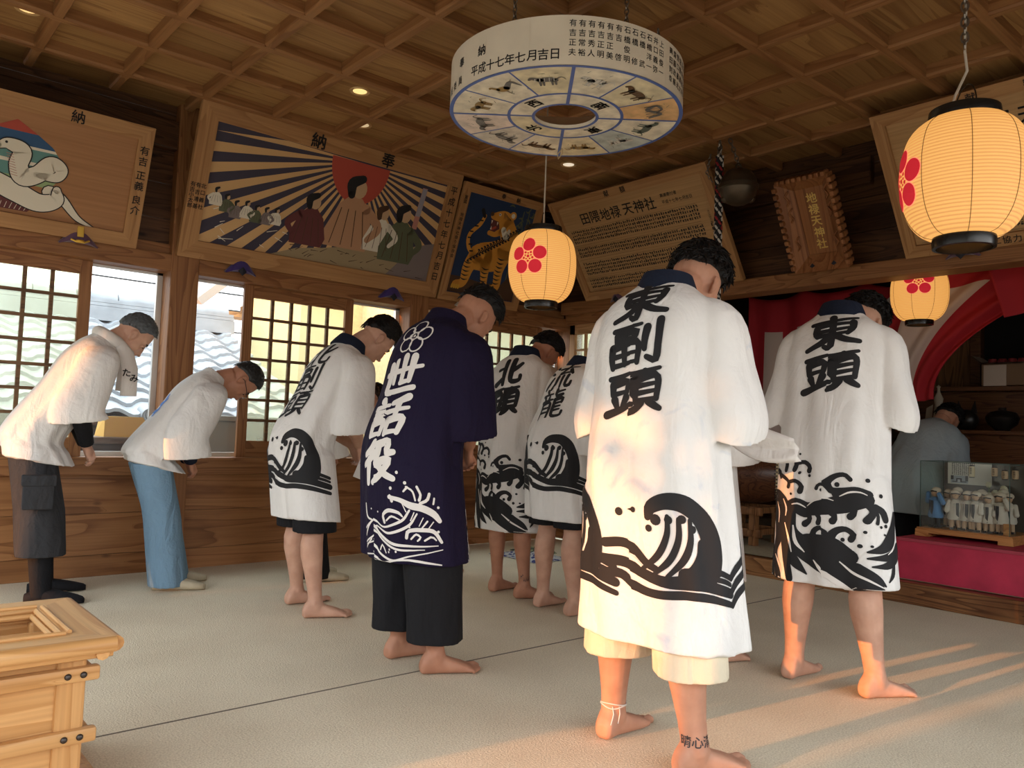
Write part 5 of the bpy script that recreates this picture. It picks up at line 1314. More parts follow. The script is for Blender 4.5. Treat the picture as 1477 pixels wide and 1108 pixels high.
# ------------------------------------------------------------------ folded cloth on the carpet
R = thing('folded_cloth', 'rumpled blue and white patterned cloth lying on the carpet near the corner', 'cloth', (4.33, 4.72, 0))
def patterned(name, a, b):
    m, nt, bs = new_mat(name); N, L = nt.nodes, nt.links
    tc = N.new('ShaderNodeTexCoord'); v = N.new('ShaderNodeTexVoronoi'); v.inputs['Scale'].default_value = 26; L.new(tc.outputs['Object'], v.inputs['Vector'])
    r = N.new('ShaderNodeValToRGB'); r.color_ramp.interpolation = 'CONSTANT'; r.color_ramp.elements[0].color = (*a, 1); r.color_ramp.elements[1].position = 0.40; r.color_ramp.elements[1].color = (*b, 1)
    L.new(v.outputs['Distance'], r.inputs[0]); L.new(r.outputs[0], bs.inputs['Base Color']); bs.inputs['Roughness'].default_value = .85
    return m
BLC = patterned('blue_print_cotton', (0.045, 0.05, 0.20), (0.50, 0.50, 0.52)); GRC = patterned('green_print_cotton', (0.30, 0.32, 0.18), (0.06, 0.07, 0.05))
def crumple(w, d, h, seed, mat, name, dx, dy, z0):
    mb = MB(); n = 34; vs, fs = [], []
    for i in range(n + 1):
        for j in range(n + 1):
            u, v = i / n * 2 - 1, j / n * 2 - 1
            e = max(0, 1 - max(abs(u), abs(v)) ** 4)
            hh = h * e * (.55 + .6 * noise.noise((u * 2.2 + seed, v * 2.2, 0))) + .012 * e * noise.noise((u * 7, v * 7, seed))
            k = 1 + .12 * noise.noise((u * 1.5, v * 1.5, seed + 5))
            vs.append((dx + u * w * k, dy + v * d * k, z0 + max(hh, 0.003)))
    for i in range(n):
        for j in range(n): a = i * (n + 1) + j; fs.append((a, a + 1, a + n + 2, a + n + 1))
    base = len(vs); vs += [(x, y, z0) for x, y, z in vs]
    fs += [tuple(base + q_ for q_ in f_[::-1]) for f_ in fs]
    mb.add(vs, fs, mat); mb.build(name, None, R, smooth=True, world=True)
crumple(.20, .27, .045, 3.0, BLC, 'blue_fold', 4.33, 4.70, 0.0); crumple(.12, .16, .05, 9.0, GRC, 'green_fold', 4.45, 4.80, 0.015)
# ------------------------------------------------------------------ unseen pole and tree, added to cut the low sun into patches
R = thing('sun_block_pole', 'slim unseen pole added to split the sun gap between the two nearer houses', 'pole', (-12.0, 3.27, -.55))
mb = MB(); mb.tube([(-12.0, 3.27, -.55), (-12.0, 3.27, 6.5)], [.035, .03], plain('concrete', (.4, .39, .37), .9), 16); mb.build('shaft', None, R, world=True)
mb = MB(); mb.box((-12.07, 2.8, 5.9), (-11.97, 3.9, 6.0), STEEL); mb.build('cross_arm', None, R, world=True)
R = thing('sun_block_tree', 'small unseen tree added to break up the sun in the gap between the houses', 'tree', (-13.0, 3.5, -.55))
mb = MB(); mb.tube([(-13, 3.36, -.55), (-13, 3.34, 1.2), (-13, 3.44, 2.7)], [.035, .03, .02], DX, 10); mb.build('trunk', None, R, world=True)
mb = MB()
for k in range(1900):
    d = V3((rng.gauss(0, 1), rng.gauss(0, 1), rng.gauss(0, 1))).normalized() * rng.random() ** .4
    c_ = V3((-13 + d.x * .6, 3.66 + d.y * .72, (3.32 + d.z * .52) if k > 260 else (2.89 + d.z * .42))); a = V3((rng.gauss(0, 1), rng.gauss(0, 1), rng.gauss(0, 1))).normalized(); b = a.cross(V3((.3, .5, .8))).normalized()
    mb.add([c_ - a * .09, c_ + b * .05, c_ + a * .09, c_ - b * .05], [(0, 1, 2, 3)], plain('leaf_green', (.05, .09, .03), .7))
mb.build('crown', None, R, world=True)
# ------------------------------------------------------------------ people
def evaluated(mb, name, mat, voxel, smooth_it=3, fac=0.5):
    """one watertight skin grown round the overlapping volumes of MB"""
    me = mb.mesh('tmp')
    bm = bmesh.new(); bm.from_mesh(me); bmesh.ops.recalc_face_normals(bm, faces=bm.faces); bm.to_mesh(me); bm.free()
    me.materials.clear()
    o = bpy.data.objects.new('tmp', me); link(o)
    r = o.modifiers.new('r', 'REMESH'); r.mode = 'VOXEL'; r.voxel_size = voxel
    if smooth_it:
        s = o.modifiers.new('s', 'SMOOTH'); s.iterations = smooth_it; s.factor = fac
    dg = bpy.context.evaluated_depsgraph_get()
    out = bpy.data.meshes.new_from_object(o.evaluated_get(dg))
    bpy.data.objects.remove(o); bpy.data.meshes.remove(me)
    out.name = name
    out.polygons.foreach_set('use_smooth', [True] * len(out.polygons))
    if mat is not None:
        out.materials.clear(); out.materials.append(mat)
    return out
def part(name, me, parent, label=None):
    o = bpy.data.objects.new(name, me); link(o)
    o.parent = parent; ROOTM[o] = ROOTM.get(parent, Matrix.Identity(4))
    if label: o['label'] = label
    return o

def skin(name, c):
    if name in MATS: return MATS[name]
    m, nt, bs = new_mat(name)
    N, L = nt.nodes, nt.links
    tc = N.new('ShaderNodeTexCoord'); n = N.new('ShaderNodeTexNoise'); n.inputs['Scale'].default_value = 14; n.inputs['Detail'].default_value = 4
    L.new(tc.outputs['Object'], n.inputs['Vector'])
    r = N.new('ShaderNodeValToRGB'); r.color_ramp.elements[0].position = .3; r.color_ramp.elements[1].position = .7
    r.color_ramp.elements[0].color = (c[0] * .86, c[1] * .80, c[2] * .78, 1); r.color_ramp.elements[1].color = (min(1, c[0] * 1.08), c[1] * 1.08, c[2] * 1.08, 1)
    L.new(n.outputs['Fac'], r.inputs[0]); L.new(r.outputs[0], bs.inputs['Base Color'])
    bs.inputs['Roughness'].default_value = .55; bs.inputs['Specular IOR Level'].default_value = .3
    bs.inputs['Subsurface Weight'].default_value = .12; bs.inputs['Subsurface Radius'].default_value = (.012, .005, .003)
    MATS[name] = m
    return m
SK1 = skin('skin_warm', (0.50, 0.265, 0.175)); SK2 = skin('skin_fair', (0.56, 0.33, 0.235)); SK3 = skin('skin_tan', (0.44, 0.215, 0.135))
HAIR = plain('black_hair', (0.006, 0.005, 0.005), 0.55, spec=0.25, var=0.3, vscale=60)
HAIRG = plain('hair_reflection_grey', (0.085, 0.095, 0.105), 0.55, var=0.35, vscale=70)  # window reflection on dark hair, put into the grey base colour
BROW = plain('brow_dark', (0.03, 0.02, 0.015), 0.8); LASH = plain('lid_dark', (0.035, 0.018, 0.014), 0.6); LIP = plain('lip', (0.34, 0.14, 0.11), 0.5)
def cloth(name, c, bump=0.10, sheen=0.0, rough=0.85, folds=0.30):
    return plain(name, c, rough, spec=0.2, var=0.03, vscale=9, bump=bump, bscale=420, sheen=sheen, folds=folds)
COTTON = cloth('white_cotton', (0.75, 0.735, 0.715)); PURPLE = cloth('purple_cotton', (0.0095, 0.006, 0.025)); NAVYC = cloth('navy_collar', (0.012, 0.017, 0.035)); BLACKC = cloth('black_cotton', (0.011, 0.011, 0.013))
CREAM = cloth('cream_jersey', (0.66, 0.58, 0.44)); CHAR = cloth('charcoal_twill', (0.035, 0.036, 0.04), folds=.5); JEANS = cloth('light_blue_cotton', (0.17, 0.28, 0.39), folds=.6); GREYB = cloth('grey_blue_cotton', (0.32, 0.38, 0.41)); GREYD = cloth('dark_grey_cotton', (0.06, 0.065, 0.075))
SLIP = cloth('beige_slipper', (0.48, 0.41, 0.29)); PRINTW = plain('print_white', (0.74, 0.71, 0.68), 0.85); PRINTB = plain('print_blue', (0.08, 0.22, 0.62), 0.85)

def interp(keys, t):
    ts = [k[0] for k in keys]
    return np.array([np.interp(t, ts, [k[1][i] for k in keys]) for i in range(len(keys[0][1]))])

def hand(mb, wrist, d, back, side, s=1.0, curl=0.5):
    """palm, five unequal bent fingers; D along the fingers, BACK out of the back of the hand, thumb on side SIDE of (d x back)"""
    d = V3(d).normalized(); back = (V3(back) - V3(back).dot(d) * d).normalized(); w = d.cross(back) * side
    P = lambda a, b, c: V3(wrist) + s * (d * a + w * b + back * c)
    rings = []
    for a, hw, ht in ((-.012, .024, .019), (.012, .027, .018), (.04, .037, .016), (.07, .041, .0145), (.088, .040, .012)):
        rings.append([P(a, hw * math.copysign(abs(math.cos(t)) ** .7, math.cos(t)), ht * math.copysign(abs(math.sin(t)) ** .8, math.sin(t))) for t in np.linspace(0, 2 * PI, 17)[:-1]])
    mb.loft(rings)
    for b, l, r in ((.031, .070, .0085), (.010, .079, .009), (-.011, .073, .0085), (-.031, .056, .0075)):
        p = P(.082, b, 0.001); ang = 0.25 * curl; k = l * s
        for seg, (fr, add) in enumerate(((.45, .75), (.30, .85), (.25, .6))):
            dirv = d * math.cos(ang) - back * math.sin(ang)
            q = p + dirv * k * fr
            mb.caps(p, q, (r - .0007 * seg) * s, (r - .0007 * (seg + 1)) * s, n=8)
            p = q; ang += add * curl * 1.3
    p = P(.020, .030, -.004); q = P(.052, .056, -.016); r_ = P(.078, .052, -.030)
    mb.caps(p, q, .0125 * s, .0105 * s, n=8); mb.caps(q, r_, .0105 * s, .0085 * s, n=8)

def foot(mb, ankle, ang, s, sgn):
    """bare foot; SGN +1 for the left one"""
    c, sn = math.cos(ang), math.sin(ang)
    def P(x, y, z): return V3((ankle[0] + s * (x * c - y * sn), ankle[1] + s * (x * sn + y * c), s * z))
    prof = ((-.062, 0, .022, .018, .03), (-.052, 0, .031, .034, .035), (-.03, 0, .034, .05, .05), (0.0, .0, .034, .047, .048), (.03, .002, .036, .038, .038), (.07, .004, .042, .030, .030), (.11, .006, .047, .023, .023), (.14, .006, .047, .0165, .017), (.158, .005, .042, .012, .013))
    rings = []
    for x, yc, hw, hh, zc in prof:
        R_ = []
        for t in np.linspace(0, 2 * PI, 21)[:-1]:
            y = hw * math.copysign(abs(math.cos(t)) ** .75, math.cos(t)); z = zc + hh * math.copysign(abs(math.sin(t)) ** .8, math.sin(t))
            R_.append(P(x, -sgn * yc + y, max(z, .004)))
        rings.append(R_)
    mb.loft(rings)
    for k, (yt, x0, x1, r) in enumerate(((-.030, .14, .196, .0140), (-.007, .148, .197, .0098), (.010, .146, .188, .0092), (.026, .140, .177, .0088), (.040, .130, .163, .0085))):
        y = sgn * yt
        mb.caps(P(x0, y * .95, r + .007), P((x0 + x1) / 2, y, r + .008), r * s * .95, r * s, n=8); mb.caps(P((x0 + x1) / 2, y, r + .008), P(x1 - r, y, r + .001), r * s, r * s * .95, n=8)
    for y in (-1, 1): mb.ell(P(-.002, y * .031, .078), (.014 * s, .010 * s, .014 * s), n=10, m=8)
    return P

def head_mesh(mb, T, s):
    """cranium, brow, nose, lips, jaw and ears; T places a head that looks along +x"""
    def E(c, r, rot=None): 
        R3 = T.to_3x3() @ (rot if rot is not None else Matrix.Identity(3))
        mb.ell(T @ (V3(c) * s), [q_ * s for q_ in r], R=R3.normalized() if False else R3, n=18, m=12)
    E((-.012, 0, .03), (.098, .077, .100)); E((.022, 0, -.025), (.070, .066, .088)); E((.032, 0, -.068), (.052, .050, .050)); E((.058, 0, -.098), (.030, .030, .022))
    E((.066, 0, .028), (.022, .052, .024)); E((.060, .036, -.030), (.022, .020, .022)); E((.060, -.036, -.030), (.022, .020, .022))
    E((.078, 0, -.074), (.018, .026, .022))
    rot = Matrix.Rotation(math.radians(18), 3, 'Y')
    E((.092, 0, -.016), (.013, .010, .034), Matrix.Rotation(math.radians(-20), 3, 'Y')); E((.106, 0, -.040), (.013, .012, .011)); E((.094, .011, -.044), (.010, .008, .008)); E((.094, -.011, -.044), (.010, .008, .008))
    E((.092, 0, -.067), (.008, .022, .006)); E((.090, 0, -.081), (.009, .019, .007)); E((.080, 0, -.103), (.016, .020, .014))
    for g in (-1, 1):
        rz = Matrix.Rotation(g * math.radians(-22), 3, 'Z') @ Matrix.Rotation(math.radians(-12), 3, 'Y')
        for a in np.linspace(-0.4, 4.6, 13): mb.ell(T @ (V3((-.004 + .016 * math.cos(a) * (1.1 if a < 2.6 else .8) - .006 * (a < 3), g * (.079 + .006 * (math.cos(a) < 0)), -.012 + .027 * math.sin(a))) * s), (.0062 * s,) * 3, n=8, m=6)
        E((-.002, g * .074, -.014), (.016, .008, .026), rz); E((-.002, g * .077, -.040), (.009, .006, .008), rz)
    for g in (-1, 1): mb.ell(T @ (V3((.074, g * .033, -.002)) * s), (.013 * s, .015 * s, .009 * s), n=10, m=8)

def hair_mesh(T, s, style, seed, mat, parent):
    top, side, nape, fade, tufts, tl = style
    mb = MB(); nu, nv = 72, 46; c0 = V3((-.012, 0, .03)); vs, fs = [], []
    def rad(d):
        return 1 / math.sqrt((d.x / .100) ** 2 + (d.y / .079) ** 2 + (d.z / .102) ** 2)
    def grow(d):
        az = abs(math.degrees(math.atan2(d.y, d.x))); el = math.degrees(math.asin(max(-1, min(1, d.z))))
        line = float(np.interp(az, (0, 35, 60, 78, 92, 118, 150, 180), (34, 32, 20, -8 + fade, -4 + fade, -16 + fade * 1.1, nape + fade, nape + fade)))
        g = max(0.0, min(1.0, (el - line) / 9.0)); h = max(0.0, min(1.0, (el - 8) / 40.0))
        t = side + (top - side) * h
        return g, t
    for i in range(nv + 1):
        th = PI * i / nv
        for j in range(nu):
            ph = 2 * PI * j / nu
            d = V3((math.sin(th) * math.cos(ph), math.sin(th) * math.sin(ph), math.cos(th)))
            g, t = grow(d)
            nz = noise.noise(V3((d.x * 7 + seed, d.y * 7, d.z * 7))) * .35 + noise.noise(V3((d.x * 17 + seed, d.y * 17, d.z * 17))) * .25
            r = rad(d) * (.90 + .105 * g) + g * t * (1 + nz)
            vs.append(T @ ((c0 + d * r) * s))
    for i in range(nv):
        for j in range(nu): a = i * nu + j; b = i * nu + (j + 1) % nu; fs.append((a, a + nu, b + nu, b))
    mb.add(vs, fs)
    rr = random.Random(seed); n = 0
    while n < tufts:
        d = V3((rr.gauss(0, 1), rr.gauss(0, 1), rr.gauss(.6, 1))).normalized()
        g, t = grow(d)
        if g < .5: continue
        n += 1
        p = c0 + d * (rad(d) + t * .8)
        flow = (V3((1.0, 0, -.2)) if tl[1] == 0 else V3((rr.gauss(0, 1), rr.gauss(0, 1), rr.gauss(0, 1))))
        flow = (flow - flow.dot(d) * d).normalized()
        L = tl[0] * rr.uniform(.6, 1.3); sd = flow.cross(d) * rr.uniform(-.8, .8) * tl[1]; a1 = p + (flow * .6 + d * .45 + sd * .5) * L * .5; a2 = p + (flow * .9 + d * (.30 if tl[1] == 0 else .12) + sd) * L
        mb.tube([T @ (x * s) for x in (p - d * .008, p + (flow * .2 + d * .5) * L * .25, a1, a2)], [.0055 * s, .0055 * s, .004 * s, .0006 * s], n=5)
    return mb.build('hair', mat, parent, smooth=True, angle=80)

def sup(t, a, b, e):
    return a * math.copysign(abs(math.cos(t)) ** (2 / e), math.cos(t)), b * math.copysign(abs(math.sin(t)) ** (2 / e), math.sin(t))

class Coat:
    """a happi coat hung on a bowed back; stations = (t, x, z, half depth, half width, tilt)"""
    def __init__(s, st, seed, fold=1.0, hy=0.0):
        s.hy = hy; s.st = st; s.seed = seed; s.fold = fold
        ts = np.linspace(0, 1, 61); s.ts = ts
        P = [catmull([np.array(q[1:], float) for q in st], 12)]
        arr = np.array(P[0]); tt = np.interp(np.linspace(0, len(st) - 1, len(arr)), range(len(st)), [q[0] for q in st])
        s.arr = np.array([[np.interp(t, tt, arr[:, k]) for k in range(5)] for t in ts])
        n = 160; s.n = n; s.phi = np.linspace(0, 2 * PI, n, endpoint=False)
        s.pts = np.zeros((61, n, 3)); s.ctr = np.zeros((61, 3))
        for i, t in enumerate(ts):
            x, z, a, b, tl = s.arr[i]; yo = s.hy * max(0, 1 - t / .75); s.ctr[i] = (x, yo, z); c_, sn = math.cos(tl), math.sin(tl)
            for j, ph in enumerate(s.phi):
                u, v = sup(ph, a, b, 2.5 - .3 * t)
                f = s.fold * (1 - t) ** .8 * (.010 * math.sin(5 * ph + 1.3 * s.seed + 1.2 * t) + .006 * math.sin(11 * ph + 2.1 * s.seed + 3 * t))
                f += s.fold * .006 * (1 - abs(2 * t - 1)) * noise.noise(V3((3 * math.cos(ph) + s.seed, 3 * math.sin(ph), 5 * t)))
                k = 1 + f / max(.05, math.hypot(u, v)); u *= k; v *= k
                s.pts[i, j] = (x + u * c_, v + yo, z - u * sn)
        s.len = np.zeros((61, n)); j0 = n // 2
        for i in range(61):
            d = np.linalg.norm(np.roll(s.pts[i], -1, 0) - s.pts[i], axis=1)
            acc = 0
            for k in range(n): s.len[i, k] = acc; acc += d[(j0 + k) % n]
        back = s.pts[:, j0]
        s.h = np.concatenate([[0], np.cumsum(np.linalg.norm(np.diff(back, axis=0), axis=1))])
    def solid(s, mb, wall=0.020, depth=0.035):
        rings = [[V3(p) for p in s.pts[i]] for i in range(61)]
        inner = []
        for d in np.linspace(depth, 0, 3):
            i = int(round(np.interp(d, s.h, range(61)))); c = s.ctr[i]
            inner.append([V3(c + (p - c) * (1 - wall / max(.06, np.linalg.norm(p - c)))) for p in s.pts[i]])
        inner[-1] = [V3(s.ctr[0] + (p - s.ctr[0]) * (1 - wall / max(.06, np.linalg.norm(p - s.ctr[0])))) for p in s.pts[0]]
        mb.loft(inner + rings)
    def at(s, sx, h):
        """a point SX along the girth from the middle of the back (+ = towards the wearer's right) and H up from the hem"""
        f = min(max(np.interp(h, s.h, range(61)), 0), 59.999); i = int(f); w = f - i
        out = []
        for k in (i, i + 1):
            n = s.n; j0 = n // 2
            if sx >= 0: q = np.interp(sx, s.len[k], range(n)) ; a = q
            else: tot = s.len[k, -1] + np.linalg.norm(s.pts[k, j0 - 1] - s.pts[k, j0]); a = np.interp(tot + sx, s.len[k], range(n))
            ja = int(a); fr = a - ja
            # walking phi upward from the back (phi = pi) goes to -y, the wearer's right
            p = s.pts[k, (j0 + ja) % n] * (1 - fr) + s.pts[k, (j0 + ja + 1) % n] * fr
            out.append(p)
        p = out[0] * (1 - w) + out[1] * w; c = s.ctr[i] * (1 - w) + s.ctr[i + 1] * w
        return V3(p), V3(c)
    def drape(s, mb, bvh, lift):
        cache = {}
        def fn(x, y):
            key = (round(x, 4), round(y, 4))
            if key not in cache:
                p, c = s.at(x, y); d = (p - c).normalized(); d.z *= .3; d.normalize()
                hit = bvh.ray_cast(p + d * .09, -d, .2)
                if hit[0] is None: hit = bvh.find_nearest(p)
                q, nn = hit[0], hit[1]
                if nn.dot(d) < 0: nn = -nn
                cache[key] = tuple(q + nn * lift)
            return cache[key]
        return fn

def stroke(mb, pts, fn, mat, lift_fn=None, n=7, w_scale=1.0):
    """a brush stroke (x, y, width) laid over a coat"""
    c = catmull(pts, n) if len(pts) > 2 else catmull(pts, 10)
    # resample every ~10 mm
    seg = [0.0]
    for a, b in zip(c[:-1], c[1:]): seg.append(seg[-1] + math.hypot(b[0] - a[0], b[1] - a[1]))
    m = max(2, int(seg[-1] / .011)); q = [np.array([np.interp(x, seg, [p[k] for p in c]) for k in range(3)]) for x in np.linspace(0, seg[-1], m + 1)]
    rows_ = []
    for i, p in enumerate(q):
        a, b = q[max(0, i - 1)], q[min(m, i + 1)]; d = np.array([b[0] - a[0], b[1] - a[1]]); d /= (np.linalg.norm(d) + 1e-9); nn = np.array([-d[1], d[0]])
        w = p[2] * w_scale / 2
        rows_.append([(p[0] + nn[0] * w * k, p[1] + nn[1] * w * k) for k in (-1, -.5, 0, .5, 1)])
    mb.add([fn(*x) for r in rows_ for x in r], [(i * 5 + j, i * 5 + j + 1, i * 5 + j + 6, i * 5 + j + 5) for i in range(m) for j in range(4)], mat)
    for p in (q[0], q[-1]):
        if p[2] * w_scale > .006: dot(mb, p[0], p[1], p[2] * w_scale / 2 * .98, fn, mat)
def dot(mb, x, y, r, fn, mat, n=12):
    k = max(1, int(r / .010))
    vs = [fn(x, y)] + [fn(x + r * q / k * math.cos(2 * PI * j / n), y + r * q / k * math.sin(2 * PI * j / n)) for q in range(1, k + 1) for j in range(n)]
    fs = [(0, 1 + j, 1 + (j + 1) % n) for j in range(n)] + [(1 + (q - 1) * n + j, 1 + q * n + j, 1 + q * n + (j + 1) % n, 1 + (q - 1) * n + (j + 1) % n) for q in range(1, k) for j in range(n)]
    mb.add(vs, fs, mat)

KANJI = {
 '東': [[(.10, .84), (.50, .87), (.90, .90)], [(.20, .70), (.18, .52), (.22, .40)], [(.20, .71), (.55, .74), (.84, .72)], [(.84, .74), (.84, .55), (.76, .40)], [(.24, .55), (.78, .57)], [(.24, .41), (.76, .43)], [(.47, 1.0), (.49, .5), (.46, .02), (.36, .07)], [(.46, .40), (.30, .20), (.03, .06)], [(.54, .38), (.74, .20), (.98, .10)]],
 '副': [[(.06, .94), (.34, .95), (.60, .98)], [(.14, .80), (.13, .65)], [(.14, .81), (.52, .83), (.50, .67)], [(.15, .66), (.50, .68)], [(.06, .52), (.04, .28), (.06, .04)], [(.06, .52), (.56, .55), (.56, .06)], [(.08, .30), (.54, .32)], [(.08, .08), (.54, .10)], [(.30, .53), (.30, .08)], [(.72, .86), (.70, .58), (.70, .34)], [(.93, 1.0), (.94, .5), (.90, .05), (.74, .14)]],
 '頭': [[(.03, .92), (.24, .94), (.44, .97)], [(.09, .76), (.09, .52)], [(.09, .77), (.38, .79), (.37, .54)], [(.11, .54), (.37, .56)], [(.13, .40), (.18, .22)], [(.36, .42), (.29, .22)], [(.0, .06), (.22, .13), (.48, .22)], [(.50, .92), (.74, .94), (.98, .97)], [(.73, .92), (.68, .80)], [(.56, .77), (.55, .50), (.56, .24)], [(.56, .77), (.93, .80), (.93, .26)], [(.58, .61), (.91, .63)], [(.58, .44), (.91, .46)], [(.58, .26), (.91, .28)], [(.66, .22), (.58, .09), (.46, .0)], [(.80, .22), (.90, .10), (.99, .02)]],
 '北': [[(.36, .98), (.35, .5), (.34, .03)], [(.08, .64), (.34, .68)], [(.02, .08), (.18, .16), (.36, .28)], [(.62, 1.0), (.61, .5), (.62, .16), (.74, .08), (.94, .12), (.96, .28)], [(.62, .52), (.80, .64), (.92, .78)]],
 '世': [[(.0, .60), (.5, .64), (1.0, .70)], [(.30, .90), (.29, .34)], [(.53, 1.0), (.52, .30)], [(.77, .96), (.75, .32)], [(.12, .84), (.13, .40), (.14, .10), (.5, .08), (.90, .12)], [(.50, .30), (.76, .32)]],
 '話': [[(.22, 1.0), (.28, .92)], [(.0, .80), (.46, .84)], [(.08, .66), (.40, .69)], [(.08, .53), (.40, .56)], [(.09, .38), (.09, .06)], [(.09, .38), (.41, .40), (.40, .06)], [(.10, .07), (.40, .09)], [(.92, 1.0), (.74, .92), (.55, .88)], [(.48, .64), (1.0, .70)], [(.74, .90), (.73, .42)], [(.58, .40), (.57, .04)], [(.58, .40), (.94, .42), (.92, .04)], [(.58, .07), (.92, .08)]],
 '役': [[(.36, 1.0), (.24, .84), (.06, .74)], [(.36, .74), (.22, .58), (.02, .48)], [(.21, .58), (.20, .0)], [(.55, .95), (.53, .72), (.42, .58)], [(.55, .94), (.82, .96), (.80, .70), (.97, .68)], [(.45, .48), (.88, .50), (.70, .24), (.36, .0)], [(.52, .44), (.72, .20), (1.0, .02)]],
 '龍': [[(.22, 1.0), (.26, .90)], [(.04, .84), (.46, .87)], [(.14, .80), (.18, .68)], [(.38, .82), (.32, .68)], [(.0, .63), (.50, .67)], [(.10, .54), (.09, .25), (.04, .02)], [(.10, .54), (.42, .56), (.42, .04)], [(.12, .38), (.40, .39)], [(.12, .22), (.40, .23)], [(.62, .98), (.61, .78), (.88, .80)], [(.60, .90), (.92, .94)], [(.60, .64), (.90, .67), (.88, .52)], [(.60, .50), (.88, .53)], [(.60, .64), (.58, .2), (.66, .05), (.92, .05), (.96, .20)], [(.64, .38), (.86, .40)], [(.64, .26), (.86, .28)]],
 '流': [[(.10, .96), (.22, .86)], [(.02, .70), (.16, .62)], [(.02, .08), (.14, .24), (.24, .46)], [(.64, 1.0), (.64, .88)], [(.32, .82), (.95, .88)], [(.62, .84), (.46, .62)], [(.42, .58), (.66, .62), (.88, .60)], [(.78, .74), (.92, .56)], [(.42, .48), (.40, .2), (.30, .02)], [(.62, .48), (.62, .06)], [(.82, .48), (.82, .10), (.98, .08), (1.0, .22)]],
}
def brush_kanji(mb, ch, fn, cx, cy, sz, mat, wd=0.125, slant=0.22, sxk=1.0):
    rr = random.Random(ord(ch))
    for st in KANJI[ch]:
        pts = []
        L = len(st)
        for k, (x, y) in enumerate(st):
            x -= .5; y -= .5; y += slant * x
            t = k / max(1, L - 1); w = wd * (1.15, 1.0, .78)[0 if t < .3 else (1 if t < .75 else 2)]
            dx = st[-1][0] - st[0][0]
            dy = st[-1][1] - st[0][1]; w *= (.74 if abs(dx) > .2 and abs(dy) < .12 and L < 4 else 1.1)
            pts.append((cx + x * sz * sxk, cy + y * sz, w * sz))
        stroke(mb, pts, fn, mat)

def wave_a(mb, fn, ink, white_fn, white, dx=0.0, k=1.0, top=True):
    """one great curling wave over ruled swell lines"""
    S = lambda pts, f=fn, m=None: stroke(mb, [(p[0] * k + dx, p[1] * k, p[2] * k) for p in pts], f, m or ink)
    if top:
        S([(.060, .398, .022), (.072, .428, .040), (.115, .448, .048), (.170, .445, .054), (.222, .408, .058), (.252, .350, .062), (.258, .295, .066), (.248, .245, .07)]); S([(.225, .33, .03), (.222, .29, .04), (.195, .245, .045), (.17, .235, .05)])
        S([(.122, .405, .014), (.118, .35, .019), (.085, .285, .021), (.02, .232, .010)]); S([(.156, .40, .014), (.153, .34, .019), (.125, .28, .021), (.07, .228, .012)]); S([(.188, .40, .012), (.187, .335, .019), (.163, .278, .021), (.112, .228, .012)])
        for x, y, r in ((.085, .392, .017), (.125, .395, .013), (.165, .40, .013), (.195, .372, .012)): dot(mb, x * k + dx, y * k, r * k, fn, ink)
        for x, y, r in ((-.045, .405, .013), (.008, .415, .009), (.062, .365, .011)): dot(mb, x * k + dx, y * k, r * k, fn, ink)
    S([(-.10, .305, .030), (-.04, .312, .030), (.0, .30, .030), (.045, .262, .026), (.08, .245, .022)])
    S([(-.11, .255, .032), (-.03, .252, .034), (.02, .232, .034), (.10, .212, .034), (.19, .218, .044), (.245, .208, .036), (.33, .185, .030)])
    S([(-.115, .212, .030), (-.05, .215, .030), (.0, .185, .030), (.07, .172, .026), (.17, .18, .026), (.25, .172, .024), (.33, .152, .018)])
    S([(.22, .262, .018), (.27, .252, .018), (.33, .232, .018)]); S([(.24, .235, .016), (.29, .225, .016), (.33, .212, .014)])
    S([(-.10, .282, .010), (-.05, .288, .013), (.0, .268, .011), (.03, .248, .006)], white_fn, white)

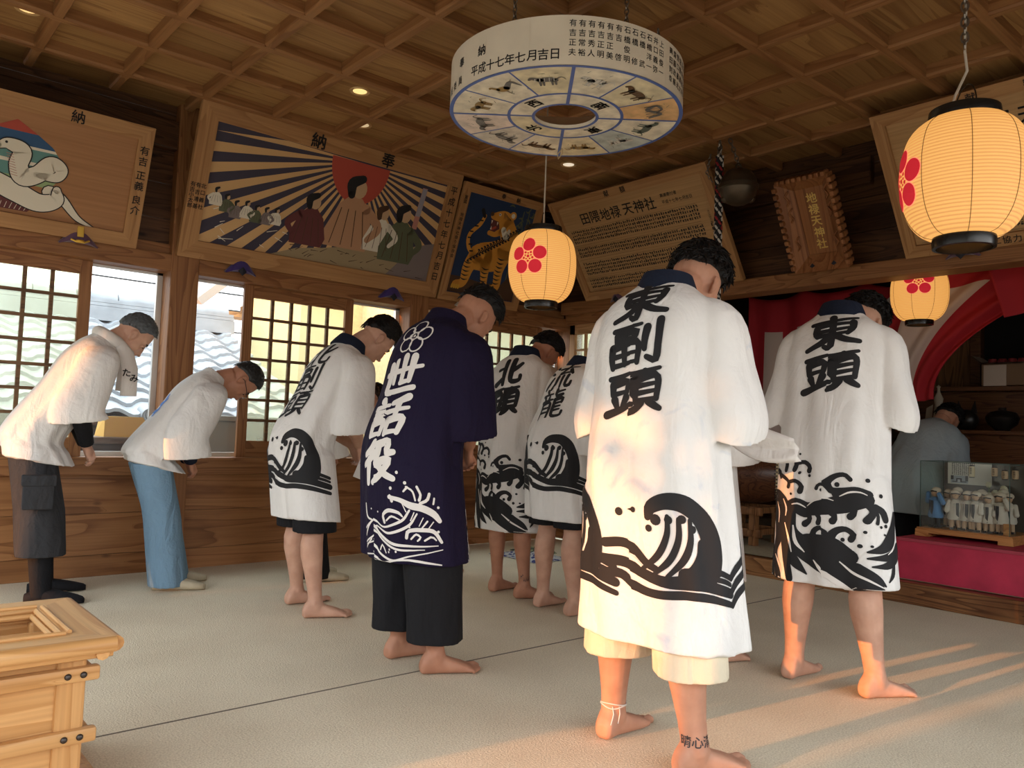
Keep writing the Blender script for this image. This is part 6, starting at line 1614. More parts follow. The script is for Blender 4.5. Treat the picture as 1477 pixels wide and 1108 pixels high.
def wave_b(mb, fn, ink, wfn, white):
    """tumbling surf: one tall breaking wave with dripping crests"""
    cvt = lambda p: ((p[0] - 470) / 1640 + .01, (968 + (p[0] - 90) * .11 - p[1]) / 1822, (p[2] if len(p) > 2 else 20) / 1450)
    S = lambda *pts: stroke(mb, [cvt(p) for p in pts], fn, ink)
    W = lambda *pts: stroke(mb, [cvt(p) for p in pts], wfn, white)
    S((60, 300, 30), (110, 330, 60), (165, 400, 70), (185, 520, 70), (165, 640, 60), (175, 780, 60), (205, 955, 50)); S((-20, 330, 60), (60, 400, 90), (100, 520, 90), (100, 650, 70), (60, 760, 50), (110, 940, 50))
    S((-160, 420, 60), (-90, 560, 90), (-40, 700, 80), (20, 860, 60), (60, 950, 30)); S((-260, 520, 40), (-200, 700, 70), (-120, 860, 60), (-60, 950, 30))
    S((205, 410, 50), (260, 395, 60), (335, 440, 75), (450, 430, 90), (580, 405, 110), (690, 385, 80))
    S((700, 350, 50), (640, 312, 34), (560, 318, 40), (490, 310, 40), (468, 250, 40), (515, 208, 30), (570, 202, 26), (605, 238, 26)); S((455, 266, 22), (412, 266, 18), (396, 294, 22)); S((510, 340, 30), (590, 330, 34), (700, 350, 34))
    for d in (((335, 470, 40), (348, 520, 32), (312, 552, 40)), ((395, 470, 34), (415, 510, 26), (408, 545, 30)), ((480, 460, 40), (512, 500, 34), (498, 532, 42)), ((600, 420, 50), (628, 470, 36), (606, 502, 42)), ((690, 400, 50), (722, 470, 36), (690, 532, 40)), ((720, 440, 30), (748, 500, 20), (742, 552, 20)), ((735, 432, 30), (785, 478, 44), (802, 530, 44)), ((240, 420, 60), (300, 470, 50), (335, 480, 40))): S(*d)
    S((225, 470, 50), (225, 600, 70), (290, 710, 130), (400, 790, 150), (560, 880, 160), (700, 1010, 110)); S((330, 690, 110), (480, 730, 140), (600, 790, 90)); S((370, 665, 56), (378, 605, 36), (425, 580, 26), (462, 625, 24)); S((465, 690, 66), (508, 612, 44), (572, 590, 32), (622, 628, 32), (610, 666, 36))
    S((150, 620, 16), (190, 720, 40), (245, 830, 62), (325, 925, 8)); S((900, 500, 30), (870, 590, 60), (820, 690, 76), (760, 735, 50), (690, 752, 12)); S((900, 740, 60), (820, 790, 52), (690, 797, 12)); S((880, 800, 60), (800, 850, 44), (710, 855, 10)); S((850, 830, 20), (830, 920, 26), (790, 970, 6)); S((640, 860, 50), (720, 930, 40), (765, 990, 12))
    S((960, 520, 16), (985, 620, 24), (965, 760, 20), (930, 900, 14))
    S((180, 42, 22), (228, 50, 28), (258, 100, 26), (245, 152, 28)); S((258, 104, 22), (312, 96, 26), (350, 132, 28), (345, 164, 30)); S((120, 180, 24), (162, 196, 24), (206, 236, 22), (200, 275, 22)); S((206, 238, 22), (260, 232, 24), (295, 270, 26), (284, 312, 32)); S((100, 20, 26), (170, 40, 28), (190, 100, 26), (180, 150, 26)); S((60, 130, 20), (110, 150, 24), (130, 200, 20))
    W((375, 815, 6), (440, 900, 26), (540, 980, 30), (650, 1050, 10)); W((540, 822, 6), (620, 900, 14), (690, 950, 12), (770, 1015, 4)); W((330, 420, 4), (380, 382, 10), (450, 365, 8), (505, 385, 4)); W((540, 355, 5), (600, 328, 10), (660, 330, 8), (695, 352, 4)); W((225, 405, 5), (270, 400, 10), (320, 432, 5)); W((90, 380, 6), (118, 450, 14), (112, 540, 6)); W((160, 360, 5), (185, 430, 12), (178, 490, 5)); W((235, 560, 8), (250, 680, 22), (310, 760, 5)); W((170, 540, 6), (205, 660, 14), (225, 760, 5)); W((70, 780, 6), (115, 850, 16), (140, 910, 5)); W((-110, 600, 6), (-50, 760, 16), (0, 880, 6)); W((1000, 600, 8), (990, 720, 20), (960, 820, 8)); W((800, 775, 4), (840, 745, 10), (880, 690, 6))
    for x, y, r in ((280, 35, 8), (285, 175, 11), (348, 198, 11), (95, 165, 10), (220, 327, 9), (525, 270, 17), (428, 305, 11), (700, 248, 14), (780, 362, 14), (724, 388, 11), (680, 612, 11), (765, 580, 10), (800, 576, 13), (788, 636, 8), (560, 666, 14), (655, 710, 14), (710, 712, 9)):
        c = cvt((x, y)); dot(mb, c[0], c[1], r / 1700, fn, ink)

def wave_c(mb, fn, wh):
    """white wood-block surf on purple, drawn twice round the skirt"""
    for off in (0.0, .56, -.56):
        def cvt(p): return ((p[0] - 150) / 1120 + off, (970 + (p[0] - 100) * .09 - p[1]) / 1435, (p[2] if len(p) > 2 else 10) / 1650)
        S = lambda *pts: stroke(mb, [cvt(p) for p in pts], fn, wh)
        S((245, 605, 26), (300, 622, 30), (350, 652, 46), (410, 668, 46), (460, 702, 44), (486, 742, 30)); S((250, 598, 20), (262, 628, 22))
        for a in (((330, 545, 12), (362, 572, 14), (376, 622, 14)), ((384, 546, 18), (402, 590, 16), (396, 622, 20)), ((440, 586, 18), (430, 622, 20), (400, 640, 18)), ((462, 612, 12), (458, 645, 12)), ((318, 572, 12), (335, 548, 16))): S(*a)
        S((310, 640, 6), (330, 690, 8)); S((345, 680, 14), (305, 742, 18), (205, 778, 12), (140, 735, 8)); S((385, 700, 12), (335, 772, 18), (235, 812, 16), (150, 770, 8)); S((370, 690, 8), (350, 740, 8)); S((432, 742, 12), (405, 785, 8)); S((460, 745, 8), (432, 790, 6)); S((415, 720, 6), (395, 770, 6))
        S((210, 750, 24), (200, 708, 24), (240, 682, 26), (290, 692, 20), (312, 716, 10)); S((225, 740, 12), (260, 715, 14), (300, 735, 8))
        S((330, 836, 22), (340, 798, 24), (400, 790, 26), (460, 802, 26), (494, 862, 20)); S((352, 842, 12), (378, 815, 14), (402, 832, 14), (386, 852, 12)); S((420, 850, 12), (450, 830, 14), (470, 850, 10))
        S((138, 735, 10), (160, 802, 16), (240, 862, 20), (330, 882, 16), (480, 882, 6)); S((140, 795, 8), (205, 862, 14), (300, 905, 14), (420, 902, 5)); S((130, 850, 10), (172, 930, 16), (260, 966, 14), (340, 942, 10), (500, 905, 6)); S((125, 920, 8), (182, 978, 12), (300, 962, 12), (400, 970, 16), (495, 992, 8)); S((130, 965, 10), (182, 996, 12), (240, 1002, 4)); S((175, 910, 10), (190, 880, 12), (215, 925, 10))
        S((60, 650, 22), (80, 722, 16), (122, 742, 10)); S((60, 832, 14), (100, 762, 16), (140, 732, 10)); S((58, 872, 12), (132, 830, 12)); S((55, 905, 12), (112, 852, 12)); S((52, 942, 10), (128, 938, 8)); S((60, 790, 12), (110, 750, 10)); S((62, 885, 8), (125, 865, 10))
        for x, y, r in ((285, 465, 9), (250, 492, 9), (325, 523, 9), (255, 555, 9), (480, 665, 7), (480, 803, 7), (345, 775, 6), (240, 905, 6), (280, 915, 6), (235, 920, 6), (160, 692, 5), (112, 676, 5)):
            c = cvt((x, y)); dot(mb, c[0], c[1], r / 1300, fn, wh)

def person(label, pos, feet, hip, neck, headc, pitch, coat, **o):
    """POS: between the ankles on the floor; the rest in the wearer's frame (x forward, y left)"""
    H = o.get('size', 1.0); zf = o.get('floor', 0.0); ang0 = math.radians(o.get('heading', -8))
    Mx = Matrix.Translation((pos[0], pos[1], zf)) @ Matrix.Rotation(ang0, 4, 'Z')
    R = thing('person', label, 'person', Mx, o.get('group'))
    Mi = Mx.inverted(); sk = o.get('skin', SK1); seed = o.get('seed', 1.0)
    hx, hz = hip; nx, nz = neck; lean = math.atan2(nx - hx, nz - hz)
    wd = o.get('wide', 1.0)
    # ---- body
    mb = MB()
    ankles, knees = [], []
    for g, (fx, fy, fa) in zip((1, -1), feet):
        q = Mi @ V3((fx, fy, zf)); fa = math.radians(fa) - ang0
        an = (q.x + .060 * math.cos(fa) * H, q.y + .060 * math.sin(fa) * H)
        foot(mb, an, fa, H * (.84 if o.get('shod') else 1), g)
        hj = V3((hx, g * .088 * wd, hz)); ak = V3((an[0], an[1], .075 * H)); kn = hj.lerp(ak, .50) + V3((.018, 0, .01))
        ankles.append(ak); knees.append(kn)
        lg = o.get('leg', 1.0)
        path, rad = [], []
        for t, r, back in ((0, .088, 0), (.35, .076, 0), (.75, .060, 0), (1.0, .053, 0)):
            p = hj.lerp(kn, t); path.append(p); rad.append(r * lg * H)
        for t, r, bk in ((.12, .050, -.004), (.28, .0565, -.013), (.42, .0555, -.013), (.6, .046, -.008), (.8, .0375, -.003), (.93, .035, 0), (1.03, .037, 0.004)):
            p = kn.lerp(ak, t); path.append(p + V3((bk * 1.2 * math.cos(fa), bk * 1.2 * math.sin(fa), 0))); rad.append(r * lg * H)
        path.append(V3((ak.x + .012 * math.cos(fa), ak.y + .012 * math.sin(fa), .045))); rad.append(.036 * H)
        mb.tube(path, rad, n=18)
    sp = [V3((hx, 0, hz - .03)), V3((hx + .0, 0, hz + .06)), V3((hx, 0, hz)).lerp(V3((nx, 0, nz)), .55), V3((hx, 0, hz)).lerp(V3((nx, 0, nz)), .82), V3((nx, 0, nz))]
    rings = []
    for p, (a, b), k in zip(sp, ((.10, .15), (.10, .15), (.095, .14), (.085, .15), (.05, .06)), (0, .3, 1, 1, 1)):
        tl = lean * k
        rings.append([V3((p.x + a * math.cos(t) * math.cos(tl), b * wd * math.sin(t), p.z - a * math.cos(t) * math.sin(tl))) for t in np.linspace(0, 2 * PI, 25)[:-1]])
    mb.loft(rings)
    hd = V3((headc[0], o.get('head_y', 0.0), headc[1])); T = Matrix.Translation(hd) @ Matrix.Rotation(math.radians(o.get('turn', 0)), 4, 'Z') @ Matrix.Rotation(math.radians(pitch), 4, 'Y')
    hs = o.get('head', 1.0)
    nb = V3((nx - .015, 0, nz - .05)); nk = T @ (V3((-.030, 0, -.045)) * hs)
    mb.tube([nb, nb.lerp(nk, .35) + V3((-.006, 0, .010)), nb.lerp(nk, .7) + V3((-.006, 0, .008)), nk], [.070 * wd, .062, .058, .062], n=18)
    head_mesh(mb, T, hs)
    # ---- arms
    ax = V3((math.sin(lean), 0, math.cos(lean))); fwd = V3((math.cos(lean), 0, -math.sin(lean)))
    spine = V3((nx, 0, nz)) - V3((hx, 0, hz)); Ls = spine.length
    sleeves = []
    hands = o.get('hands', (hx + .24, .045, hz - .02))
    for g in (1, -1):
        S = V3((hx, 0, hz)) + ax * (Ls - .135) + V3((0, g * .155 * wd, 0)) + fwd * .020
        wr = V3((hands[0] - .02, g * hands[1], hands[2] + .05)); d = wr - S; L1, L2 = .285 * H, .25 * H
        D = min(d.length, L1 + L2 - .004); e = d.normalized(); a = (L1 * L1 - L2 * L2 + D * D) / (2 * D); h = math.sqrt(max(0, L1 * L1 - a * a))
        pole = V3((-.6, g * .75, -.35)); pole = (pole - pole.dot(e) * e).normalized(); E_ = S + e * a + pole * h
        wr = S + e * D
        mb.tube([S, S.lerp(E_, .5), E_, E_.lerp(wr, .35), E_.lerp(wr, .75), wr], [.055 * H, .050 * H, .042 * H, .043 * H, .034 * H, .027 * H], n=14)
        fd = (V3((hands[0] + .03, -g * .03, hands[2] - .06)) - wr).normalized(); hand(mb, wr, fd, V3((.8, g * .5, .25)), -g if False else g, H, .75)
        sleeves.append((g, S, E_, wr))
    body = part('body', evaluated(mb, 'body', sk, o.get('voxel', .006), 2), R)
    # ---- head details
    dm = MB(); dm.T = T
    for g in (-1, 1):
        dm.ell(V3((.0865, g * .033, -.004)) * hs, (.0035 * hs, .014 * hs, .0028 * hs), LASH, n=10, m=6)
    dm.build('eyelid', None, R)
    dm = MB(); dm.T = T
    for g in (-1, 1): dm.tube([V3(p) * hs for p in ((.088, g * .014, .020), (.0875, g * .032, .026), (.078, g * .050, .021))], [(.0025, .005), (.003, .006), (.002, .004)], BROW, 8)
    dm.build('eyebrow', None, R)
    dm = MB(); dm.T = T; dm.ell(V3((.0985, 0, -.0735)) * hs, (.004 * hs, .019 * hs, .0022 * hs), LIP, n=10, m=6); dm.build('lips', None, R)
    hair_mesh(T, hs, o['hair'], int(seed * 10), o.get('hairmat', HAIR), R)
    # ---- coat
    hem, ha, hb = coat['hem'], coat.get('a', .17), coat.get('b', .25)
    ca, cb = coat.get('ca', .145), coat.get('cb', .215); cl = coat.get('cloth', COTTON)
    bk = -.012
    L_ = lambda f: V3((hx, 0, hz)).lerp(V3((nx, 0, nz)), f)
    ht = coat.get('ht', 0.03); st = [(0.0, hem[0], hem[1], ha, hb, ht)]
    hemh = hz - hem[1]
    st.append((.22, (hem[0] + hx) / 2 + .0, hem[1] + hemh * .5, ha * .97, hb * .975, ht * .7 + .02))
    st.append((.42, hx + .01, hz + .02, (ha + ca) / 2, (hb + cb) / 2, lean * .35))
    p = L_(.40); st.append((.62, p.x + bk * 0, p.z, ca, cb * 1.0, lean * .8))
    p = L_(.68); st.append((.78, p.x + bk, p.z, ca * .97, cb * 1.0, lean))
    p = L_(.86); st.append((.89, p.x + bk, p.z, ca * .80, cb * .90, lean * 1.05))
    p = L_(.95); st.append((.95, p.x + bk * .5, p.z, ca * .62, cb * .58, lean * 1.1))
    p = L_(1.02); st.append((1.0, p.x, p.z, .068, .072, lean * 1.15))
    C_ = Coat(st, seed, coat.get('fold', 1.0), coat.get('hy', 0.0))
    mb = MB(); C_.solid(mb)
    for nm, mt, zb, ra, rb, extra in o.get('bottoms', ())[:1]:      # the cloth falls over whatever is worn under it
        for g, ak, kn in zip((1, -1), ankles, knees):
            hj = V3((hx, g * .09 * wd, hz)); rings = []
            q0 = kn.lerp(hj, (hem[1] - kn.z) / (hj.z - kn.z)) if hem[1] > kn.z else ak.lerp(kn, (hem[1] - ak.z) / (kn.z - ak.z)); z0 = hem[1] - math.tan(ht) * (q0.x - hem[0]) + .008
            for z in [hz + .05, hz + .01] + list(np.linspace(hz - .05, z0, 9)):
                t = (hz - .02 - z) / max(.05, hz - .02 - zb); r = ra + (rb - ra) * max(0, min(1, t)) + .024; r *= .5 if z > hz + .03 else (.82 if z > hz else 1)
                c_ = kn.lerp(hj, (z - kn.z) / (hj.z - kn.z)) if z > kn.z else ak.lerp(kn, (z - ak.z) / (kn.z - ak.z))
                rings.append([V3((c_.x + r * 1.06 * math.cos(q), c_.y + r * math.sin(q), z - math.tan(ht) * r * math.cos(q))) for q in np.linspace(0, 2 * PI, 29)[:-1]])
            mb.loft(rings)
        if not extra.get('tight') and hz - hem[1] > .12: mb.ell((hx, 0, hz - .03), (ra * 1.1 + .024, .09 * wd + ra * .8 + .024, min(.155, hz - .08 - hem[1])))
    sr = coat.get('sleeve', (.105, .085, .125, .075)); ext = coat.get('ext', .08); flare = coat.get('flare', 0.0)
    for g, S, E_, wr in sleeves:
        root = S - V3((0, g * .075, 0)) + ax * .045
        end = E_ + ((wr - E_).normalized() * .25 + V3((0, g * .05, -1))).normalized() * ext
        pth = catmull([root, S + V3((0, g * .02, -.005)), S.lerp(E_, .5) + V3((0, g * .012, 0)), E_.lerp(end, .0) + V3((0, g * .006, 0)), end], 5)
        rings, inner = [], []
        for i, p in enumerate(pth):
            p = V3(p); t = i / (len(pth) - 1); tn = (V3(pth[min(i + 1, len(pth) - 1)]) - V3(pth[max(0, i - 1)])).normalized()
            wv = V3((1, 0, 0)); wv = (wv - wv.dot(tn) * tn).normalized(); nv_ = tn.cross(wv)
            w_ = np.interp(t, (0, .25, .5, 1), (sr[0] * .66, sr[0] * .86, sr[0] * .98, sr[2])); n_ = np.interp(t, (0, .25, .5, 1), (sr[1] * .62, sr[1] * .80, sr[1] * .84, sr[3]))
            fl = [1 + .05 * math.sin(3 * q + 7 * t + seed) * t for q in np.linspace(0, 2 * PI, 29)[:-1]]
            rings.append([p + (wv * sup(q, w_, n_, 2.3)[0] + nv_ * sup(q, w_, n_, 2.3)[1]) * f_ for q, f_ in zip(np.linspace(0, 2 * PI, 29)[:-1], fl)])
            inner.append([p + (wv * sup(q, w_ - .013, n_ - .013, 2.3)[0] + nv_ * sup(q, w_ - .013, n_ - .013, 2.3)[1]) * f_ for q, f_ in zip(np.linspace(0, 2 * PI, 29)[:-1], fl)])
        mb.loft(rings + [inner[-1], inner[-3], inner[-6]])
    cm = evaluated(mb, 'happi_coat', cl, coat.get('voxel', .007), 2)
    co = part(coat.get('name', 'happi_coat'), cm, R)
    bvh = BVHTree.FromPolygons([v.co for v in cm.vertices], [tuple(p.vertices) for p in cm.polygons])
    # collar band round the neck and down the front
    if coat.get('collar') is not None:
        kb = MB()
        ring_, up = [], []
        top = L_(1.02); tl = lean * 1.15
        for t in np.linspace(-2.45, 2.45, 33):
            q = PI - t * 0 + t
            a_, b_ = .074, .078
            c_ = V3((top.x + a_ * math.cos(q) * math.cos(tl), b_ * math.sin(q), top.z - a_ * math.cos(q) * math.sin(tl)))
            o_ = (c_ - V3((top.x, 0, top.z))).normalized()
            ring_.append((c_, o_))
        secs = []
        for c_, o_ in ring_:
            secs.append([c_ - ax * .050 + o_ * .030, c_ - ax * .012 + o_ * .018, c_ + ax * .022 + o_ * .004, c_ + ax * .024 - o_ * .004, c_ - ax * .01 + o_ * .006, c_ - ax * .05 + o_ * .012])
        kb.loft(secs)
        kb.build('collar_band', coat['collar'], co, smooth=True)
        fb = MB(); ffn = C_.drape(None, bvh, .004)
        tot = C_.len[0, -1]
        for g in (-1, 1):
            pts = []
            for h in np.linspace(.03, hz - hem[1] + .05, 12):
                k = int(np.interp(h, C_.h, range(61))); half = C_.len[k, -1] / 2
                pts.append((g * (half - .022), h, .042))
            stroke(fb, pts, ffn, coat['collar'])
        fb.build('front_band', None, co)
    fn = C_.drape(None, bvh, .0022); wfn = C_.drape(None, bvh, .0034)
    if coat.get('print'):
        pm = MB(); coat['print'](pm, fn, wfn, C_); pm.build('wave_print', None, co, smooth=True)
    if coat.get('text'):
        tm = MB(); coat['text'](tm, fn, wfn, C_); tm.build('back_lettering', None, co, smooth=True)
    # ---- below the coat
    for nm, mt, zb, ra, rb, extra in o.get('bottoms', ()):
        lm = MB()
        for g, ak, kn in zip((1, -1), ankles, knees):
            hj = V3((hx, g * .09 * wd, hz))
            def along(z):
                if z > kn.z: return kn.lerp(hj, (z - kn.z) / (hj.z - kn.z))
                return ak.lerp(kn, (z - ak.z) / (kn.z - ak.z))
            zt = max(hz - .11, hem[1] + .03)
            rr, ri = [], []
            for i, z in enumerate(np.linspace(zt, zb, 12)):
                t = i / 11; c_ = along(max(z, .03)); r = ra + (rb - ra) * t
                w_ = [1 + t * (.035 * math.sin(4 * q + seed * 3 + 5 * t) + .02 * math.sin(9 * q + 8 * t)) * extra.get('fold', 1) for q in np.linspace(0, 2 * PI, 29)[:-1]]
                ox = extra.get('dx', 0.0) * t
                rr.append([V3((c_.x + ox + r * 1.06 * math.cos(q) * f_, c_.y + r * math.sin(q) * f_, z)) for q, f_ in zip(np.linspace(0, 2 * PI, 29)[:-1], w_)])
                ri.append([V3((c_.x + ox + (r - .011) * 1.06 * math.cos(q) * f_, c_.y + (r - .011) * math.sin(q) * f_, z)) for q, f_ in zip(np.linspace(0, 2 * PI, 29)[:-1], w_)])
            if extra.get('tight'): lm.loft(rr)
            else: lm.loft(rr + [ri[-1], ri[-2], ri[-4]])
        if not extra.get('tight'): lm.ell((hx + .01, 0, hz - .085), (ra * .95, .09 * wd + ra * .65, .08))
        part(nm, evaluated(lm, nm, mt, .0065, 3), R)
    return dict(R=R, T=T, hs=hs, ankles=ankles, coat=co, bvh=bvh, C=C_, M=Mx, body=body, sleeves=sleeves)

def wa(pm, fn, wfn, C_): wave_a(pm, fn, PRB, wfn, PRINTW); wave_a(pm, fn, PRB, wfn, PRINTW, -.40)
PRB = plain('print_black', (0.010, 0.010, 0.012), 0.75)
def wa2(pm, fn, wfn, C_):
    wave_a(pm, fn, PRB, wfn, PRINTW); wave_a(pm, fn, PRB, wfn, PRINTW, -.40)
    for k in range(3): stroke(pm, [(.335, .15 + .04 * k, .02), (.38, .19 + .04 * k, .022), (.43, .21 + .045 * k, .02), (.50, .20 + .05 * k, .02)], fn, PRB)
    stroke(pm, [(.44, .25, .05), (.43, .33, .05), (.46, .41, .045), (.52, .45, .03)], fn, PRB)
def wb(pm, fn, wfn, C_): wave_b(pm, fn, PRB, wfn, PRINTW)
def wc(pm, fn, wfn, C_): wave_c(pm, fn, PRINTW)
def kanji_col(chars, top, sz, pitch, mat, x=0.0, dxk=0.0, wd=.135, slant=.22, sxk=1.0):
    def f(tm, fn, wfn, C_):
        for k, ch in enumerate(chars): brush_kanji(tm, ch, fn, x + dxk * k, C_.h[-1] - top - k * pitch, sz, mat, wd, slant, sxk)
    return f
SHORT = (.018, .006, -34, 8, 260, (.020, 0)); FADE = (.034, .004, -34, 30, 320, (.026, 0)); CURL = (.038, .010, -34, 18, 1100, (.032, 1)); THIN = (.012, .006, -34, 4, 160, (.014, 0)); MOP = (.030, .012, -36, 8, 420, (.024, 0))

def soiled():
    m = COTTON.copy(); m.name = 'soiled_white_cotton'; N, L = m.node_tree.nodes, m.node_tree.links; bs = N['Principled BSDF']
    src = bs.inputs['Base Color'].links[0].from_socket
    tc = N.new('ShaderNodeTexCoord'); n = N.new('ShaderNodeTexNoise'); n.inputs['Scale'].default_value = 7; n.inputs['Detail'].default_value = 6; n.inputs['Distortion'].default_value = 1.5
    r = N.new('ShaderNodeValToRGB'); r.color_ramp.elements[0].position = .60; r.color_ramp.elements[0].color = (1, 1, 1, 1); r.color_ramp.elements[1].position = .74; r.color_ramp.elements[1].color = (.72, .78, .90, 1)
    mx = N.new('ShaderNodeMix'); mx.data_type = 'RGBA'; mx.blend_type = 'MULTIPLY'; mx.inputs['Factor'].default_value = 1
    L.new(tc.outputs['Object'], n.inputs['Vector']); L.new(n.outputs['Fac'], r.inputs[0]); L.new(src, mx.inputs['A']); L.new(r.outputs[0], mx.inputs['B']); L.new(mx.outputs['Result'], bs.inputs['Base Color'])
    return m
# 1 - nearest the camera: big figure, three characters on the back
def text8(tm, fn, wfn, C_):
    kanji_col('東副頭', .120, .132, .150, PRB, x=.0, wd=.165, slant=.24, sxk=1.42)(tm, fn, wfn, C_)
p8 = person('person in white coat with three large black characters, cream shorts and tattooed bare ankle', (2.04, 1.645), ((1.995, 1.795, 8), (1.973, 1.483, -22)), (-.03, .86), (.05, 1.485), (.235, 1.515), 46,
    dict(hem=(.03, .355), a=.17, b=.246, ca=.155, cb=.215, hy=-.045, sleeve=(.115, .095, .135, .10), ext=.05, collar=NAVYC, print=wa2, text=text8, voxel=.0065, cloth=soiled()), hair=CURL, wide=1.05, size=1.03, leg=1.12, skin=SK1, seed=1.0, voxel=.005, hands=(.26, .05, .98), head=1.03, heading=8,
    bottoms=[('shorts', CREAM, .285, .105, .112, {})])
# 2 - two characters, tumbling surf
p9 = person('person in white coat with two black characters and surf, barefoot before the sanctuary step', (3.20, 1.64), ((3.119, 1.79, 4), (3.151, 1.488, -24)), (-.02, .90), (.11, 1.545), (.285, 1.515), 54,
    dict(hem=(.02, .415), a=.15, b=.212, ca=.14, cb=.205, ext=.04, sleeve=(.11, .09, .125, .095), collar=NAVYC, print=wb, text=kanji_col('東頭', .155, .152, .176, PRB, x=.0, wd=.165, slant=.24, sxk=1.42)), hair=CURL, size=1.03, leg=1.1, skin=SK2, seed=2.3, hands=(.24, .05, .95), head_y=-.05, heading=16, turn=-14,
    bottoms=[('shorts', BLACKC, .52, .10, .095, {})])
# 3 - purple coat
def text5(tm, fn, wfn, C_):
    kanji_col('世話役', .350, .160, .185, PRINTW, x=.02, dxk=-.008, wd=.18, slant=.2, sxk=1.25)(tm, fn, wfn, C_)
    cx_, cy_ = .02, C_.h[-1] - .17
    for k in range(5):
        a = PI / 2 + 2 * PI * k / 5; x, y = cx_ + .052 * math.cos(a), cy_ + .052 * math.sin(a)
        stroke(tm, [(x + .034 * math.cos(b), y + .034 * math.sin(b), .007) for b in np.linspace(0, 2 * PI, 13)], fn, PRINTW, n=3); stroke(tm, [(cx_ + .012 * math.cos(a + .6), cy_ + .012 * math.sin(a + .6), .005), (cx_ + .026 * math.cos(a + .6), cy_ + .026 * math.sin(a + .6), .006)], fn, PRINTW)
    dot(tm, cx_, cy_, .007, fn, PRINTW)
p5 = person('person in dark purple coat with white characters and surf, black cropped trousers, barefoot', (1.96, 2.825), ((1.90, 2.946, 2), (1.905, 2.701, -24)), (-.07, .88), (.10, 1.455), (.255, 1.49), 50,
    dict(hem=(-.02, .445), a=.18, b=.255, ca=.155, cb=.225, cloth=PURPLE, collar=PURPLE, print=wc, text=text5, ext=.075, sleeve=(.115, .09, .14, .085)), hair=FADE, skin=SK3, seed=3.1, leg=1.05, wide=1.05, hands=(.24, .045, .87), head=1.02, heading=3,
    bottoms=[('cropped_trousers', BLACKC, .135, .125, .112, {'fold': 1.3})])
# 4 - bowing by the second window
p3 = person('person in white wave-printed coat and black shorts, bowing before the second lattice with a paper', (2.02, 3.95), ((1.995, 4.113, 0), (1.936, 3.797, -22)), (-.07, .88), (.20, 1.425), (.365, 1.475), 58,
    dict(hem=(-.02, .485), a=.145, b=.215, ca=.13, cb=.19, ht=.08, collar=NAVYC, print=wa, text=kanji_col('北副頭', .16, .150, .155, PRB, x=.01, wd=.125, sxk=1.2), ext=.06), hair=MOP, skin=SK2, seed=4.2, leg=1.02, hands=(.28, .04, .83), turn=-6, heading=0,
    bottoms=[('shorts', BLACKC, .43, .105, .105, {})])
# 5 - white jacket, blue trousers, glasses
p2 = person('person with glasses, short white jacket and light blue trousers, bowing low in beige slippers', (1.61, 4.915), ((1.62, 5.03, -8), (1.544, 4.851, -26)), (-.13, .77), (.225, 1.255), (.375, 1.235), 78,
    dict(hem=(-.07, .695), a=.155, b=.195, ca=.13, cb=.18, ht=.22, ext=.13, sleeve=(.115, .08, .13, .075), name='happi_jacket', text=lambda tm, fn, wfn, C_: (stroke(tm, [(-.03, .42, .03), (.05, .45, .035)], fn, PRINTB), stroke(tm, [(-.04, .36, .03), (.04, .38, .03)], fn, PRINTB), stroke(tm, [(.0, .48, .03), (.0, .34, .03)], fn, PRINTB)), fold=.8), hair=THIN, hairmat=plain('salt_hair', (.02, .02, .02), .5, var=.6, vscale=80), skin=SK3, seed=5.5, size=.95, shod=True, hands=(.12, .05, .69),
    bottoms=[('trousers', JEANS, .02, .10, .095, {'fold': 1.1})])
# 6 - far end of the row: white jacket, charcoal cargo shorts
p1 = person('bowing person in white jacket and charcoal cargo shorts with a towel round the neck', (.96, 4.985), ((.955, 5.10, -12), (.90, 4.839, -32)), (-.075, .86), (.275, 1.42), (.405, 1.455), 52,
    dict(hem=(-.02, .73), a=.165, b=.215, ca=.14, cb=.20, ht=.16, ext=.06, sleeve=(.12, .085, .14, .08), name='happi_jacket', fold=.9), hair=(.012, .008, -34, 2, 120, (.012, 0)), hairmat=HAIRG, skin=SK2, seed=6.1, size=1.02, shod=True, hands=(.22, .05, .77),
    bottoms=[('cargo_shorts', CHAR, .245, .108, .115, {}), ('leggings', BLACKC, .03, .075, .047, {'tight': 1, 'fold': .2})])
# 7 - by the corner: two characters, surf
p6 = person('person in white coat with two characters and surf by the corner window, ankle tattooed', (3.245, 3.715), ((3.183, 3.801, 16), (3.181, 3.584, -24)), (-.03, .90), (.10, 1.47), (.25, 1.485), 52,
    dict(hem=(0, .385), a=.155, b=.21, ca=.135, cb=.195, collar=NAVYC, print=wb, text=kanji_col('北頭', .19, .165, .185, PRB, x=.0, wd=.175, slant=.2, sxk=1.1), ext=.085, sleeve=(.105, .08, .13, .08)), hair=MOP, skin=SK3, seed=7.7, leg=.95, hands=(.24, .045, .84), heading=14, turn=-16, head_y=-.04,
    bottoms=[('shorts', BLACKC, .50, .10, .095, {})])
# 8 - half hidden behind the big figure
p7 = person('person in white wave-printed coat, half hidden behind the big figure in cream shorts', (3.17, 3.19), ((3.13, 3.34, 8), (3.12, 3.094, -6)), (-.05, .87), (.12, 1.37), (.27, 1.40), 52,
    dict(hem=(0, .51), a=.165, b=.23, ca=.14, cb=.205, collar=NAVYC, print=wa, text=kanji_col('流龍', .15, .165, .17, PRB, x=.01, wd=.115, sxk=1.1)), hair=MOP, skin=SK2, seed=8.4, size=.97, leg=1.05,
    bottoms=[('shorts', BLACKC, .47, .105, .105, {})])
